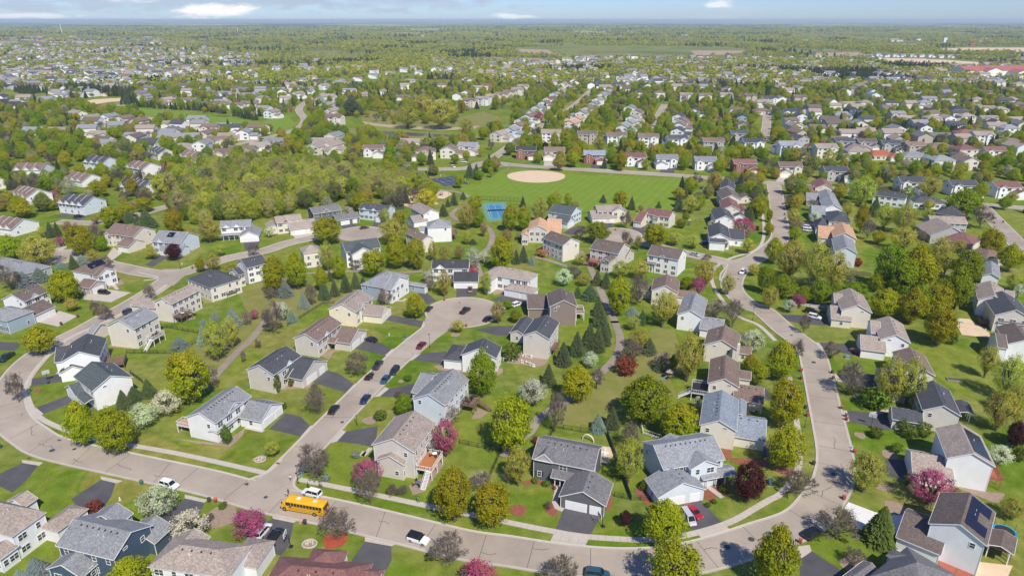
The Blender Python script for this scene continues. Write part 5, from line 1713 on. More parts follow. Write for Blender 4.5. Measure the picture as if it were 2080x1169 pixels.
OPEN = [px('t2', 830, 1090, 990, 985, 1100, 990, 1390, 1025, 2040, 1045) + px('a3', 1330, 110, 1260, 330, 1000, 300, 560, 270, 200, 225, 60, 200) + px('a2', 1600, 190, 1560, 60),
        px('t2', 800, 800, 880, 830, 1000, 870, 980, 920, 870, 960, 820, 900), px('t2', 20, 690, 300, 740, 600, 740, 850, 740, 860, 830, 600, 850, 300, 830, 0, 790), px('t2', 620, 690, 850, 640, 1060, 660, 1000, 740, 850, 770),
        px('t1', 740, 590, 860, 640, 1060, 650, 1350, 685, 1530, 700, 1760, 670, 1760, 800, 1560, 770, 1400, 775, 1150, 730, 790, 670, 600, 640), px('t1', 0, 530, 230, 545, 400, 590, 760, 570, 760, 640, 540, 640, 300, 600, 0, 590),
        px('t2', 1040, 285, 1480, 275, 2100, 280, 2100, 335, 1600, 340, 1250, 335, 1050, 330), px('t3', 0, 280, 300, 285, 470, 300, 300, 330, 0, 335), px('t3', 1480, 290, 1700, 280, 2300, 278, 2300, 315, 1900, 315, 1560, 315),
        px('t3', 1190, 340, 1500, 345, 1800, 362, 1800, 405, 1450, 395, 1180, 375), px('t3', 1240, 258, 1420, 258, 1420, 282, 1240, 278), px('t3', 740, 310, 1070, 305, 1130, 335, 900, 340), px('t2', 620, 350, 900, 340, 1260, 345, 1260, 366, 800, 366), px('t1', 1820, 298, 2020, 296, 2030, 335, 1830, 330),
        px('t2', 420, 176, 590, 176, 590, 192, 420, 192), px('a2', 1680, 180, 2036, 170, 2036, 360, 1700, 370), px('a2', 1360, 90, 1700, 90, 1660, 300, 1480, 300), px('t2', 560, 1010, 800, 1020, 820, 1110, 560, 1110)]


def in_open(p):
    return any(inside(p, q) for q in OPEN)



# the houses too far off to take apart: one object
FARH = []


def far_houses():
    mbv, mbf, cols = [], [], []
    zones = [(0, 78, 330, 90, 110), (0, 88, 440, 112, 260), (0, 110, 520, 160, 300), (250, 78, 330, 100, 25), (880, 118, 1500, 135, 120), (560, 125, 780, 150, 25), (1500, 120, 1800, 140, 40),
             (880, 130, 1500, 165, 90), (1900, 128, 2080, 142, 25), (1480, 140, 2080, 175, 80), (1560, 80, 2060, 92, 14), (1550, 165, 2080, 330, 65), (1150, 160, 1500, 190, 40), (0, 150, 260, 215, 70), (250, 165, 700, 215, 30), (180, 250, 560, 300, 20)]
    rr = random.Random(11)
    pts = []
    for x0, y0, x1, y1, n in zones:
        tries = 0
        k = 0
        while k < n and tries < n * 12:
            tries += 1
            c = gs(rr.uniform(x0, x1), rr.uniform(y0, y1))
            if any((c - q).length < 17 for q in pts) or any((c - h_[2]).length < 21 for h_ in HOUSES) or any(near_line(c, l_[::3], 13) for l_, _ in ROADS) or in_open(c):
                continue
            pts.append(c)
            k += 1
    for _ in range(240):      # specks of farms and sheds towards the skyline
        pts.append(gs(rr.uniform(-60, 2140), 44 + 34 * rr.random() ** 1.3))
    for c in pts:
        FARH.append(c)
        yaw = rr.choice((0, 0, 90)) + rr.uniform(-15, 15)
        m = Matrix.Rotation(R(yaw), 2)
        w, d, h = rr.uniform(6.5, 9.5), rr.uniform(5, 6.8), rr.choice((3.8, 6.8, 6.8))
        if c.y > 3000:
            k_ = rr.uniform(1.2, 3.2)
            w, d, h = w * k_, d * k_ * .8, h * 1.2
        wc = WC[rr.choice('wwwccltg')]
        rc = RC[rr.choice('gtbdgtmu')]
        boxes = [(-w, w, -d, d, h, 0), (w * .1, w * .9, -d - 5, -d + 2, 3.1, 1)]
        for x0, x1, y0, y1, hh, rdg in boxes:
            mb = MB()
            v = Vol(x0, x1, y0, y1, hh, 'y' if rdg else 'x')
            wl_ = v.wall()
            ro, _ = v.roof()
            for q, cc in ((wl_, wc), (ro, rc)):
                b = len(mbv)
                mbv.extend([(*(m @ Vector((a[0], a[1])) + c), a[2]) for a in q.v])
                mbf.extend([tuple(b + i for i in f) for f in q.f])
                cols.extend([cc] * len(q.f))
    me = bpy.data.meshes.new('distant_houses')
    me.from_pydata(mbv, [], mbf)
    at = me.attributes.new('tint', 'FLOAT_COLOR', 'FACE')
    at.data.foreach_set('color', [c for q in cols for c in (*q, 1.0)])
    m_, n, l, b = new_mat('distant_house')
    a = n.new('ShaderNodeAttribute')
    a.attribute_name = 'tint'
    l.new(a.outputs['Color'], b.inputs['Base Color'])
    b.inputs['Roughness'].default_value = .85
    me.materials.append(m_)
    kind(obj('distant_houses', me), 'stuff')


far_houses()

# labels of the further houses: colour, kind and how near they lie to something one can find
groups = {}
for root, c, t, w, r_ in MID:
    zn = zone_of(c)
    d_ = (c - zn[1]).length
    base = f"{WN[w]} {TYPE_WORDS[t]}, {RN[r_]} roof"
    groups.setdefault((base, zn[0]), []).append((d_, root))
for (base, zn), lst in groups.items():
    lst.sort(key=lambda q: q[0])
    for i, (d_, root) in enumerate(lst):
        root['label'] = f"{base}, near {zn}" if len(lst) == 1 else f"{base}, {ORD[i]}closest to {zn}"
for h_ in HOUSES:
    if h_[1]:
        h_[0]['label'] = h_[1] if len(h_[1].split()) > 3 else h_[1] + ' with light window trim'

# school with the long red roof, farm buildings, big sheds far off


def big_building(name, label, cat, c, w, d, h, wall, roof, parts=(), rz=0.0):
    root = thing(name, label, cat, (c.x, c.y, 0), rz)
    for x0, x1, y0, y1, hh, rd in [(-w / 2, w / 2, -d / 2, d / 2, h, 'x')] + list(parts):
        v = Vol(x0, x1, y0, y1, hh, rd, pitch=.35)
        wl_ = v.wall()
        ro, fa = v.roof()
        obj('wall', wl_.mesh('wall', [M_WALL]), root, color=wall)
        obj('roof', ro.mesh('roof', [M_ROOF]), root, color=roof)
    FARH.append(c)
    return root


c = gs(2015, 152)
b_ = big_building('school', 'long school building with a bright red roof and white gable end', 'school', c, 150, 46, 9, (0.8, 0.8, 0.8), (0.36, 0.12, 0.105), [(-40, -10, -34, 0, 9.5, 'y'), (10, 40, -50, -20, 7, 'y'), (50, 74, -40, -10, 7, 'y')], R(8))
c = gs(645, 116)
big_building('barn', 'red barn beside the pale field far off to the north', 'barn', c, 16, 9, 4, (0.35, 0.07, 0.05), (0.45, 0.12, 0.1))
c = gs(1975, 93)
big_building('barn', 'red barn on the skyline of the east fields', 'barn', c, 26, 14, 7, (0.4, 0.05, 0.05), (0.4, 0.06, 0.06))
c = gs(1918, 86)
big_building('water_tank_house', 'pale tall building rising out of the east tree line', 'building', c, 16, 16, 18, (0.75, 0.8, 0.85), (0.5, 0.55, 0.6))
for k, (x, y, w) in enumerate(((205, 72, 120), (1065, 66, 70), (400, 59, 60), (1480, 52, 90), (1180, 44, 200), (1520, 65, 30))):
    c = gs(x, y)
    big_building('warehouse', ['long pale warehouse beyond the north-west subdivision', 'pale shed among the far woods, midway along the skyline', 'small pale sheds under the bright cloud', 'pale shed far off beyond the ploughed field', 'very long white building almost on the horizon', 'small white farm shed beyond the ploughed field'][k], 'warehouse', c, w, w * .25, 9, (0.8, 0.78, 0.74), (0.62, 0.6, 0.57))
for k, (x, y, h, lab) in enumerate(((127, 72, 75, 'tall pale radio mast standing over the west suburb'), (483, 70, 45, 'pale mast rising from the north woods'), (737, 47, 70, 'white water tower on the horizon'), (969, 49, 60, 'slim pale tower on the horizon nearer the centre'))):
    c = gs(x, y)
    root = thing('mast' if k != 2 else 'water_tower', lab, 'mast' if k != 2 else 'water tower', (c.x, c.y, 0))
    mb = MB()
    mb.tube((0, 0, 0), (0, 0, h), 2.6, 1.5, 8)
    obj('shaft', mb.mesh('shaft', [M_TRIM]), root)
    if k == 2:
        mb = MB()
        mb.tube((0, 0, h * .7), (0, 0, h), 7, 14, 12)
        mb.tube((0, 0, h), (0, 0, h + 8), 14, 4, 12)
        obj('tank', mb.mesh('tank', [M_TRIM]), root)

# ------------------------------------------------------------------ trees
def leaf_cloud(name, n, size, shape, seed, clumps=60, spread=.24, gap=0.0, mat=None):
    """many small leaf-sized faces gathered in clumps through a crown of unit radius, z from 0 to 1"""
    g = np.random.default_rng(seed)
    cl = []
    while len(cl) < clumps:
        d = g.normal(size=3)
        d /= np.linalg.norm(d)
        r_ = g.uniform(.45, .95) ** .6
        p = d * r_
        prof = shape((p[2] + 1) / 2)
        if gap and g.random() < gap and r_ > .6:
            continue
        cl.append((p[0] * prof, p[1] * prof, (p[2] + 1) / 2))
    cl = np.array(cl)
    idx = g.integers(0, clumps, n)
    off = g.normal(size=(n, 3)) * spread * g.uniform(.5, 1.1, (clumps,))[idx][:, None] * .62
    off[:, 2] *= .40
    c = cl[idx] + off
    c[:, 2] = np.clip(c[:, 2], 0.0, 1.03)
    rad = np.linalg.norm(c[:, :2], axis=1)
    prof = np.array([shape(z) for z in c[:, 2]])
    over = rad > prof * 1.06
    c[over, :2] *= (prof[over] * 1.06 / np.maximum(rad[over], 1e-5))[:, None]
    c[:, :2] /= np.percentile(np.hypot(c[:, 0], c[:, 1]), 95)
    c[:, 2] = (c[:, 2] - np.percentile(c[:, 2], 2)) / (np.percentile(c[:, 2], 98.5) - np.percentile(c[:, 2], 2))
    c[:, :2] *= .86
    c[:, 2] = .06 + .84 * c[:, 2]
    nr = np.stack([c[:, 0], c[:, 1], (c[:, 2] - .45) * 1.6], 1)
    nr /= np.maximum(np.linalg.norm(nr, axis=1), 1e-4)[:, None]
    nr += g.normal(size=(n, 3)) * .55
    nr /= np.linalg.norm(nr, axis=1)[:, None]
    a = np.cross(nr, g.normal(size=(n, 3)))
    a /= np.linalg.norm(a, axis=1)[:, None]
    b = np.cross(nr, a)
    s = (size * g.uniform(.6, 1.3, n))[:, None]
    sz = np.array([1, 1, .55])
    P = np.stack([c - a * s * sz * .5, c + b * s * .35 * sz, c + a * s * sz * .5, c - b * s * .35 * sz], 1).reshape(-1, 3)
    me = bpy.data.meshes.new(name)
    me.vertices.add(4 * n)
    me.vertices.foreach_set('co', P.ravel())
    me.loops.add(4 * n)
    me.loops.foreach_set('vertex_index', np.arange(4 * n))
    me.polygons.add(n)
    me.polygons.foreach_set('loop_start', np.arange(n) * 4)
    me.polygons.foreach_set('loop_total', np.full(n, 4))
    me.materials.append(mat or M_LEAF)
    me.update(calc_edges=True)
    return me


def sh_round(z):
    z = max(0.0, min(1.0, z))
    return max(0.05, math.sqrt(max(0, 1 - (2 * z ** .85 - 1) ** 2))) ** .8


def sh_egg(z):       # widest low down, pointed top
    return max(0.04, max(0, math.sin(math.pi * min(1, max(0, z) ** .62))) ** .75)


def sh_vase(z):
    return max(0.05, max(0, math.sin(math.pi * (max(0, min(1, z)) ** 1.5) * .98)) ** .6)


def sh_cone(z):
    return max(0.02, max(0, 1 - z) ** .85)


def limbs(mb, seed, depth, n0, r0, base, spread=.8, trunkh=.25, seg=5, twig=.004, up=.6):
    """branching limbs in the crown's unit space"""
    rr = random.Random(seed)

    def grow(p, d, L, r_, k):
        q = p + d * L
        mb.tube(p, q, r_, r_ * .68, seg if k > 1 else 3)
        if k == 0:
            return
        m = rr.choice((2, 3, 3)) if k > 1 else rr.choice((3, 4))
        for _ in range(m):
            e = Vector((rr.gauss(0, 1), rr.gauss(0, 1), rr.gauss(0, .6))).normalized()
            nd = (d + e * spread * .75 + Vector((0, 0, up * .22))).normalized()
            grow(p + d * L * rr.uniform(.65, 1.0), nd, L * rr.uniform(.62, .85), max(twig, r_ * .62), k - 1)
    b = Vector((0, 0, base))
    mb.tube((0, 0, 0), b + Vector((0, 0, .02)), r0 * 1.25, r0, 7)
    for i in range(n0):
        t = 2 * math.pi * (i + rr.random() * .6) / n0
        d = Vector((math.cos(t) * spread, math.sin(t) * spread, rr.uniform(.8, 1.5))).normalized()
        grow(b * rr.uniform(.8, 1.0), d, trunkh * rr.uniform(.8, 1.15), r0 * .62, depth)
    grow(b, Vector((rr.uniform(-.1, .1), rr.uniform(-.1, .1), 1)).normalized(), trunkh * 1.1, r0 * .7, depth)


def spruce_mesh(name, seed, tiers, dense, mat, droop=.35):
    """whorls of narrow drooping boughs, each a ridge of small sprays with gaps between"""
    g = random.Random(seed)
    mb = MB()
    for k in range(tiers):
        z = .03 + .94 * (k / tiers) ** .88
        rad = (1 - z) ** .82 * .98 + .025
        n = int(dense * (0.4 + rad))
        for i in range(n):
            t = 2 * math.pi * (i + g.uniform(-.4, .4)) / n + k * .7
            r_ = rad * g.choice((.6, .8, .95, 1.02, 1.1)) * g.uniform(.9, 1.05)
            w = g.uniform(.05, .085) * (.45 + rad)
            zz = z + g.uniform(-.025, .025)
            c_, s_ = math.cos(t), math.sin(t)
            P = lambda r, q, dz: (r * c_ - q * s_, r * s_ + q * c_, zz + dz)
            dp = droop * .34
            tip = P(r_, 0, -dp * r_)
            for f0, f1 in ((.15, .5), (.42, .78), (.68, 1.0)):
                ra, rb = r_ * f0, r_ * f1
                ww = w * (1.25 - .7 * f0) * g.uniform(.8, 1.3)
                mid = P(ra, 0, .03 - dp * ra)
                end = P(rb, 0, -dp * rb + g.uniform(-.012, .006))
                for sg in (-1, 1):
                    e = P((ra + rb) / 2 * 1.03, sg * ww, -.012 - dp * rb)
                    mb.poly([mid, end, e] if sg > 0 else [mid, e, end])
    mb.poly([(.02, 0, .93), (-.01, .017, .93), (0, 0, 1.02)])
    mb.poly([(-.01, .017, .93), (-.01, -.017, .93), (0, 0, 1.02)])
    mb.poly([(-.01, -.017, .93), (.02, 0, .93), (0, 0, 1.02)])
    # dark core so that one does not see through
    mb.tube((0, 0, .04), (0, 0, .85), .16, .03, 7)
    return mb.mesh(name, [mat])


def unit(mb, r_=1.0):
    a = np.array(mb.v)
    rad = np.percentile(np.hypot(a[:, 0], a[:, 1]), 96)
    low = a[:, 2] < .02
    k = r_ / rad
    f = np.where(a[:, 2] < .12, 1.0, k)
    a[:, 0] *= f
    a[:, 1] *= f
    a[:, 2] /= a[:, 2].max()
    mb.v = [tuple(p) for p in a]
    return mb


P_MAPLE = [leaf_cloud('crown', 8500, .080, sh, 20 + i, clumps=170, spread=.19) for i, sh in enumerate((sh_round, sh_egg, sh_round, sh_egg))]
P_FEATHER = [leaf_cloud('crown', 6200, .062, sh, 40 + i, clumps=160, spread=.19, gap=.2) for i, sh in enumerate((sh_round, sh_vase, sh_round))]
P_BLOOM = [leaf_cloud('crown', 3600, .075, sh_round, 60 + i, clumps=120, spread=.2, gap=.2) for i in range(2)]
P_SPARSE = [leaf_cloud('crown', 4200, .032, sh_round, 70 + i, clumps=260, spread=.2) for i in range(2)]
P_SHRUB = [leaf_cloud('foliage', 900, .2, sh_round, 80, clumps=45, spread=.3)]
P_SPRUCE = [spruce_mesh('crown', 90 + i, 28, 40, M_LEAF) for i in range(3)]
P_DENSE = [spruce_mesh('crown', 97, 36, 66, M_LEAF, .12)]
P_ARB = [leaf_cloud('foliage', 1500, .16, lambda z: max(.05, max(0, math.sin(math.pi * min(1, (z * .86 + .14)))) ** .5), 99, clumps=60, spread=.28)]
P_TRUNK, P_BARE = [], []
for i in range(3):
    mb = MB()
    limbs(mb, 300 + i, 2, 3, .05, .12, .7, .26)
    unit(mb, .8)
    P_TRUNK.append(mb.mesh('trunk', [M_BARK]))
for i in range(3):
    mb = MB()
    limbs(mb, 320 + i, 5, 6, .026, .14, .95, .24, 4, .0048, .45)
    unit(mb, .97)
    P_BARE.append(mb.mesh('trunk', [M_BARK]))
mb = MB()
mb.tube((0, 0, 0), (0, 0, .9), .045, .01, 6)
P_POLE = [mb.mesh('trunk', [M_BARK])]


def budget(me):
    return len(me.polygons)


# kind: (name, words, crown prototypes, colour + amount of orange new growth, trunk, trunk share)
TK = {
    'm': ('maple_tree', 'round yellow-green maple', P_MAPLE, (0.37, 0.41, 0.02, .45), 't', .12),
    'g': ('leafy_tree', 'fresh green leafy tree', P_MAPLE, (0.25, 0.345, 0.02, .05), 't', .10),
    'y': ('feathery_tree', 'feathery pale yellow-green tree', P_FEATHER, (0.48, 0.48, 0.08, .1), 't', .12),
    'v': ('willow_tree', 'bright yellow willow', P_FEATHER, (0.60, 0.53, 0.04, .1), 't', .10),
    's': ('spruce_tree', 'dark green spruce', P_SPRUCE, (0.12, 0.165, 0.07, 0), 'p', 0),
    'q': ('spruce_tree', 'blue-green spruce', P_SPRUCE, (0.24, 0.31, 0.26, 0), 'p', 0),
    'd': ('fir_tree', 'dense green fir', P_DENSE, (0.16, 0.23, 0.05, 0), 'p', 0),
    'b': ('bare_tree', 'bare grey-brown tree', P_SPARSE, (0.36, 0.28, 0.19, 0), 'b', .12),
    'k': ('crabapple_tree', 'pink flowering crabapple', P_BLOOM, (0.50, 0.12, 0.23, 0), 't', .10),
    'w': ('blossom_tree', 'white blossoming tree', P_BLOOM, (0.66, 0.70, 0.46, 0), 't', .10),
    'n': ('plum_tree', 'pale pink sparse-flowered tree', P_SPARSE, (0.62, 0.45, 0.40, 0), 'b', .12),
    'o': ('budding_tree', 'orange-budding tree', P_FEATHER, (0.40, 0.30, 0.10, .3), 't', .12),
    'u': ('purple_tree', 'dark purple-leaved tree', P_MAPLE, (0.10, 0.035, 0.035, 0), 't', .10),
    'a': ('arborvitae_tree', 'narrow green arborvitae', P_ARB, (0.15, 0.20, 0.03, 0), 'p', 0),
    'h': ('shrub', 'round green shrub', P_SHRUB, (0.15, 0.22, 0.035, .1), None, 0),
    'r': ('shrub', 'deep red spreading shrub', P_SHRUB, (0.28, 0.07, 0.05, 0), None, 0),
    'j': ('shrub', 'brown leafless shrub', P_SPARSE, (0.26, 0.17, 0.12, 0), 'b', .02),
    'e': ('shrub', 'low blue spruce shrub', P_SHRUB, (0.33, 0.40, 0.36, 0), None, 0),
}
TREES = []


def tree(p, t, x0, y0, x1, y1):
    nm, words_, protos, col, trunk, share = TK[t]
    sx0, sy0 = src(p, x0, y0)
    sx1, sy1 = src(p, x1, y1)
    cx, cy = (sx0 + sx1) / 2, (sy0 + sy1) / 2
    v = (cy - 584.5) / FPX
    phi = math.atan(v) + PITCH
    z = 3.0
    for _ in range(4):
        w = gs(cx, cy, z)
        dist = math.hypot(w.length, CAM_H - z)
        pm = FPX / (w.y * CT + (CAM_H - z) * ST)
        a = (sx1 - sx0) / pm / 2 * (1.38 if t in 'sq' else 1.07)
        E = (sy1 - sy0) / pm / 2
        if t in 'sqd':
            H = max(2.0, min(2.7 * a, ((sy1 - sy0) / pm - a * math.sin(phi)) / math.cos(phi)))
            z = H * .5
            c_, base = H, 0
        else:
            q = (E * E - (a * math.sin(phi)) ** 2)
            c_ = math.sqrt(max(q, (a * .75 * math.cos(phi)) ** 2)) / math.cos(phi)
            c_ = min(c_, a * 2.2 if t not in 'a' else 9)
            base = 0 if trunk is None or t in 'aj' else share * 2 * c_ + .4
            z = base + c_
    if t in 'sqd':
        w = gs(cx, sy1 - a * math.sin(phi) * pm * .9, 0)
        size = (a, a, H)
        zoff, ch = 0.1, H
    else:
        size = (a, a, 2 * c_)
        zoff, ch = base, 2 * c_
    if t in 'hrea':
        w = gs(cx, cy, c_ * .8)
    TREES.append([t, w, a, zoff + ch, p])
    i = len(TREES)
    cat = 'shrub' if nm == 'shrub' else 'tree'
    root = thing(nm, '', cat, (w.x, w.y, 0), 0)
    TREES[-1].append(root)
    rz = random.uniform(0, 6.28)
    me = protos[i % len(protos)]
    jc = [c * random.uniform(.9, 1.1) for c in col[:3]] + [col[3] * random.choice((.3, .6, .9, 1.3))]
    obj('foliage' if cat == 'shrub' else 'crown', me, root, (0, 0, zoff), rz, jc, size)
    if trunk == 't':
        s_ = obj('trunk', P_TRUNK[i % 3], root, (0, 0, 0), rz, None, (a, a, (zoff + ch) * .85))
    elif trunk == 'b':
        H = zoff + ch
        obj('trunk', P_BARE[i % 3], root, (0, 0, 0), rz, None, (a, a, H * .97))
    elif trunk == 'p':
        obj('trunk', P_POLE[0], root, (0, 0, 0), rz, None, (a, a, ch))
    return root


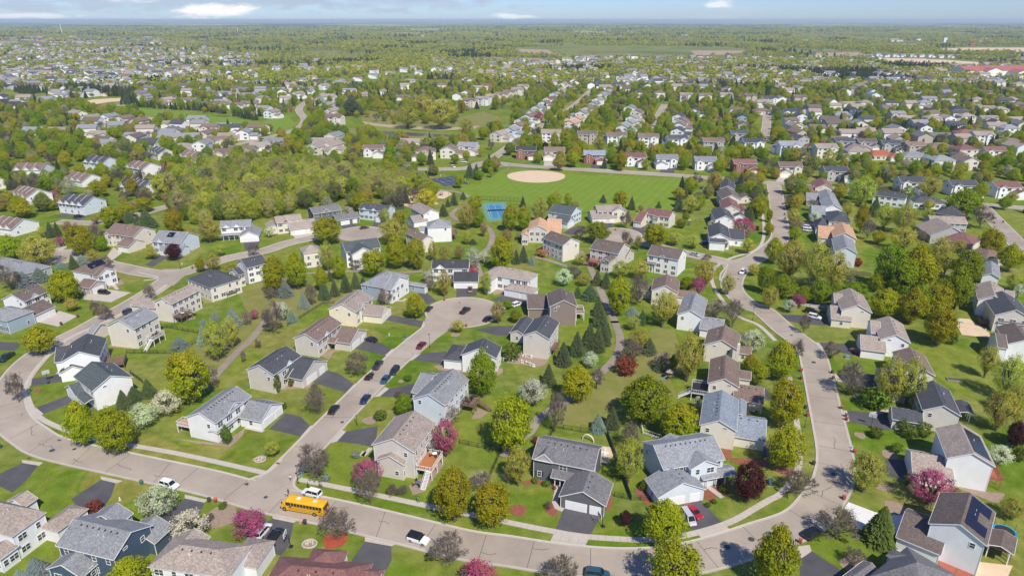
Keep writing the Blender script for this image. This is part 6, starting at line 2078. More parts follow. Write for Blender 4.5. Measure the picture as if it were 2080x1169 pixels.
TREE_DATA = {
 'a1': '''m 65 160 245 285;m 500 350 700 575;m 665 20 815 130;m 770 210 920 370;m 890 190 1030 290;m 1040 150 1170 250;m -20 430 160 610;y 150 440 430 650;m 360 700 595 935;m 1255 235 1400 420;m 955 0 1060 130;g 720 440 820 555;
o 690 280 770 350;o 900 155 975 200;b 680 350 800 480;s 950 245 1035 360;s 1060 240 1200 410;s 1035 280 1090 370;s 905 290 960 365;s 360 340 430 470;s 415 335 475 460;y 280 370 345 455;b -20 650 135 840;q 115 720 260 860;q 245 690 370 820;s 535 590 600 710;q 580 590 690 690;q 430 650 520 710;
y 650 540 760 640;b 740 590 860 690;b 1095 815 1200 915;b 735 970 860 1080;b 680 950 810 1020;y 480 930 600 1000;k 410 450 500 520;u 1260 500 1385 620;y 1100 530 1210 610;y 1640 500 1725 590;y 1510 310 1680 480;y 1560 570 1690 710;m 1490 610 1570 710;y 1700 640 1810 740;b 1890 490 1985 590;q 1610 1030 1680 1105;q 1730 990 1845 1170;n 1835 1020 1925 1120;k 1910 1005 1980 1080;y 1400 380 1510 480;o 470 330 560 440;k 700 350 740 400;k 1240 130 1310 180;k 990 190 1045 240;h 40 1000 100 1040''',
 'a2': '''m 40 590 225 870;m 215 560 390 825;m 415 300 650 490;y 470 480 610 690;m 575 585 690 760;m 445 675 550 850;m 800 540 1000 740;m 980 430 1165 670;m 1150 450 1300 680;y 930 320 1165 470;m 1040 265 1150 340;y 940 230 1030 330;w 660 225 750 280;r 775 270 830 320;v 1205 80 1395 250;s 1490 110 1545 220;s 1565 110 1610 175;s 1450 160 1490 230;s 1400 200 1470 305;
y 1530 190 1690 380;g 1640 240 1750 370;m 1880 200 2010 390;o 1710 340 1775 440;w 1600 525 1730 680;w 1700 560 1800 650;o 1510 510 1600 630;y 1310 480 1400 620;y 1390 510 1500 650;m 1795 440 1975 695;o 1860 400 1970 470;q 165 785 285 935;q 325 875 410 1020;q 240 1010 320 1125;s 545 705 590 800;s 480 800 570 950;s 570 740 640 920;s 650 700 730 890;b 370 800 470 960;b 60 840 160 910;
s 730 700 800 860;s 790 760 860 880;b 30 930 200 1169;w 140 945 270 1080;m 1140 880 1300 1060;w 1265 700 1385 800;n 1280 770 1380 860;y 1375 700 1500 890;k 1620 670 1705 740;y 1720 710 1810 880;o 1790 940 1920 1100;g 1890 930 1965 1000;g 1940 1000 2036 1100;y 1485 1090 1600 1169;n 920 840 1050 960;s 1960 500 2010 670;s 1630 470 1690 520;y 1580 400 1650 500;b 720 620 800 700;w 60 370 150 450;m 720 110 880 240''',
 'a3': '''s 40 500 100 670;s 90 520 160 660;q 165 600 210 680;m 70 210 190 390;m 0 190 70 370;y 180 140 320 330;y 330 100 430 200;m 435 110 500 210;s 350 175 395 230;s 710 130 760 200;m 810 95 930 240;s 925 135 980 255;s 1140 180 1180 240;o 1000 210 1050 260;s 1350 0 1420 120;s 1325 60 1390 180;s 1280 110 1350 240;s 1275 190 1330 270;y 1340 130 1480 260;w 1490 60 1560 120;
g 1295 310 1380 380;b 510 360 610 460;g 600 340 795 480;b 860 240 960 370;b 870 400 970 530;y 975 440 1040 540;m 1045 340 1240 530;y 1230 410 1350 510;y 1370 440 1490 530;w 1530 325 1610 390;k 1715 300 1905 440;s 1815 220 1890 340;y 1790 460 1905 570;m 1850 140 1990 300;s 1545 240 1600 330;y 510 570 615 660;b 460 660 580 760;w 360 690 510 820;y 530 730 640 820;
s 650 710 730 840;s 720 710 790 860;s 510 830 570 930;y 800 630 950 760;y 940 620 1100 760;m 765 750 955 1030;b 930 730 1080 950;y 1100 860 1300 1120;g 1310 755 1440 860;k 1410 750 1525 900;y 1430 620 1620 820;y 1640 735 1755 880;n 1510 920 1680 1060;b 1650 920 1830 1130;y 1840 650 1940 740;s 570 820 700 960;s 650 930 750 1080;q 915 985 1000 1070;s 1000 1000 1065 1140;j 1500 585 1570 635;b 1650 470 1700 540;m 1985 240 2036 330;g 1340 260 1400 330;y 1200 860 1320 1080''',
 'a4': '''m 55 450 200 640;m 0 150 70 280;m 45 340 125 430;b 200 140 290 230;y 210 230 320 340;o 235 290 355 390;m 235 370 345 470;n 370 175 475 240;w 385 270 490 330;y 130 460 380 760;y 340 460 560 820;y 480 540 700 830;m 745 190 860 400;y 640 180 750 290;s 840 150 930 310;y 900 190 1060 380;y 1030 190 1220 410;y 1160 330 1240 400;m 870 400 980 500;b 800 310 900 460;
v 1265 165 1360 240;y 1250 230 1355 320;g 1450 80 1720 290;b 1640 200 1800 370;k 1520 290 1610 345;y 1010 400 1230 520;m 1060 490 1380 860;g 900 500 1130 830;y 1300 440 1500 690;m 1700 380 1880 600;m 1850 500 2036 700;g 1490 540 1730 800;g 1430 670 1660 980;b 1190 400 1290 480;y 1480 470 1600 570;y 1900 720 2036 850;w 1960 810 2036 910;g 0 660 130 870;g 90 740 300 900;y 20 820 170 990;
g 280 820 430 950;g 400 790 560 960;g 540 800 680 930;g 640 800 850 950;m 850 720 990 860;m 860 840 1100 1060;m 1080 830 1300 1100;m 1260 800 1480 1060;m 1290 980 1500 1240;g 1000 590 1240 880;g 1130 820 1340 1060;g 1330 760 1500 980;y 1380 560 1520 720;k 250 900 370 975;w 185 940 300 1010;r 730 620 800 690;n 680 750 750 800;y 680 -20 920 200;y 1230 0 1420 130;b 900 40 1000 120;b 600 30 680 110;y 1900 100 1990 200''',
 'b1': '''m 170 210 415 435;m 1270 400 1600 800;m 480 785 730 1120;m 715 840 1000 1190;b 45 570 165 790;q 1315 315 1440 430;q 1520 220 1610 400;y 1540 170 1740 470;y 1690 150 1830 380;q 1530 180 1590 230;n 1555 520 1660 700;s 900 720 1010 900;s 980 690 1090 830;s 1090 635 1200 800;w 1145 710 1390 900;w 965 810 1200 1000;a 1690 995 1775 1155;b 1840 400 1880 515;b 1950 320 2000 390''',
 'b2': '''b 680 420 855 590;b 370 690 560 890;a 130 600 190 760;a 245 635 290 705;j 410 670 480 720;g 1615 395 1850 750;m 1785 740 2120 1180;g 1055 740 1215 905;n 1380 800 1560 960;k 1340 920 1560 1210;h 900 880 1010 960;j 1060 720 1150 780;h 1130 605 1200 655;h 1870 405 2040 470;h 190 820 240 875''',
 'b3': '''s 650 60 770 260;s 570 200 690 440;s 690 180 790 400;s 640 230 745 450;s 480 270 590 480;s 560 240 640 420;s 370 350 490 560;s 265 520 370 710;s 740 100 800 330;w 570 415 705 545;m 410 510 670 800;b 630 520 750 690;w 80 615 320 830;b 280 720 460 1010;r 815 480 1005 610;y 905 155 1030 250;y 930 225 1100 400;b 880 300 1050 490;s 1030 320 1140 470;s 1120 460 1215 600;
g 1240 440 1320 550;n 1110 440 1260 520;y 1280 260 1520 620;w 1805 240 1980 420;m 1810 440 1920 560;m 1850 490 2010 665;g 880 580 1270 970;m 1170 800 1475 1100;q 640 905 750 1070;s 750 840 855 1040;w 1420 760 1500 860;b 870 960 1050 1169;a 1805 880 1865 1000;h 1880 890 1950 930;n 870 440 930 510''',
 'b4': '''b 240 310 360 470;m 70 330 310 620;m 80 620 345 980;b 500 340 640 470;b 320 130 400 270;b 620 490 850 740;y 910 450 1130 800;y 1060 460 1300 800;h 790 720 1020 880;h 1060 940 1150 1050;h 1110 990 1220 1110;h 1200 970 1340 1100;m 1300 80 1520 360;a 1450 270 1530 390;y 1690 370 1850 600;y 1820 430 2060 760;y 1740 700 2000 1010;y 1930 650 2090 900;u 1920 950 2060 1150;h 660 700 740 765;h 850 1020 960 1090''',
 'c1': '''w 1040 470 1345 700;r 650 600 790 700;w 1290 700 1600 850;k 1750 630 2036 890;m 810 1010 1170 1290;q 200 1030 380 1240;q 110 1120 200 1230;j 1560 680 1640 760;h 1670 610 1740 660''',
 'c2': '''b 320 120 570 400;k 720 250 970 480;b 760 340 970 600;e 725 215 795 275;e 495 385 570 450;m 1360 310 1665 720;m 1650 430 1955 780;n 1620 350 1810 500;b 460 640 740 890;b 1330 810 1610 1070;k 1530 1055 1860 1290;y 60 130 180 250;j 990 450 1090 560;j 1070 460 1165 560;r 1980 0 2036 60;b 1880 370 1960 440''',
 'c3': '''y -20 150 190 450;m 1040 550 1380 930;m 1070 870 1500 1330;y 820 90 1060 430;u 1735 285 1985 580;u 855 655 960 780;b 250 990 570 1290;j 285 590 345 670;h 185 415 245 465;h 265 435 335 490;h 1015 440 1080 530;r 190 100 240 170;h 345 480 380 510;h 1560 580 1610 620;h 1515 600 1570 650;h 1620 480 1700 530''',
 'c4': '''m 80 0 370 340;b 190 310 440 540;y 700 190 980 510;k 1160 375 1510 570;b 460 590 780 880;d 785 640 1050 985;b 670 950 830 1080;w 1765 155 1955 310;u 1920 0 2070 150;h 1950 180 2060 310;y 1860 560 2060 720;m -20 750 320 1230;h 1110 395 1190 480;j 1480 490 1560 560;h 1010 165 1110 220;h 870 50 960 110''',
 't2': '''m 820 750 880 820;m 1080 730 1135 800;m 1135 790 1210 880;m 1060 815 1110 870;w 1030 760 1080 800;u 1200 840 1240 880;k 980 800 1020 835;m 1245 780 1310 880;m 1300 770 1380 860;m 1340 880 1430 980;m 1280 890 1340 960;m 1360 800 1440 880;y 1500 800 1580 890;m 1690 820 1760 900;m 1760 830 1820 910;m 1850 850 1920 930;m 1640 890 1710 1000;g 1770 750 1830 800;g 1860 740 1920 800;m 1810 660 1880 740;m 1900 660 1960 730;
k 1155 660 1215 720;m 1210 650 1270 720;m 1285 650 1340 720;m 1285 710 1340 775;m 1370 740 1420 790;g 1555 640 1620 740;w 460 890 540 950;g 270 860 330 945;s 325 880 360 935;m 280 820 330 880;y 700 700 800 800;s 745 965 800 1060;s 790 970 835 1060;s 845 950 885 1010;y 880 985 915 1045;y 555 980 590 1030;m 460 1030 520 1080;s 500 1010 530 1060;b 880 820 920 880;g 550 810 630 880;y 470 800 550 870;y 320 620 480 740;y 420 560 560 660;y 500 600 700 730;s 0 570 150 690;m 700 590 750 660;m 900 560 955 640''',
}
for p, s_ in TREE_DATA.items():
    for item in s_.replace('\n', '').split(';'):
        if item.strip():
            q = item.split()
            tree(p, q[0], *[float(v) for v in q[1:]])

# labels: kind, which house it stands by and on which side, and its height among those alike
LAND = [(h_[1], h_[2]) for h_ in HOUSES if h_[1]] + [(z[0], z[1]) for z in ZONES]
lab = {}
for t, w, a, H, p, root in TREES:
    L_ = min(LAND, key=lambda q: (q[1] - w).length)
    d = w - L_[1]
    rel = 'beside' if abs(d.x) > abs(d.y) else ('in front of' if d.y < 0 else 'behind')
    nm = L_[0] if L_[0].startswith('the ') else 'the ' + L_[0]
    lab.setdefault((TK[t][1], rel, nm), []).append((-H, root))
for (wd, rel, nm), lst in lab.items():
    lst.sort(key=lambda q: q[0])
    for i, (_, root) in enumerate(lst):
        pre = wd if len(lst) == 1 else (ORD[i] + 'tallest ' + wd)
        words_ = nm.split()
        s_ = f"{pre} {rel} {nm}".split()
        root['label'] = ' '.join(s_[:16] if s_[15:16] not in (['with'], ['the'], ['by'], ['of'], ['and']) else s_[:15])
        root['group'] = {'shrub': 'garden shrubs'}.get(root['category'], 'trees of the gardens and streets')


# ------------------------------------------------------------------ masses of trees that nobody could count
def scatter(name, pts, scl, protos, mat, k='stuff'):
    """one object: points, with tree prototypes instanced on them"""
    col = bpy.data.collections.new(name + '_kinds')
    for i, me in enumerate(protos):
        m2 = me.copy()
        m2.materials.clear()
        m2.materials.append(mat)
        o = bpy.data.objects.new('kind_%d' % i, m2)
        col.objects.link(o)
    me = bpy.data.meshes.new(name)
    me.from_pydata([tuple(p) for p in pts], [], [])
    a = me.attributes.new('sc', 'FLOAT_VECTOR', 'POINT')
    a.data.foreach_set('vector', np.array(scl, dtype=np.float32).ravel())
    a = me.attributes.new('rz', 'FLOAT', 'POINT')
    a.data.foreach_set('value', rng.uniform(0, 6.28, len(pts)))
    a = me.attributes.new('pk', 'INT', 'POINT')
    a.data.foreach_set('value', rng.integers(0, len(protos), len(pts)).astype(np.int32))
    o = obj(name, me)
    kind(o, k)
    ng = bpy.data.node_groups.new(name, 'GeometryNodeTree')
    ng.interface.new_socket('Geometry', in_out='INPUT', socket_type='NodeSocketGeometry')
    ng.interface.new_socket('Geometry', in_out='OUTPUT', socket_type='NodeSocketGeometry')
    n, l = ng.nodes, ng.links
    gi, go = n.new('NodeGroupInput'), n.new('NodeGroupOutput')
    ip = n.new('GeometryNodeInstanceOnPoints')
    ci = n.new('GeometryNodeCollectionInfo')
    ci.inputs['Collection'].default_value = col
    ci.inputs['Separate Children'].default_value = True
    ci.inputs['Reset Children'].default_value = True

    def attr(nm, ty):
        x = n.new('GeometryNodeInputNamedAttribute')
        x.data_type = ty
        x.inputs['Name'].default_value = nm
        return x.outputs['Attribute']
    cx = n.new('ShaderNodeCombineXYZ')
    l.new(attr('rz', 'FLOAT'), cx.inputs[2])
    l.new(gi.outputs[0], ip.inputs['Points'])
    l.new(ci.outputs[0], ip.inputs['Instance'])
    ip.inputs['Pick Instance'].default_value = True
    l.new(attr('pk', 'INT'), ip.inputs['Instance Index'])
    l.new(cx.outputs[0], ip.inputs['Rotation'])
    l.new(attr('sc', 'FLOAT_VECTOR'), ip.inputs['Scale'])
    l.new(ip.outputs[0], go.inputs[0])
    md = o.modifiers.new('scatter', 'NODES')
    md.node_group = ng
    return o


# coarse occupancy grid: houses, roads, open ground
GRIDC = {}


def mark(p, r_):
    k = 8.0
    for ix in range(int((p[0] - r_) // k), int((p[0] + r_) // k) + 1):
        for iy in range(int((p[1] - r_) // k), int((p[1] + r_) // k) + 1):
            GRIDC.setdefault((ix, iy), []).append((p[0], p[1], r_))


def blocked(p, extra=0.0):
    for q in GRIDC.get((int(p[0] // 8), int(p[1] // 8)), ()):
        if (p[0] - q[0]) ** 2 + (p[1] - q[1]) ** 2 < (q[2] + extra) ** 2:
            return True
    return False


for h_ in HOUSES:
    mark(h_[2], 9.5 if h_[1] else 11.5)
    f = -h_[2].normalized() * 13
    mark(h_[2] + f, 8 if h_[2].y > 380 else 0.1)
for c in FARH:
    mark(c, 11)
for line, hw in ROADS:
    for q in line[::2]:
        mark(q, hw + 2.5)
for t in TREES:
    mark(t[1], t[2])
mark(gs(2015, 152), 75)

from mathutils import noise as mnoise
WOOD_POLYS = [px('s', 350, 375, 430, 346, 540, 344, 620, 342, 740, 362, 790, 376, 860, 386, 880, 400, 830, 410, 720, 408, 640, 425, 560, 445, 470, 452, 430, 475, 400, 465, 345, 430, 325, 400)]
SPARE = [px('s', 0, 470, 2080, 470, 2080, 345, 1400, 345, 980, 338, 700, 345, 0, 400)]
rs = np.random.default_rng(5)


def make_masses():
    # the woodland between the terraces and the courts
    pts, scl = [], []
    poly = WOOD_POLYS[0]
    xs, ys = [q.x for q in poly], [q.y for q in poly]
    y = min(ys)
    while y < max(ys):
        x = min(xs)
        while x < max(xs):
            p = Vector((x + rs.uniform(-2.5, 2.5), y + rs.uniform(-2.5, 2.5)))
            if inside(p, poly) and not blocked(p, 0):
                r_ = rs.uniform(3.3, 6.6)
                h = 5.5 + r_ * rs.uniform(.9, 1.7)
                pts.append((p.x, p.y, rs.uniform(.5, 2)))
                scl.append((r_, r_, h))
            x += 8.0
        y += 8.0
    scatter('woodland', pts, scl, [P_FEATHER[0], P_FEATHER[2], P_MAPLE[2], P_FEATHER[1]], M_LEAF_WOOD)
    # bare stems within and along its edge
    n = len(pts)
    sel = rs.choice(n, n // 4, replace=False)
    scatter('woodland_stems', [(pts[i][0] + rs.uniform(-2, 2), pts[i][1] + rs.uniform(-2, 2), 0) for i in sel], [(scl[i][0], scl[i][0], scl[i][2] * 1.0) for i in sel], P_BARE, M_BARK)
    # garden trees of the blocks beyond
    leaf, con, bare, pink = ([], []), ([], []), ([], []), ([], [])
    yy = 372.0
    while yy < 1150:
        half = yy * .80 + 30
        x = -half
        st = 8.0 if yy < 700 else 9.5
        while x < half:
            p = Vector((x + rs.uniform(-4, 4), yy + rs.uniform(-4, 4)))
            x += st
            dn = mnoise.noise(Vector((p.x / 60, p.y / 60, 4)))
            dens = .54 + .5 * dn
            if rs.random() > dens or blocked(p, 1.0) or in_open(p) or inside(p, poly):
                continue
            u = rs.random()
            r_ = rs.uniform(2.8, 5.3)
            cn = mnoise.noise(Vector((p.x / 45, p.y / 45, 9)))
            if u < .10 + .3 * max(0, cn):
                con[0].append((p.x, p.y, 0)); con[1].append((r_ * .72, r_ * .72, r_ * rs.uniform(1.9, 2.6)))
            elif u > .965:
                pink[0].append((p.x, p.y, .6)); pink[1].append((r_ * .7, r_ * .7, r_ * 1.2))
            elif u > .90:
                bare[0].append((p.x, p.y, 0)); bare[1].append((r_, r_, r_ * 2.2))
            else:
                leaf[0].append((p.x, p.y, rs.uniform(.8, 1.8))); leaf[1].append((r_, r_, r_ * rs.uniform(1.7, 2.3)))
            mark(p, r_ * .55)
        yy += 8.0 if yy < 700 else 9.5
    scatter('distant_garden_trees', leaf[0], leaf[1], P_MAPLE + P_FEATHER[:1], M_LEAF_MID)
    scatter('distant_conifers', con[0], con[1], P_SPRUCE, M_LEAF_CON)
    scatter('distant_bare_trees', bare[0], bare[1], P_BARE, M_BARK)
    scatter('distant_blossom', pink[0], pink[1], P_BLOOM, flat('blossom_pink', (0.45, 0.13, 0.2), .9))
    # belts of dark pine
    pts, scl = [], []
    for line, w, sp in ((px('t1', 800, 635, 900, 640, 980, 645), 5, 3.2), (px('t1', 1010, 650, 1180, 655, 1330, 672), 4, 3.6), (px('t1', 1390, 690, 1450, 700, 1520, 715), 4, 4), (px('t1', 1090, 500, 1300, 505), 6, 5), (px('t1', 1490, 520, 1700, 525, 1800, 530), 7, 4),
                        (px('t1', 770, 560, 760, 620), 10, 5), (px('t1', 410, 540, 560, 555, 740, 570), 26, 6), (px('t1', 110, 545, 200, 555), 12, 5), (px('t1', 1500, 400, 1700, 400, 1980, 400), 30, 9), (px('t1', 1380, 250, 1700, 245, 2030, 250), 60, 16),
                        (px('t3', 860, 760, 1060, 800, 1240, 770), 10, 6), (px('t3', 1530, 760, 1640, 790), 8, 5), (px('t3', 1310, 740, 1350, 790), 6, 4), (px('t2', 530, 470, 680, 470), 14, 6), (px('t2', 890, 490, 1010, 490), 6, 5), (px('t2', 180, 590, 300, 590), 4, 4),
                        (px('t2', 920, 290, 980, 285), 60, 9), (px('t3', 100, 520, 560, 530), 12, 9)):
        for q in smooth_line(line, sp):
            for _ in range(max(1, int(w / 4))):
                p = (q.x + rs.uniform(-w / 2, w / 2), q.y + rs.uniform(-w / 2, w / 2) * 1.6)
                r_ = rs.uniform(1.9, 3.0) * (1 if q.y < 900 else 1.5)
                pts.append((*p, 0)); scl.append((r_, r_, r_ * rs.uniform(2.6, 3.6)))
    scatter('pine_belts', pts, scl, P_SPRUCE, M_LEAF_CON)
    # far woods and hedgerows out towards the horizon
    small = [leaf_cloud('far_crown', 150, .42, sh_round, 500 + i, clumps=14, spread=.3) for i in range(3)]
    fp, fs, gp, gs_ = [], [], [], []
    yy = 1100.0
    while yy < 9500:
        half = yy * .80 + 50
        st = 11 + (yy - 1100) / 4100 * 24
        x = -half
        while x < half:
            p = Vector((x + rs.uniform(-st / 2, st / 2), yy + rs.uniform(-st / 2, st / 2)))
            x += st
            f1 = mnoise.noise(Vector((p.x / 420, p.y / 620, 7))) + .5 * mnoise.noise(Vector((p.x / 150, p.y / 200, 2)))
            town = p.x < -330 - (p.y - 1100) * .22 and 1100 < p.y < 2700
            ok = f1 > (-.12 - min(.1, max(0, yy - 4000) / 40000) if not town else .45)
            if town and rs.random() < .22:
                ok = True
            if not ok and rs.random() > .10:
                continue
            if blocked(p, 1) or in_open(p):
                continue
            r_ = rs.uniform(3.5, 6.5) * (1 + (yy - 1100) / 4000 * .9)
            if mnoise.noise(Vector((p.x / 260, p.y / 200, 31))) > .30:
                gp.append((p.x, p.y, 0)); gs_.append((r_ * .7, r_ * .7, r_ * 2.0))
            else:
                fp.append((p.x, p.y, .5)); fs.append((r_, r_, r_ * rs.uniform(1.5, 2.0)))
        yy += st
    print('far trees', len(fp), len(gp), 'garden', len(leaf[0]), len(con[0]))
    scatter('far_woods', fp, fs, small, M_LEAF_FAR)
    scatter('far_pines', gp, gs_, small, M_LEAF_CON)


make_masses()


def far_belts():
    """out beyond the last instanced trees: low lumpy ridges of woodland, each its own height and depth"""
    mb = MB()
    rr = random.Random(3)
    cols = []
    pal = [(0.16, 0.22, 0.04), (0.27, 0.29, 0.08), (0.08, 0.13, 0.03), (0.29, 0.27, 0.13), (0.02, 0.04, 0.02), (0.02, 0.045, 0.02), (0.03, 0.05, 0.02)]
    y = 5000.0
    while y < 24000:
        half = y * .8
        x = -half + rr.uniform(0, 800)
        while x < half:
            L = rr.uniform(300, 1500) * (1 + y / 12000)
            W = rr.uniform(60, 260) * (1 + y / 12000)
            hh = rr.uniform(9, 17) + y / 1600
            n = max(6, int(L / 70))
            c0 = rr.choice(pal)
            rows = []
            for k in range(4):
                row = []
                for i in range(n + 1):
                    e = math.sin(math.pi * i / n) ** .3 if 0 < i < n else 0
                    zz = (0 if k in (0, 3) else hh * rr.uniform(.75, 1.15) * e) - (y / 22000) ** 2 * 14 - 1
                    row.append((x + L * i / n, y + (W * k / 3) * (.4 + .6 * e) + rr.uniform(-10, 10), zz))
                rows.append(row)
            for k in range(3):
                for i in range(n):
                    mb.poly([rows[k][i], rows[k][i + 1], rows[k + 1][i + 1], rows[k + 1][i]])
                    j = rr.uniform(.8, 1.2)
                    cols.append(tuple(c * j for c in c0))
            x += L + rr.uniform(0, 900) * (1 + y / 9000)
        y += rr.uniform(170, 330) * (1 + y / 9000)
    me = bpy.data.meshes.new('horizon_woods')
    me.from_pydata(mb.v, [], mb.f)
    at = me.attributes.new('tint', 'FLOAT_COLOR', 'FACE')
    at.data.foreach_set('color', [c for q in cols for c in (*q, 1.0)])
    m_, n, l, b = new_mat('far_wood_canopy')
    a = n.new('ShaderNodeAttribute')
    a.attribute_name = 'tint'
    l.new(a.outputs['Color'], b.inputs['Base Color'])
    b.inputs['Roughness'].default_value = 1
    me.materials.append(m_)
    kind(obj('horizon_woods', me), 'stuff')
    print('belts', len(mb.f))


far_belts()

# ------------------------------------------------------------------ vehicles
M_LAMPGLASS = flat('headlamp_glass', (0.75, 0.75, 0.72), 0.15, var=.02)
M_TAIL = flat('tail_lamp', (0.45, 0.02, 0.02), 0.25, var=.02)
M_CARGLASS = flat('car_glass', (0.015, 0.02, 0.025), 0.05, var=.2)


def loft(mb, secs, mi=0):
    """secs: list of rings (same length) -> skin with caps"""
    n = len(secs[0])
    b = len(mb.v)
    for s_ in secs:
        mb.v += [tuple(p) for p in s_]
    for k in range(len(secs) - 1):
        for i in range(n):
            j = (i + 1) % n
            mb.f.append((b + k * n + i, b + k * n + j, b + (k + 1) * n + j, b + (k + 1) * n + i))
            mb.m.append(mi)
    mb.f.append(tuple(b + i for i in range(n))[::-1])
    mb.f.append(tuple(b + (len(secs) - 1) * n + i for i in range(n)))
    mb.m += [mi, mi]


def car_meshes(k):
    """x forward; sedan, suv, van, pickup, boxy"""
    L = dict(sedan=4.8, suv=4.8, van=5.1, pickup=5.8, boxy=4.7)[k]
    W = .93 if k != 'boxy' else .97
    base, deckh = .28, dict(sedan=.92, suv=1.05, van=1.05, pickup=1.12, boxy=1.15)[k]
    hood = deckh * .93

    def ring(x, w, zb, zt):
        return [(x, -w * .96, zb), (x, -w, (zb + zt) * .55), (x, -w * .93, zt - .05), (x, -w * .78, zt), (x, w * .78, zt), (x, w * .93, zt - .05), (x, w, (zb + zt) * .55), (x, w * .96, zb)]
    h = L / 2
    tail = deckh if k != 'pickup' else deckh
    body = MB()
    loft(body, [ring(-h, W * .88, .45, tail - .12), ring(-h + .12, W * .97, base, tail - .02), ring(-h + .9, W, base, tail), ring(0, W, base, deckh), ring(h * .40, W, base, deckh), ring(h * .75, W * .98, base, hood - .02), ring(h - .15, W * .92, base, hood - .14), ring(h, W * .80, .42, hood - .30)])
    g = dict(sedan=(-1.85, -1.15, .45, 1.25, 1.43), suv=(-2.25, -1.95, .55, 1.25, 1.70), van=(-2.45, -2.25, .95, 1.75, 1.78), pickup=(-.75, -.5, .75, 1.35, 1.80), boxy=(-2.2, -2.05, .55, .95, 1.84))[k]
    xr0, xr1, xr2, xr3, top = g
    gl = MB()

    def tr(x, w, z):
        return [(x, -w, z), (x, w, z)]
    lw, uw = W * .90, W * .72
    A = [(xr0, -lw, deckh - .02), (xr0, lw, deckh - .02), (xr3, lw, deckh - .02), (xr3, -lw, deckh - .02)]
    B = [(xr1, -uw, top - .05), (xr1, uw, top - .05), (xr2, uw, top - .05), (xr2, -uw, top - .05)]
    gl.poly([A[0], B[0], B[1], A[1]])
    gl.poly([A[1], B[1], B[2], A[2]])
    gl.poly([A[2], B[2], B[3], A[3]])
    gl.poly([A[3], B[3], B[0], A[0]])
    roof = MB()
    e = .03
    roof.box(xr1 - .05, xr2 + .05, -uw - .02, uw + .02, top - .06, top)
    for (a, b) in ((A[0], B[0]), (A[1], B[1]), (A[2], B[2]), (A[3], B[3])):
        roof.prism(a, b, .08, .08)
    for s_, i in ((-1, 0), (1, 1)):
        xm = (xr0 + xr3) / 2 * .9
        roof.prism((xm, s_ * lw, deckh), ((xr1 + xr2) / 2, s_ * uw, top - .05), .09, .05)
    if k in ('suv', 'van', 'boxy'):
        for s_ in (-1, 1):
            roof.box(xr1 + .2, xr2 - .1, s_ * (uw - .08) - .025, s_ * (uw - .08) + .025, top, top + .05)
    bed = None
    if k == 'pickup':
        bed = MB()
        bed.box(-h + .15, xr0 - .1, -W * .8, W * .8, deckh + .004, deckh + .012)
    wheels = [(-h * .60, s_ * (W - .1)) for s_ in (-1, 1)] + [(h * .62, s_ * (W - .1)) for s_ in (-1, 1)]
    hl, tl = MB(), MB()
    hl.box(-.05, .06, -.2, .2, -.07, .07)
    tl.box(-.05, .03, -.14, .14, -.1, .12)
    return dict(body=body.mesh('body', [M_PAINT], False), glass=gl.mesh('window', [M_CARGLASS]), roof=roof.mesh('roof', [M_PAINT]), bed=bed and bed.mesh('bed', [M_VENT]), wheels=wheels, h=h, W=W, hood=hood, tail=tail)


_w = MB()
_w.tube((0, -.12, 0), (0, .12, 0), .34, .34, 16)
WHEEL = _w.mesh('tyre', [M_TYRE])
_w = MB()
_w.tube((0, -.13, 0), (0, .13, 0), .2, .2, 10)
RIM = _w.mesh('rim', [M_RIM])
_w = MB()
_w.box(-.05, .05, -.18, .18, -.07, .07)
HL = _w.mesh('headlight', [M_LAMPGLASS])
TL = _w.mesh('taillight', [M_TAIL])
_w = MB()
_w.box(-.1, .1, -.1, .1, -.06, .06)
MIR = _w.mesh('mirror', [M_VENT])
CARM = {k: car_meshes(k) for k in ('sedan', 'suv', 'van', 'pickup', 'boxy')}
CC = dict(white=(.8, .8, .8), black=(.012, .012, .014), dark=(.02, .028, .04), navy=(.02, .04, .09), red=(.38, .015, .03), silver=(.48, .49, .51), maroon=(.16, .01, .03), tan=(.35, .26, .18), teal=(.03, .08, .13))


def car(p, x, y, dx, dy, k, col, label, roofcol=None, group='cars of the streets and driveways', name='parked_car'):
    c = G(p, x, y)
    e = G(p, x + dx, y + dy)
    d = (e - c).normalized()
    m = CARM[k]
    root = thing(name, label, {'pickup': 'pickup', 'van': 'van'}.get(k, 'car'), (c.x, c.y, .11 if name == 'parked_car' else .11), math.atan2(d.y, d.x), group)
    obj('body', m['body'], root, color=CC[col])
    obj('window', m['glass'], root)
    obj('roof', m['roof'], root, color=CC[roofcol or col])
    if m['bed']:
        obj('bed', m['bed'], root)
    for wx, wy in m['wheels']:
        w = obj('wheel', WHEEL, root, (wx, wy, .34))
        obj('rim', RIM, w)
    for s_ in (-1, 1):
        obj('headlight', HL, root, (m['h'] - .14, s_ * m['W'] * .66, m['hood'] - .26))
        obj('taillight', TL, root, (-m['h'] + .03, s_ * m['W'] * .68, m['tail'] - .22))
        obj('mirror', MIR, root, (.85 if k != 'pickup' else 1.3, s_ * (m['W'] + .08), m['tail'] + .08))
    return root


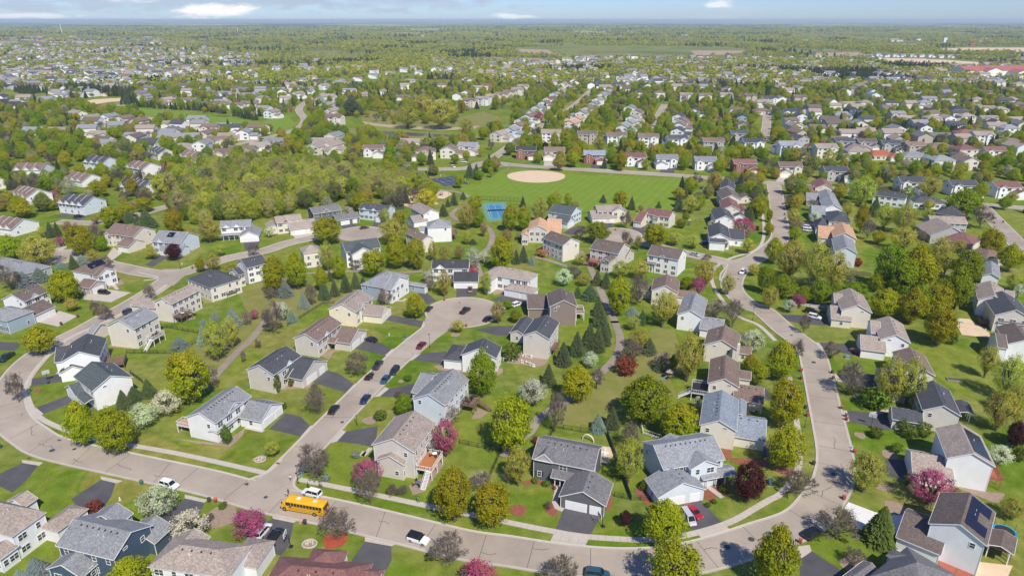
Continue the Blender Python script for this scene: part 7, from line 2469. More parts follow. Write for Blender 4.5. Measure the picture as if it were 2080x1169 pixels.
NEARCARS = [
 ('c1', 1300, 488, 120, 35, 'suv', 'white', 'white compact van-like car parked by the kerb near the white blossom tree'),
 ('c2', 1245, 905, 120, 38, 'boxy', 'white', 'boxy white off-roader with black roof driving on the wide street', 'black'),
 ('c2', 430, 552, -120, -32, 'suv', 'white', 'white car hidden behind the yellow school bus'),
 ('c2', 55, 845, 80, -95, 'suv', 'white', 'white car on the driveway beside the pink crabapple and hoop'),
 ('c2', 145, 875, 80, -95, 'sedan', 'black', 'black car on the driveway, nearer the basketball hoop'),
 ('c3', 1425, 695, 95, 85, 'sedan', 'red', 'dark red saloon on the driveway of the pale blue house'),
 ('c3', 1385, 740, 50, 75, 'van', 'silver', 'silver van on the driveway beside the red saloon'),
 ('c3', 690, 1172, 120, 15, 'suv', 'teal', 'dark blue car at the bottom kerb below the round bare shrub-tree'),
 ('c4', 415, 862, 80, -52, 'suv', 'black', 'black car parked at the kerb beside a red bin'),
 ('b1', 55, 485, -75, 52, 'pickup', 'dark', 'dark blue pickup parked on the street at the west edge'),
 ('b2', 598, 885, 80, -100, 'sedan', 'black', 'black car parked nearest the corner on the cul-de-sac street'),
 ('b2', 838, 808, -75, 95, 'sedan', 'navy', 'dark blue car heading down the cul-de-sac street alone'),
 ('b2', 992, 655, -70, 85, 'sedan', 'teal', 'dark teal car parked close behind a larger dark car'),
 ('b2', 1062, 590, -70, 85, 'suv', 'dark', 'larger dark car with reflections, parked ahead of the teal one'),
 ('b2', 935, 545, 75, -95, 'pickup', 'dark', 'dark pickup with a trailer behind it'),
 ('b2', 1265, 395, -75, 70, 'sedan', 'maroon', 'maroon car parked just below the cul-de-sac'),
 ('b2', 1325, 112, 60, -60, 'sedan', 'dark', 'dark car at the west kerb of the cul-de-sac'),
 ('b2', 1602, 128, 80, -55, 'pickup', 'black', 'black pickup in the middle of the cul-de-sac'),
 ('b2', 1775, 190, 80, -50, 'sedan', 'black', 'black car under the orange tree on the cul-de-sac'),
 ('b2', 880, 348, -80, -20, 'sedan', 'black', 'black car on the driveway of the brown-roofed beige house'),
 ('a1', 800, 892, 100, 10, 'suv', 'black', 'black car on the concrete drive of the solar house'),
 ('a1', 990, 1038, 70, -35, 'suv', 'navy', 'dark blue car on the drive behind the grey-roofed house'),
 ('a1', 12, 230, 90, -10, 'sedan', 'red', 'red car by the white terrace at the west edge'),
 ('a1', 605, 308, 90, -20, 'suv', 'dark', 'dark car on the drive of the charcoal-roofed terrace'),
 ('a2', 830, 395, 90, -15, 'sedan', 'maroon', 'dark maroon car parked on the north turning circle'),
 ('a2', 1640, 870, 5, -80, 'pickup', 'tan', 'tan pickup backed onto the black-roofed house driveway'),
 ('a3', 1438, 600, 90, 25, 'sedan', 'silver', 'silver car parked on the short side street'),
 ('a3', 1802, 735, -50, 50, 'suv', 'white', 'white car driving round the inner bend'),
 ('a3', 1915, 400, 10, -80, 'suv', 'black', 'black car on the drive beside the magenta tree'),
 ('a3', 75, 985, 90, -35, 'suv', 'white', 'white car in the carport-side drive of the brown house'),
 ('a3', 0, 1000, 90, -35, 'sedan', 'silver', 'pale car half hidden by bright young trees'),
 ('a3', 1515, 512, 60, -5, 'sedan', 'navy', 'blue covered car behind the slate-roofed white house'),
 ('a4', 430, 1080, 95, 22, 'suv', 'white', 'white car on the drive of the cream house by the fence'),
 ('a4', 405, 1040, 95, 22, 'suv', 'black', 'black car beyond the white one on the cream house drive'),
 ('a4', 378, 392, 90, 12, 'suv', 'white', 'white car on the charcoal hip house drive, further one'),
 ('a4', 385, 415, 90, 12, 'van', 'white', 'white van on the charcoal hip house drive, nearer one'),
 ('b4', 755, 440, -80, -35, 'sedan', 'red', 'red car tucked beside the tan-roofed garage'),
 ('t2', 735, 965, 90, 8, 'van', 'white', 'white car on the lot beside the park road'),
 ('t2', 675, 995, 60, 30, 'suv', 'white', 'white car at the kerb above the basketball court'),
 ('t2', 880, 955, 40, -40, 'suv', 'dark', 'dark car at the mouth of the long straight street'),
 ('t2', 720, 935, 90, 8, 'sedan', 'silver', 'silver car outside the grey-roofed house above the court'),
 ('t2', 1340, 640, 40, -60, 'suv', 'white', 'white car far up the long straight street'),
 ('t3', 538, 790, 10, -60, 'suv', 'white', 'white car on the far dead-end street'),
 ('t3', 575, 1060, 5, 60, 'sedan', 'navy', 'dark blue car at the drive by the crossroads'),
 ('t1', 390, 825, 80, -10, 'van', 'silver', 'silver car outside the low tan house in the west'),
]
for cdat in NEARCARS:
    car(*cdat)


def school_bus():
    yel = flat('bus_yellow', (0.78, 0.42, 0.012), 0.4, var=.03)
    blk = M_VENT
    a, b = G('c2', 200, 640), G('c2', 548, 700)
    c = (a + b) / 2
    d = (a - b).normalized()
    root = thing('school_bus', 'yellow school bus with two pale roof hatches at the junction', 'bus', (c.x, c.y, .1), math.atan2(d.y, d.x))
    W = 1.22
    mb = MB()

    def ring(x, w, z0, z1, r_=.35):
        return [(x, -w, z0), (x, -w, z1 - r_), (x, -w * .90, z1 - r_ * .4), (x, -w * .62, z1 - r_ * .08), (x, 0, z1), (x, w * .62, z1 - r_ * .08), (x, w * .90, z1 - r_ * .4), (x, w, z1 - r_), (x, w, z0)]
    loft(mb, [ring(-5.3, W * .97, .6, 2.95), ring(-5.2, W, .5, 3.05), ring(3.5, W, .5, 3.05), ring(3.75, W * .97, .55, 2.9)])
    loft(mb, [ring(3.7, W * .86, .5, 1.75, .2), ring(4.9, W * .78, .5, 1.6, .2), ring(5.2, W * .70, .55, 1.35, .2)])
    obj('body', mb.mesh('body', [yel]), root)
    # side windows, each in its dark frame
    for s_ in (-1, 1):
        for i in range(11):
            x = -4.95 + i * .74
            f = MB()
            f.box(-.31, .31, -.02, .02, -.02, .68)
            w = obj('window', f.mesh('window', [blk]), root, (x + .37, s_ * (W + .015), 1.85))
            g = MB()
            for z0, z1 in ((.02, .31), (.35, .64)):
                g.box(-.27, .27, -.03, .03, z0, z1)
            obj('pane', g.mesh('pane', [M_CARGLASS]), w)
        f = MB()
        f.box(-.3, .3, -.02, .02, -.1, .65)
        obj('driver_window' if s_ < 0 else 'door', f.mesh('driver_window', [M_CARGLASS]), root, (3.35, s_ * (W + .015), 1.85))
        for z0 in (.80, 1.22, 1.66):
            f = MB()
            f.box(-5.1, 3.3, -.02, .02, 0, .06)
            obj('stripe', f.mesh('stripe', [blk]), root, (0, s_ * (W + .012), z0))
        for wx in (-3.1, 4.15):
            f = MB()
            f.tube((0, -.17, 0), (0, .17, 0), .50, .50, 18)
            w = obj('wheel', f.mesh('tyre', [M_TYRE]), root, (wx, s_ * (W - .12 if wx < 0 else W * .86 - .03), .50))
            f = MB()
            f.tube((0, -.19, 0), (0, .19, 0), .26, .26, 12)
            obj('rim', f.mesh('rim', [M_RIM]), w)
        f = MB()
        f.prism((3.9, 0, 1.5), (4.6, s_ * .1, 2.3), .04, .04)
        f.box(4.5, 4.62, s_ * .1 - .12, s_ * .1 + .12, 2.1, 2.45)
        obj('mirror', f.mesh('mirror', [blk]), root, (0, s_ * W * .9, 0))
        obj('headlight', HL, root, (5.15, s_ * .62, 1.05))
    f = MB()
    f.poly([(3.79, -1.05, 1.85), (3.79, 1.05, 1.85), (3.77, 1.0, 2.65), (3.77, -1.0, 2.65)])
    obj('windshield', f.mesh('windshield', [M_CARGLASS]), root)
    for x in (-2.9, 1.0):
        f = MB()
        f.box(-.42, .42, -.36, .36, 0, .09)
        obj('roof_hatch', f.mesh('roof_hatch', [M_TRIM]), root, (x, 0, 3.045))
    # rear: emergency door, windows, lamps, bumper
    for y, w_, z0, z1 in ((0, .36, 1.75, 2.5), (-.8, .26, 1.75, 2.45), (.8, .26, 1.75, 2.45), (0, .36, 1.0, 1.5)):
        f = MB()
        f.box(-.02, .02, -w_ - .06, w_ + .06, -.06, z1 - z0 + .06)
        w = obj('rear_window', f.mesh('rear_window', [blk]), root, (-5.32, y, z0))
        f = MB()
        f.box(-.03, .0, -w_, w_, 0, z1 - z0)
        obj('pane', f.mesh('pane', [M_CARGLASS]), w)
    for s_ in (-1, 1):
        for z0 in (1.35, 2.65):
            obj('taillight', TL, root, (-5.3, s_ * .95, z0))
    f = MB()
    f.box(-5.5, -5.3, -1.2, 1.2, .45, .68)
    obj('rear_bumper', f.mesh('bumper', [blk]), root)
    f = MB()
    f.box(5.2, 5.35, -.95, .95, .45, .7)
    obj('front_bumper', f.mesh('bumper', [blk]), root)
    f = MB()
    f.box(5.17, 5.22, -.5, .5, .8, 1.25)
    obj('grille', f.mesh('grille', [blk]), root)
    # stop arm, the octagon with its word, on the driver's side
    for x in (2.6, -4.4):
        f = MB()
        pts = [(.26 * math.cos(R(22.5 + 45 * i)), 0, .26 * math.sin(R(22.5 + 45 * i))) for i in range(8)]
        f.poly(pts)
        f.poly(pts[::-1])
        for i in range(8):
            j = (i + 1) % 8
            f.poly([pts[i], pts[j], (pts[j][0], .03, pts[j][2]), (pts[i][0], .03, pts[i][2])])
        obj('stop_arm', f.mesh('stop_arm', [flat('stop_red', (0.5, 0.02, 0.02), .5)]), root, (x, W + .05, 1.45))
    return root


school_bus()

# trailer with motor cycles and boxes behind the pickup
c = G('b2', 868, 632)
d = (G('b2', 943, 537) - c).normalized()
root = thing('trailer', 'low open trailer loaded with motorcycles behind the dark pickup', 'trailer', (c.x, c.y, .11), math.atan2(d.y, d.x))
mb = MB()
mb.box(-2.0, 2.0, -.95, .95, .5, .6)
mb.prism((2, 0, .5), (3.4, 0, .45), .1, .1)
obj('bed', mb.mesh('bed', [M_VENT]), root)
for s_ in (-1, 1):
    w = obj('wheel', WHEEL, root, (-.3, s_ * 1.08, .34))
    obj('rim', RIM, w)
for k, (x, y, colr) in enumerate(((-1.2, -.4, 'black'), (-1.2, .45, 'red'), (.6, .4, 'silver'), (.7, -.45, 'black'))):
    mb = MB()
    for wx in (-.6, .6):
        mb.tube((wx, -.07, .3), (wx, .07, .3), .3, .3, 12)
    mb.box(-.35, .35, -.13, .13, .3, .62)
    r2 = thing('motorcycle', ['black motorcycle at the back of the trailer, kerb side', 'red motorcycle at the back of the trailer, road side', 'silver motorcycle at the front of the trailer', 'black motorcycle at the front of the trailer'][k], 'motorcycle', (*(Vector((c.x, c.y)) + d * x + Vector((-d.y, d.x)) * y), .71), math.atan2(d.y, d.x), 'motorcycles on the trailer')
    obj('frame', mb.mesh('frame', [M_VENT]), r2)
    mb = MB()
    loft(mb, [[(-.5, -.1, .6), (-.5, .1, .6), (-.5, .08, .72), (-.5, -.08, .72)], [(0, -.14, .62), (0, .14, .62), (0, .12, .8), (0, -.12, .8)], [(.4, -.12, .62), (.4, .12, .62), (.4, .1, .88), (.4, -.1, .88)]])
    obj('tank', mb.mesh('tank', [M_PAINT]), r2, color=CC[colr])
    mb = MB()
    mb.prism((.6, 0, .3), (.35, 0, 1.0), .06, .06)
    mb.prism((.35, -.35, 1.0), (.35, .35, 1.0), .04, .04)
    obj('handlebar', mb.mesh('handlebar', [M_RIM]), r2)


# ------------------------------------------------------------------ street furniture
def bin_mesh():
    b = MB()
    loft(b, [[(-.24, -.28, .08), (.24, -.28, .08), (.24, .28, .08), (-.24, .28, .08)], [(-.30, -.34, 1.0), (.30, -.34, 1.0), (.30, .34, 1.0), (-.30, .34, 1.0)]])
    l_ = MB()
    loft(l_, [[(-.36, -.38, 1.0), (.34, -.38, 1.0), (.34, .38, 1.0), (-.36, .38, 1.0)], [(-.30, -.32, 1.10), (.28, -.32, 1.10), (.28, .32, 1.10), (-.30, .32, 1.10)]])
    l_.prism((-.38, -.3, .98), (-.38, .3, .98), .05, .05)
    w = MB()
    w.tube((-.26, -.32, .12), (-.26, -.26, .12), .12, .12, 10)
    w.tube((-.26, .26, .12), (-.26, .32, .12), .12, .12, 10)
    return b.mesh('body', [M_PLAIN]), l_.mesh('lid', [M_PLAIN]), w.mesh('wheel', [M_TYRE])


BINM = bin_mesh()
BC = dict(r=((.30, .06, .05), (.42, .06, .05)), o=((.16, .07, .05), (.60, .12, .04)), k=((.05, .04, .045), (.07, .05, .05)), b=((.12, .06, .045), (.20, .08, .06)), g=((.03, .14, .10), (.04, .17, .12)))
BN = dict(r='red', o='orange-lidded', k='black', b='brown', g='green')
BINS = [('b4', 330, 582, 'r', 'by the first east apron, beyond the brown one'), ('b4', 327, 642, 'b', 'by the west kerb across from two dark bins'), ('b4', 565, 597, 'k', 'at the willow house drive, further one'), ('b4', 572, 642, 'b', 'at the willow house drive, nearer one'),
        ('b4', 362, 865, 'k', 'between the street maples on the west kerb'), ('b4', 376, 925, 'r', 'just above the lamp post between street maples'), ('b4', 637, 868, 'o', 'alone at the drive of the sunroom house'), ('b4', 670, 930, 'b', 'at the sunroom house apron, further of a pair'), ('b4', 675, 957, 'r', 'at the sunroom house apron, nearer of a pair'),
        ('c4', 736, 228, 'r', 'beside the road at the red cedar deck house'), ('c4', 424, 318, 'k', 'on the apron of the blue-roofed house'), ('c4', 655, 585, 'r', 'in the road at the new white driveway'), ('c4', 320, 920, 'r', 'behind the black car on the apron'),
        ('c1', 1603, 602, 'k', 'beside an orange one at the wet black drive'), ('c1', 1652, 605, 'o', 'beside a black one near the pink crabapple'), ('c1', 1085, 468, 'g', 'at the kerb near the white blossom tree'), ('c1', 0, 190, 'g', 'at the west edge kerb of the wide street'),
        ('a1', 597, 1072, 'b', 'on the broad concrete drive, further one'), ('a1', 470, 1130, 'b', 'on the broad concrete drive, nearer one'), ('a1', 1475, 702, 'b', 'at the west T junction kerb'), ('b2', 1443, 40, 'r', 'on the north kerb of the cul-de-sac'), ('b2', 1610, 240, 'r', 'on the south kerb of the cul-de-sac'), ('a3', 830, 408, 'r', 'in the small northern cul-de-sac'),
        ('a4', 182, 140, 'k', 'highest on the east kerb of the north street'), ('a4', 188, 210, 'b', 'second down the east kerb of the north street'), ('a4', 202, 290, 'b', 'third down the east kerb of the north street'), ('a4', 206, 322, 'k', 'lowest on the east kerb of the north street'), ('a4', 84, 325, 'b', 'on the west kerb of the north street'), ('a4', 1875, 348, 'b', 'by the far east diagonal street'), ('b1', 540, 745, 'b', 'by the slate-roofed house driveway'),
        ('c2', 375, 772, 'k', 'at the drive end beside a heap of toys'), ('c4', 1190, 340, 'b', 'leaning at the tan garage corner')]
for p, x, y, k, w in BINS:
    c = G(p, x, y)
    root = thing('wheelie_bin', f"{BN[k]} wheelie bin {w}", 'bin', (c.x, c.y, .06), random.uniform(-.6, .6) - 1.57, 'wheelie bins put out')
    obj('body', BINM[0], root, color=BC[k][0])
    obj('lid', BINM[1], root, color=BC[k][1])
    obj('wheel', BINM[2], root)


def lamp(p, x, y, label, h=4.6, name='street_lamp'):
    c = G(p, x, y)
    root = thing(name, label, 'street lamp', (c.x, c.y, 0), 0, 'street lamps')
    mb = MB()
    mb.tube((0, 0, 0), (0, 0, .8), .13, .09, 8)
    mb.tube((0, 0, .8), (0, 0, h), .06, .05, 8)
    obj('pole', mb.mesh('pole', [M_DARKMETAL]), root)
    mb = MB()
    mb.tube((0, 0, h), (0, 0, h + .38), .13, .24, 6)
    obj('lantern', mb.mesh('lantern', [flat('lantern_glass', (0.35, 0.35, 0.33), .2)]), root)
    mb = MB()
    mb.tube((0, 0, h + .38), (0, 0, h + .62), .30, .05, 6)
    obj('cap', mb.mesh('cap', [M_DARKMETAL]), root)


lamp('c2', 325, 462, 'black lantern street lamp at the corner behind the bus')
lamp('b4', 355, 1010, 'tall black street lamp between the street maples')
lamp('b3', 1880, 190, 'black street lamp on the inner bend verge')
lamp('a3', 1718, 605, 'dark street lamp where the short side street ends')
lamp('b2', 1330, 400, 'grey street lamp beside the maroon car')
lamp('b2', 775, 992, 'green-topped post lamp in a planting ring by the road', 2.6)
lamp('a1', 1382, 708, 'street lamp at the west T junction', 4.2)
lamp('b2', 1130, 155, 'small post lamp on the lawn of the yellow house', 2.0)
lamp('c4', 215, -50, 'street lamp beside the apron of the blue-roofed house', 3.5)


def hoop(p, x, y, dx, dy, label, flip=False):
    c = G(p, x, y)
    d = (G(p, x + dx, y + dy) - c).normalized()
    root = thing('basketball_hoop', label, 'basketball hoop', (c.x, c.y, 0), math.atan2(d.y, d.x), 'driveway basketball hoops')
    mb = MB()
    mb.box(-.5, .3, -.4, .4, 0, .2)
    obj('base', mb.mesh('base', [M_DARKMETAL]), root)
    mb = MB()
    mb.prism((0, 0, .2), (.1, 0, 2.9), .11, .11)
    mb.prism((.1, 0, 2.9), (.75, 0, 3.2), .08, .08)
    obj('pole', mb.mesh('pole', [M_DARKMETAL]), root)
    mb = MB()
    mb.box(.75, .80, -.85, .85, 2.75, 3.75)
    b = obj('backboard', mb.mesh('backboard', [flat('backboard', (.42, .45, .48), .3)]), root)
    mb = MB()
    for y0, y1, z0, z1 in ((-.9, .9, 2.7, 2.76), (-.9, .9, 3.74, 3.8), (-.9, -.84, 2.76, 3.74), (.84, .9, 2.76, 3.74), (-.3, .3, 3.0, 3.04), (-.3, .3, 3.4, 3.44)):
        mb.box(.73, .83, y0, y1, z0, z1)
    obj('border', mb.mesh('border', [M_TRIM]), b)
    mb = MB()
    for i in range(14):
        t0, t1 = 2 * math.pi * i / 14, 2 * math.pi * (i + 1) / 14
        mb.prism((1.08 + .23 * math.cos(t0), .23 * math.sin(t0), 3.05), (1.08 + .23 * math.cos(t1), .23 * math.sin(t1), 3.05), .03, .03)
    obj('rim', mb.mesh('rim', [flat('hoop_orange', (.6, .12, .02), .4)]), root)


hoop('c3', 730, 790, -80, 20, 'basketball hoop at the twin garage driveway')
hoop('c2', 265, 945, -80, 0, 'basketball hoop beside the driveway with two cars')
hoop('b4', 862, 1008, 0, -80, 'white-rimmed basketball hoop on the sunroom house driveway')
hoop('b1', 372, 668, -20, -60, 'basketball hoop on the drive inside the west bend')

_m = MB()
_m.disc(0, 0, .42, .0, 20)
MANH = _m.mesh('manhole_cover', [flat('cast_iron', (.06, .065, .07), .6)])
for k, (p, x, y, w) in enumerate((('c1', 400, 210, 'west part of the wide street'), ('c1', 1890, 467, 'left of the junction'), ('c2', 75, 568, 'centre of the junction'), ('b2', 660, 970, 'cul-de-sac street near the blue car'), ('c3', 615, 1115, 'below the twin garage apron'), ('c3', 1685, 950, 'outer east bend'), ('c3', 1870, 890, 'outer east bend, higher up'),
                                  ('c4', 580, 392, 'east street by the bare tree shadow'), ('b4', 425, 512, 'east street between the pairs of bins'), ('b4', 255, 305, 'east street by the tan garage drive'), ('a3', 1770, 780, 'inner bend near the white car'), ('b2', 1560, 55, 'north side of the cul-de-sac'), ('c1', 570, 200, 'wide street beside another cover'))):
    c = G(p, x, y)
    sc = 1.6 if k in (0, 4, 6, 5, 7, 8) else 1.1
    thing('manhole_cover', ('dark round manhole cover, ' + w).replace('left of', 'west of'), 'manhole cover', (c.x, c.y, .135), 0, 'manhole covers', MANH, None, (sc, sc, 1))
for k, (p, x, y) in enumerate((('c1', 455, 133), ('c1', 222, 270), ('c1', 1725, 608), ('c2', 168, 310))):
    c = G(p, x, y)
    mb = MB()
    mb.box(-.5, .5, -.25, .25, 0, .03)
    thing('storm_drain', ['rusty drain grate in the kerb under the twin maples', 'rusty drain grate at the west driveway apron', 'rusty drain grate near the orange-lidded bin', 'brown drain grate on the cul-de-sac street corner'][k], 'drain', (c.x, c.y, .17), -.4, 'kerb drains', mb.mesh('storm_drain', [flat('rusty_iron', (.14, .06, .04), .8)]))


# ------------------------------------------------------------------ fences
def fence(line, label, h=1.25, style='chain', post=2.4, name='fence'):
    pts = line
    c = pts[0]
    root = thing(name, label, 'fence', (c.x, c.y, 0), 0)
    mat = {'chain': M_DARKMETAL, 'white': M_TRIM, 'wood': flat('weathered_wood', (0.16, 0.12, 0.09), .8), 'solid': flat('dark_panel', (.02, .05, .07), .6), 'rail': flat('grey_rail', (.09, .09, .07), .8)}[style]
    pm = MB()
    pm.box(-.05, .05, -.05, .05, 0, h + .08)
    pm = pm.mesh('post', [mat])
    infill = MB()
    for a, b in zip(pts, pts[1:]):
        L = (b - a).length
        n = max(1, int(round(L / post)))
        ang = math.atan2((b - a).y, (b - a).x)
        for i in range(n + 1):
            if i == 0 and a is not pts[0]:
                continue
            q = a.lerp(b, i / n) - c
            obj('post', pm, root, (q.x, q.y, 0), ang)
        rm = MB()
        zs = {'chain': (.12, h - .02), 'white': (.35, .7, h - .03), 'wood': (.3, h - .1), 'solid': (.1, h), 'rail': (.3, .65, 1.0)}[style]
        for zz in zs:
            rm.prism((a.x - c.x, a.y - c.y, zz), (b.x - c.x, b.y - c.y, zz), .05 if style != 'white' else .06, .06 if style in 'chain solid' else .14)
        obj('rail', rm.mesh('rail', [mat]), root)
        if style in ('chain', 'wood', 'solid', 'board'):
            step = {'chain': .17, 'wood': .22, 'solid': .12}[style]
            k = int(L / step)
            wd = {'chain': .018, 'wood': .15, 'solid': .10}[style]
            for i in range(k):
                q = a.lerp(b, (i + .5) / k) - c
                d = (b - a).normalized() * wd / 2
                infill.prism((q.x, q.y, .08), (q.x, q.y, h - .04), wd, .02) if style == 'chain' else infill.solid([(q.x - d.x + d.y * .1, q.y - d.y - d.x * .1), (q.x + d.x + d.y * .1, q.y + d.y - d.x * .1), (q.x + d.x - d.y * .1, q.y + d.y + d.x * .1), (q.x - d.x - d.y * .1, q.y - d.y + d.x * .1)], .06, h)
    if infill.f:
        kind(obj('picket', infill.mesh('picket', [mat]), root), 'stuff')


fence(px('b1', 970, 440, 1325, 445, 1520, 350, 1525, 290, 1240, 240), 'black picket fence round the lawn of the corner deck house')
fence(px('b1', 1000, 600, 1095, 670), 'short black fence beside the slate-roofed house', 1.3)
fence(px('a2', 240, 1140, 520, 965, 600, 965) , 'dark rail fence along the greenway by the blue spruces', 1.3, 'rail')
fence(px('c3', 330, 110, 365, 35) + px('b3', 370, 1010, 560, 1045, 850, 1062), 'black fence behind the charcoal house', 1.4)
fence(px('c3', 765, 88, 820, 230, 950, 590), 'solid dark fence between charcoal and pale blue houses', 1.5, 'solid')
fence(px('c3', 820, 560, 950, 588, 1095, 590), 'black fence from the mulch bed to the pale blue house', 1.3)
fence(px('a4', 320, 985, 440, 1000, 555, 1005), 'white split rail fence by the white blossom shrub', 1.2, 'white')
fence(px('b3', 1030, 1000, 1040, 1060, 1180, 1105), 'white board fence below the big green tree', 1.5, 'white')
fence(px('c2', 1560, 155, 1700, 185, 1880, 210, 1800, 395), 'black fence behind the white railed deck lawn', 1.3)
fence(px('a4', 700, 740, 860, 760), 'pale wooden fence beyond the east hedge', 1.7, 'wood')
fence(px('t2', 200, 615, 190, 632, 250, 655, 355, 660), 'curving white fence round the pool lawn', 1.9, 'white')
fence(px('t1', 640, 628, 745, 630), 'long white fence beside the west meadow', 2.0, 'white')
fence(px('a2', 1700, 210, 1710, 175, 2036, 190), 'black court fence at the edge of the playing field', 2.6)
fence(px('t3', 780, 1000, 840, 1005), 'short white fence beside the charcoal-roofed east house', 1.8, 'white')
fence(px('t3', 245, 780, 290, 785), 'short white fence in the gardens of the north street', 1.8, 'white')

# ------------------------------------------------------------------ rock retaining wall
root = thing('retaining_wall', 'curving low wall of pale boulders below the beige house', 'wall', (*G('b3', 90, 510), 0))
c0 = G('b3', 90, 510)
lines = [px('b3', -160, 500, -60, 490, 0, 498, 60, 502, 120, 515, 180, 535, 205, 545), px('b3', 110, 455, 150, 475, 185, 478)]
for ln in lines:
    for q in smooth_line(ln, .95):
        for lay in range(2):
            mb = MB()
            s_ = random.uniform(.38, .6)
            rings = []
            for zz, f in ((0, .8), (.25, 1), (.5, .65)):
                rings.append([(s_ * f * math.cos(t) * random.uniform(.85, 1.15), s_ * .75 * f * math.sin(t) * random.uniform(.85, 1.15), zz * s_ * 1.4) for t in [2 * math.pi * i / 7 for i in range(7)]])
            loft(mb, rings)
            obj('stone', mb.mesh('stone', [M_PLAIN]), root, (q.x - c0.x + random.uniform(-.2, .2), q.y - c0.y + lay * .5, lay * .4), random.uniform(0, 3), random.choice([(.62, .58, .5), (.5, .46, .4), (.42, .38, .33)]))


# ------------------------------------------------------------------ courts, ball field, play things
def court(name, label, cat, corners, base, inner, lines_col=(.75, .75, .75), courts=1, nets=False):
    a, b, d = corners          # near-left, near-right, far-left on the ground
    ex = (b - a).normalized()
    W = (b - a).length
    ey = Vector((-ex.y, ex.x))
    D = (d - a).dot(ey)
    root = thing(name, label, cat, (a.x, a.y, 0), math.atan2(ex.y, ex.x))
    mb = MB()
    mb.box(0, W, 0, D, 0, .05)
    obj('surface', mb.mesh('surface', [flat(name + '_base', base, .8, var=.06)]), root)
    lm = M_TRIM
    for k in range(courts):
        x0, x1 = W * (k + .16) / courts, W * (k + .84) / courts
        y0, y1 = D * .12, D * .88
        mb = MB()
        mb.box(x0, x1, y0, y1, .05, .056)
        pl = obj('playing_surface', mb.mesh('playing_surface', [flat(name + '_in', inner, .8, var=.06)]), root)
        mb = MB()
        t = .09
        for q in ((x0, x1, y0, y0 + t), (x0, x1, y1 - t, y1), (x0, x0 + t, y0, y1), (x1 - t, x1, y0, y1), (x0, x1, (y0 + y1) / 2 - t / 2, (y0 + y1) / 2 + t / 2), ((x0 + x1) / 2 - t / 2, (x0 + x1) / 2 + t / 2, y0, y1), (x0 + (x1 - x0) * .12, x0 + (x1 - x0) * .12 + t, y0, y1), (x1 - (x1 - x0) * .12, x1 - (x1 - x0) * .12 + t, y0, y1)):
            mb.box(q[0], q[1], q[2], q[3], .056, .062)
        obj('line', mb.mesh('line', [lm]), pl)
        if nets:
            mb = MB()
            mb.box(x0 - .4, x1 + .4, (y0 + y1) / 2 - .03, (y0 + y1) / 2 + .03, .15, 1.0)
            obj('net', mb.mesh('net', [M_DARKMETAL]), root)
    return root


court('tennis_court', 'blue and green tennis court half hidden by trees', 'tennis court', (G('a2', 1770, 335), G('a2', 1975, 328), G('a2', 1715, 198)), (.12, .28, .20), (.04, .21, .37), nets=True)
cc = court('basketball_court', 'dark blue basketball court with pale lines in the park', 'basketball court', (gs(905, 378), gs(952, 372), gs(887, 362)), (.05, .06, .10), (.045, .055, .11))
for k, (x, y, dx) in enumerate(((893, 366, 40), (948, 374, -40))):
    hoop('s', x, y, dx, 0, ['basketball hoop at the west end of the park court', 'basketball hoop at the east end of the park court'][k])
# backstop
root = thing('backstop', 'tall chain-link backstop curving behind the baseball infield', 'backstop', (*gs(1052, 352), 0))
c0 = gs(1052, 352)
pl = px('s', 1030, 354, 1036, 346, 1052, 343, 1075, 344, 1090, 346)
pm = MB()
pm.tube((0, 0, 0), (0, 0, 5.5), .07, .07, 6)
pm = pm.mesh('post', [M_RIM])
rails, net = MB(), MB()
for a, b in zip(pl, pl[1:]):
    obj('post', pm, root, (a.x - c0.x, a.y - c0.y, 0))
    for z_ in (.2, 2.7, 5.4):
        rails.prism((a.x - c0.x, a.y - c0.y, z_), (b.x - c0.x, b.y - c0.y, z_), .06, .06)
    n = int((b - a).length / .5)
    for i in range(n):
        q = a.lerp(b, i / n) - c0
        net.prism((q.x, q.y, .2), (q.x, q.y, 5.4), .045, .03)
obj('post', pm, root, (pl[-1].x - c0.x, pl[-1].y - c0.y, 0))
obj('rail', rails.mesh('rail', [M_RIM]), root)
kind(obj('netting', net.mesh('netting', [M_RIM]), root), 'stuff')

# white arched slide and the cross-shaped beam in the sand behind the charcoal house
c = G('c3', 615, 135)
root = thing('play_arch', 'white curved play slide arching over the sand', 'slide', (c.x, c.y, 0), -.45, None, None, None, (.66, .66, .66))
mb = MB()
prev = None
for i in range(13):
    t = math.pi * i / 12
    q = (-2.1 * math.cos(t) * (1 if t < 1.57 else 1.25), 0, 2.9 * math.sin(t) ** .8)
    if prev:
        mb.prism(prev, q, .5 if t > .9 else .2, .16)
    prev = q
obj('arch', mb.mesh('arch', [M_TRIM]), root)
mb = MB()
for s_ in (-.3, .3):
    mb.prism((-2.1, s_, 0), (-1.2, s_, 2.4), .07, .07)
for i in range(6):
    mb.prism((-2.0 + i * .15, -.3, .3 + i * .38), (-2.0 + i * .15, .3, .3 + i * .38), .05, .05)
obj('ladder', mb.mesh('ladder', [M_TRIM]), root)
c = G('c3', 745, 235)
root = thing('balance_beam', 'white cross of low balance beams lying on sand', 'play beam', (c.x, c.y, 0), 1.35)
mb = MB()
mb.box(-2.1, 2.1, -.16, .16, .05, .35)
obj('beam', mb.mesh('beam', [M_TRIM]), root)
mb = MB()
mb.box(.3, .62, -1.0, -.162, .05, .33)
mb.box(.3, .62, .162, 1.0, .05, .33)
obj('cross_beam', mb.mesh('cross_beam', [M_TRIM]), root)

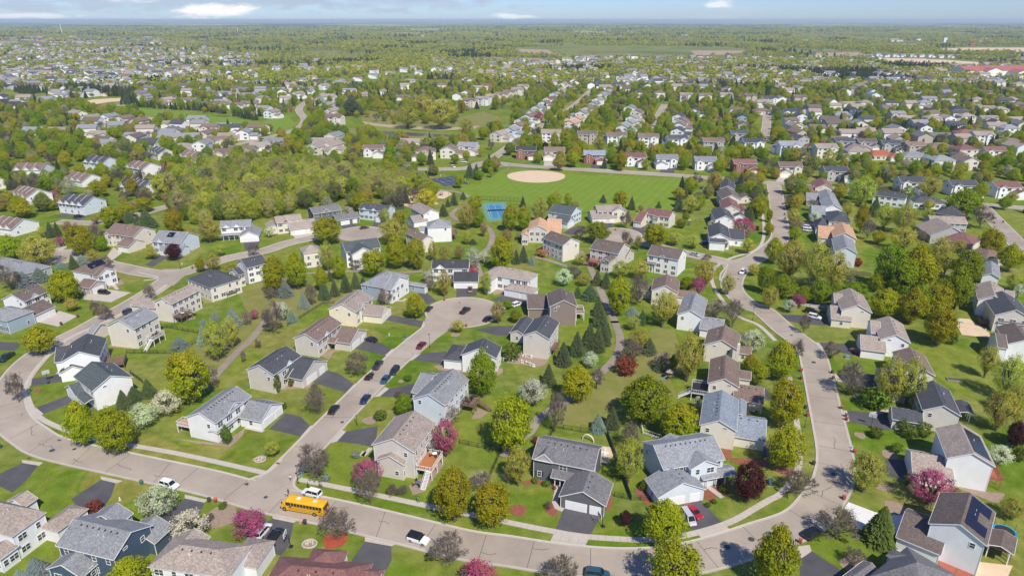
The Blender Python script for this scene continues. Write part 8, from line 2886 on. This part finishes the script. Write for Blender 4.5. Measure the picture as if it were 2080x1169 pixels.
# trampoline ring by the screened porch
c = G('c4', 1880, 850)
root = thing('trampoline', 'round trampoline with blue rim by the screened porch', 'trampoline', (c.x, c.y, 0))
mb = MB()
for i in range(28):
    t0, t1 = 2 * math.pi * i / 28, 2 * math.pi * (i + 1) / 28
    mb.poly([(2.2 * math.cos(t0), 2.2 * math.sin(t0), .9), (2.2 * math.cos(t1), 2.2 * math.sin(t1), .9), (1.85 * math.cos(t1), 1.85 * math.sin(t1), .92), (1.85 * math.cos(t0), 1.85 * math.sin(t0), .92)])
obj('rim', mb.mesh('rim', [flat('bright_blue', (.02, .35, .55), .5)]), root)
mb = MB()
mb.disc(0, 0, 1.87, .88, 28)
obj('mat', mb.mesh('mat', [M_VENT]), root)
mb = MB()
for i in range(6):
    t = 2 * math.pi * i / 6
    mb.tube((2.1 * math.cos(t), 2.1 * math.sin(t), 0), (2.1 * math.cos(t), 2.1 * math.sin(t), 2.6), .03, .03, 5)
obj('pole', mb.mesh('pole', [M_DARKMETAL]), root)

# small playset, sheds, gazebo, utility boxes, furniture
c = G('a3', 1443, 190)
root = thing('gazebo', 'small white gazebo on the back lawns by the spruces', 'gazebo', (c.x, c.y, 0))
mb = MB()
for i in range(6):
    t = 2 * math.pi * i / 6
    mb.tube((2 * math.cos(t), 2 * math.sin(t), 0), (2 * math.cos(t), 2 * math.sin(t), 2.5), .07, .07, 6)
obj('post', mb.mesh('post', [M_TRIM]), root)
mb = MB()
mb.tube((0, 0, 2.5), (0, 0, 3.8), 2.5, .15, 6)
obj('roof', mb.mesh('roof', [M_TRIM]), root)
mb = MB()
for i in range(6):
    t0, t1 = 2 * math.pi * i / 6, 2 * math.pi * (i + 1) / 6
    mb.prism((2 * math.cos(t0), 2 * math.sin(t0), .9), (2 * math.cos(t1), 2 * math.sin(t1), .9), .06, .1)
obj('railing', mb.mesh('railing', [M_TRIM]), root)
for k, (p, x, y, col_, lab_) in enumerate((('c4', 95, 470, (.05, .11, .09), 'dark green utility box on the lawn by the purple tree'), ('b4', 680, 478, (.16, .28, .27), 'pale green utility box by the white tan-roofed garage'), ('c3', 2015, 455, (.05, .11, .09), 'dark green utility box behind the bare verge tree'), ('a3', 1800, 120, (.2, .2, .2), 'grey utility box in the row gardens'),
                                           ('b2', 1140, 325, (.04, .14, .09), 'small green utility box on the lawn below the yellow house'))):
    c = G(p, x, y)
    root = thing('utility_box', lab_, 'utility box', (c.x, c.y, 0), random.uniform(-.4, .4), 'utility boxes')
    mb = MB()
    mb.box(-.55, .55, -.45, .45, .08, .85)
    obj('cabinet', mb.mesh('cabinet', [M_PLAIN]), root, color=col_)
    mb = MB()
    mb.box(-.65, .65, -.55, .55, 0, .08)
    obj('plinth', mb.mesh('plinth', [M_CONC]), root)
    mb = MB()
    loft(mb, [[(-.58, -.48, .85), (.58, -.48, .85), (.58, .48, .85), (-.58, .48, .85)], [(-.5, -.3, .98), (.5, -.3, .98), (.5, .4, .98), (-.5, .4, .98)]])
    obj('lid', mb.mesh('lid', [M_PLAIN]), root, color=col_)


def playset(p, x, y, label, col_=(.12, .3, .35)):
    c = G(p, x, y)
    root = thing('playset', label, 'playset', (c.x, c.y, 0), random.uniform(-.5, .5), 'garden playsets')
    mb = MB()
    for a in (-.8, .8):
        for b in (-.8, .8):
            mb.box(a - .06, a + .06, b - .06, b + .06, 0, 2.6)
    mb.prism((.8, 0, 2.4), (4.2, 0, 2.4), .1, .1)
    mb.prism((4.2, 0, 2.4), (4.6, -1, 0), .1, .1)
    mb.prism((4.2, 0, 2.4), (4.6, 1, 0), .1, .1)
    obj('frame', mb.mesh('frame', [M_WOOD]), root)
    mb = MB()
    mb.box(-.8, .8, -.8, .8, 1.3, 1.38)
    obj('platform', mb.mesh('platform', [M_WOOD]), root)
    mb = MB()
    mb.tube((0, 0, 2.6), (0, 0, 3.4), 1.4, .05, 4)
    obj('canopy', mb.mesh('canopy', [flat('weathered_roof', (.32, .28, .24), .8)]), root)
    mb = MB()
    mb.prism((-.9, 0, 1.35), (-2.8, 0, .2), .5, .06)
    obj('slide', mb.mesh('slide', [flat('slide_teal', col_, .4)]), root)


playset('c4', 1940, 175, 'wooden playset with peaked roof beside the white blossom')
playset('b3', 1240, 640, 'small teal slide and black seat under the open lawn')
playset('a2', 1420, 140, 'park climbing frame on the sandy playground')
playset('a3', 1395, 365, 'wooden play tower on the lawn beyond the dark red roof')

# raised garden bed
c = G('b4', 1500, 645)
root = thing('raised_bed', 'grey timber raised garden bed on the east lawn', 'garden bed', (c.x, c.y, 0), -.25)
mb = MB()
for q in ((-2, 2, -1, -.85), (-2, 2, .85, 1), (-2, -1.85, -.85, .85), (1.85, 2, -.85, .85)):
    mb.box(q[0], q[1], q[2], q[3], 0, .35)
obj('board', mb.mesh('board', [flat('grey_timber', (.28, .25, .23), .8)]), root)
mb = MB()
mb.box(-1.84, 1.84, -.84, .84, 0, .25)
obj('soil', mb.mesh('soil', [flat('soil', (.10, .07, .05), .9)]), root)

# swimming pool
c = G('b4', 1620, 235)
root = thing('swimming_pool', 'oval garden pool with a pale blue slide in the east', 'pool', (c.x, c.y, 0), -.5)
mb = MB()
mb.disc(0, 0, 4.6, .07, 28, 2.2)
obj('water', mb.mesh('water', [flat('pool_cover', (.06, .10, .09), .15)]), root)
mb = MB()
for i in range(28):
    t0, t1 = 2 * math.pi * i / 28, 2 * math.pi * (i + 1) / 28
    mb.prism((4.8 * math.cos(t0), 2.4 * math.sin(t0), .06), (4.8 * math.cos(t1), 2.4 * math.sin(t1), .06), .5, .1)
obj('coping', mb.mesh('coping', [M_CONC]), root)
mb = MB()
mb.prism((-4.2, 2.6, 1.4), (-1.6, 2.0, .3), .6, .12)
obj('slide', mb.mesh('slide', [flat('pale_aqua', (.35, .62, .68), .4)]), root)


def patio_set(p, x, y, z, label, col_=(.8, .8, .8), n=4):
    c = G(p, x, y, z)
    root = thing('patio_table', label, 'table', (c.x, c.y, z))
    mb = MB()
    mb.tube((0, 0, .70), (0, 0, .74), .6, .6, 16)
    obj('tabletop', mb.mesh('tabletop', [M_PLAIN]), root, color=col_)
    mb = MB()
    mb.tube((0, 0, 0), (0, 0, .70), .06, .06, 6)
    mb.tube((0, 0, 0), (0, 0, .05), .3, .3, 8)
    obj('pedestal', mb.mesh('pedestal', [M_DARKMETAL]), root)
    for i in range(n):
        t = 2 * math.pi * i / n + .4
        r2 = thing('patio_chair', f"{ORD[i]}chair clockwise round the " + label, 'chair', (c.x + 1.05 * math.cos(t), c.y + 1.05 * math.sin(t), z), t + math.pi / 2, 'garden chairs')
        mb = MB()
        mb.box(-.24, .24, -.24, .24, .42, .47)
        obj('seat', mb.mesh('seat', [M_DARKMETAL]), r2)
        mb = MB()
        mb.box(-.24, .24, -.27, -.22, .47, .95)
        obj('backrest', mb.mesh('backrest', [M_DARKMETAL]), r2)
        for a in (-.21, .21):
            for b in (-.21, .21):
                mb = MB()
                mb.box(a - .02, a + .02, b - .02, b + .02, 0, .42)
                obj('leg', mb.mesh('leg', [M_DARKMETAL]), r2)


patio_set('c2', 1368, 248, 2.72, 'white patio table on the orange deck')
patio_set('b2', 1620, 815, 2.62, 'dark patio table on the brown deck', (.05, .05, .06))
patio_set('c2', 1240, 470, 0.05, 'round table on the gravel patio', (.1, .12, .2))
patio_set('b1', 1200, 300, 2.62, 'patio table on the corner deck', (.06, .06, .06))
patio_set('a1', 1400, 1050, 2.62, 'white patio table on the brown deck', (.7, .7, .7))
patio_set('a1', 1750, 855, 1.62, 'patio table under a red parasol', (.3, .1, .08))


def grill(p, x, y, z, label):
    c = G(p, x, y, z)
    root = thing('barbecue', label, 'barbecue', (c.x, c.y, z), .6, 'barbecues')
    mb = MB()
    mb.box(-.35, .35, -.25, .25, 0, .75)
    obj('cabinet', mb.mesh('cabinet', [M_DARKMETAL]), root)
    mb = MB()
    mb.box(-.75, -.36, -.22, .22, .72, .76)
    mb.box(.36, .75, -.22, .22, .72, .76)
    obj('side_shelf', mb.mesh('side_shelf', [M_DARKMETAL]), root)
    mb = MB()
    mb.tube((-.36, 0, .8), (.36, 0, .8), .27, .27, 12)
    obj('hood', mb.mesh('hood', [M_VENT]), root)


grill('c2', 1318, 215, 2.72, 'covered black barbecue on the orange deck')
grill('b2', 1655, 790, 2.62, 'black barbecue on the brown deck')


def parasol(p, x, y, z, label, col_):
    c = G(p, x, y, z)
    root = thing('parasol', label, 'parasol', (c.x, c.y, z))
    mb = MB()
    mb.tube((0, 0, 0), (0, 0, 2.5), .03, .03, 6)
    obj('pole', mb.mesh('pole', [M_DARKMETAL]), root)
    mb = MB()
    mb.tube((0, 0, 1.4), (0, 0, 2.6), .22, .04, 8)
    obj('canopy', mb.mesh('canopy', [M_PLAIN]), root, color=col_)


parasol('a1', 1752, 850, 1.62, 'closed red parasol on the small wooden deck', (.5, .04, .05))

# flag at the tan-roofed house
c = G('c1', 1735, 985, 2.5)
root = thing('flag', 'small red flag hanging at the sprawling tan-roofed house', 'flag', (c.x, c.y, 0))
mb = MB()
mb.prism((0, 0, 0), (0, 0, 4.4), .05, .05)
obj('pole', mb.mesh('pole', [M_RIM]), root)
mb = MB()
mb.poly([(0.03, -.02, 3.4), (.9, -.15, 3.3), (.95, -.1, 4.1), (0.03, -.02, 4.3)])
mb.poly([(0.03, .02, 4.3), (.95, -.06, 4.1), (.9, -.11, 3.3), (0.03, .02, 3.4)])
obj('cloth', mb.mesh('cloth', [flat('flag_red', (.55, .03, .03), .7)]), root)


# wire ring with seed heads on the lawns (little garden enclosures)
def ring(p, x, y, r_, label):
    c = G(p, x, y)
    root = thing('garden_ring', label, 'garden edging', (c.x, c.y, 0))
    mb = MB()
    for i in range(22):
        t0, t1 = 2 * math.pi * i / 22, 2 * math.pi * (i + 1) / 22
        mb.prism((r_ * math.cos(t0), r_ * .8 * math.sin(t0), .12), (r_ * math.cos(t1), r_ * .8 * math.sin(t1), .12), .16, .24)
    obj('edging', mb.mesh('edging', [M_PLAIN]), root, color=(.55, .5, .45))
    mb = MB()
    for i in range(9):
        a, b = random.uniform(-.6, .6) * r_, random.uniform(-.5, .5) * r_
        mb.box(a - .12, a + .12, b - .12, b + .12, 0, random.uniform(.2, .5))
    obj('ornaments', mb.mesh('ornaments', [M_PLAIN]), root, color=(.6, .58, .5))


ring('c2', 410, 925, 1.5, 'ring of pale edging stones on the lawn by the hoop')
ring('c1', 1990, 280, 1.4, 'pale looped edging on the corner lawn')

# ------------------------------------------------------------------ people


def person_mesh():
    """one continuous skinned body, walking"""
    J = dict(pelvis=(0, 0, .93), waist=(0, 0, 1.08), chest=(.01, 0, 1.32), neck=(.01, 0, 1.48), head0=(.02, 0, 1.58), head1=(.03, 0, 1.70), head2=(.03, 0, 1.77),
             hl=(0, .09, .90), kl=(.20, .10, .52), al=(.12, .10, .10), tl=(.30, .10, .04), hr=(0, -.09, .90), kr=(-.02, -.10, .50), ar=(-.30, -.10, .14), tr=(-.16, -.10, .03),
             sl=(0, .18, 1.41), el=(-.10, .24, 1.14), wl=(.02, .25, .90), fl=(.05, .25, .82), sr=(0, -.18, 1.41), er=(.06, -.24, 1.14), wr=(.22, -.22, .96), fr=(.27, -.22, .90))
    Rr = dict(pelvis=.13, waist=.115, chest=.15, neck=.055, head0=.075, head1=.10, head2=.06, hl=.09, kl=.06, al=.042, tl=.04, hr=.09, kr=.06, ar=.042, tr=.04, sl=.06, el=.042, wl=.03, fl=.035, sr=.06, er=.042, wr=.03, fr=.035)
    E = [('pelvis', 'waist'), ('waist', 'chest'), ('chest', 'neck'), ('neck', 'head0'), ('head0', 'head1'), ('head1', 'head2'), ('pelvis', 'hl'), ('hl', 'kl'), ('kl', 'al'), ('al', 'tl'), ('pelvis', 'hr'), ('hr', 'kr'), ('kr', 'ar'), ('ar', 'tr'),
         ('chest', 'sl'), ('sl', 'el'), ('el', 'wl'), ('wl', 'fl'), ('chest', 'sr'), ('sr', 'er'), ('er', 'wr'), ('wr', 'fr')]
    ks = list(J)
    me = bpy.data.meshes.new('body')
    me.from_pydata([J[k] for k in ks], [(ks.index(a), ks.index(b)) for a, b in E], [])
    o = bpy.data.objects.new('tmp', me)
    COL.objects.link(o)
    sk = o.modifiers.new('skin', 'SKIN')
    if not me.skin_vertices:
        me.skin_vertices.new()
    for i, k in enumerate(ks):
        r_ = Rr[k]
        me.skin_vertices[0].data[i].radius = (r_, r_ * (1.25 if k in ('chest', 'waist', 'pelvis') else 1))
        me.skin_vertices[0].data[i].use_root = (k == 'pelvis')
    ss = o.modifiers.new('sub', 'SUBSURF')
    ss.levels = ss.render_levels = 1
    dg = bpy.context.evaluated_depsgraph_get()
    m2 = bpy.data.meshes.new_from_object(o.evaluated_get(dg))
    bpy.data.objects.remove(o)
    for m in (flat('skin', (.45, .27, .19), .6), M_PLAIN, M_PLAIN):
        m2.materials.append(m)
    return m2


BODY = person_mesh()
SKIN = MATS['skin']


def person(p, x, y, yaw, shirt, trousers, hairc, label, s_=1.0):
    c = G(p, x, y)
    root = thing('person', label, 'person', (c.x, c.y, .07), yaw, 'people out on the street', None, None, (s_, s_, s_))
    me = BODY.copy()
    me.materials.clear()
    for m in (SKIN, flat('shirt_%s' % label[:14], shirt, .8), flat('trousers_%s' % label[:14], trousers, .8)):
        me.materials.append(m)
    for f in me.polygons:
        z_ = f.center.z
        out = abs(f.center.y)
        f.material_index = 0 if (z_ > 1.46 or (out > .17 and z_ < 1.0 and z_ > .7)) else (1 if z_ > .95 else 2)
        f.use_smooth = True
    obj('body', me, root)
    mb = MB()
    rings = []
    for zz, r_ in ((1.66, .112), (1.74, .108), (1.81, .07), (1.83, .02)):
        rings.append([(.02 - .015 + r_ * math.cos(t), r_ * math.sin(t), zz - (.06 if math.cos(t) < 0 and zz < 1.7 else 0)) for t in [2 * math.pi * i / 10 for i in range(10)]])
    loft(mb, rings)
    obj('hair', mb.mesh('hair', [flat('hair_%s' % label[:14], hairc, .8)]), root)
    mb = MB()
    for zz in (0, ):
        for sx, sy in ((.30 - .08, .10), (-.16 - .06, -.10)):
            mb.box(sx - .12, sx + .13, sy - .05, sy + .05, -.0, .07)
    obj('shoes', mb.mesh('shoes', [M_VENT]), root)


person('c2', 265, 440, -1.9, (.75, .73, .7), (.12, .12, .14), (.05, .03, .02), 'person in a white top walking down the side street', .95)
person('c2', 400, 502, -.6, (.10, .04, .04), (.03, .03, .04), (.04, .03, .02), 'person in dark clothes on the grass behind the bus')
person('c2', 490, 492, 2.9, (.45, .22, .25), (.15, .12, .12), (.08, .05, .03), 'person in a pink top leading a pair on the walk')
person('c2', 503, 490, 2.9, (.7, .5, .52), (.1, .1, .12), (.10, .07, .04), 'person in a pale top beside the pink-topped one', .85)
person('c2', 1243, 608, 2.8, (.20, .28, .33), (.12, .15, .18), (.07, .05, .03), 'person in blue-grey walking alone on the sidewalk')
person('c2', 250, 545, 1.6, (.15, .05, .05), (.05, .05, .06), (.03, .02, .02), 'person by the kerb at the nose of the bus', .9)
person('c2', 228, 560, 1.2, (.7, .7, .75), (.08, .08, .2), (.03, .02, .02), 'small person in white at the bus door', .75)

# toys and boxes by the kerb, pots, ornaments
for k, (p, x, y, col_, lab_) in enumerate((('c2', 340, 765, (.7, .3, .3), 'heap of small red and white toys at the drive end'), ('c1', 920, 590, (.75, .72, .68), 'white garden statue on the lawn behind the blossom tree'), ('c2', 355, 415, (.05, .5, .2), 'bright green child safety sign on the corner'),
                                            ('a1', 1395, 665, (.6, .65, .6), 'white realtor style ornament near the west lamp'), ('b2', 1020, 305, (.6, .6, .62), 'white ornament on the lawn below the yellow house'), ('c4', 720, 195, (.6, .6, .6), 'white mailbox beside the red bin'))):
    c = G(p, x, y)
    root = thing('lawn_ornament', lab_.replace('realtor style ', ''), 'ornament', (c.x, c.y, 0))
    mb = MB()
    loft(mb, [[(-.25, -.2, 0), (.25, -.2, 0), (.25, .2, 0), (-.25, .2, 0)], [(-.15, -.12, .5), (.15, -.12, .5), (.15, .12, .5), (-.15, .12, .5)]])
    obj('base', mb.mesh('base', [M_PLAIN]), root, color=[q * .8 for q in col_])
    mb = MB()
    mb.tube((0, 0, .5), (0, 0, .95), .16, .10, 8)
    obj('figure', mb.mesh('figure', [M_PLAIN]), root, color=col_)

# ------------------------------------------------------------------ the air
hz = MB()
hz.box(-62000, 62000, -62000, 62000, -60, 112)
o = obj('haze', hz.mesh('haze'))
kind(o, 'stuff')
hm = bpy.data.materials.new('haze')
hm.use_nodes = True
hn, hl_ = hm.node_tree.nodes, hm.node_tree.links
hn.clear()
ho = hn.new('ShaderNodeOutputMaterial')
hp = hn.new('ShaderNodeVolumePrincipled')
hp.inputs['Color'].default_value = (0.73, 0.91, 1.0, 1)
hp.inputs['Density'].default_value = 0.000066
hp.inputs['Anisotropy'].default_value = 0.0
hl_.new(hp.outputs[0], ho.inputs['Volume'])
o.data.materials.append(hm)
print('objects', len(scene.objects))
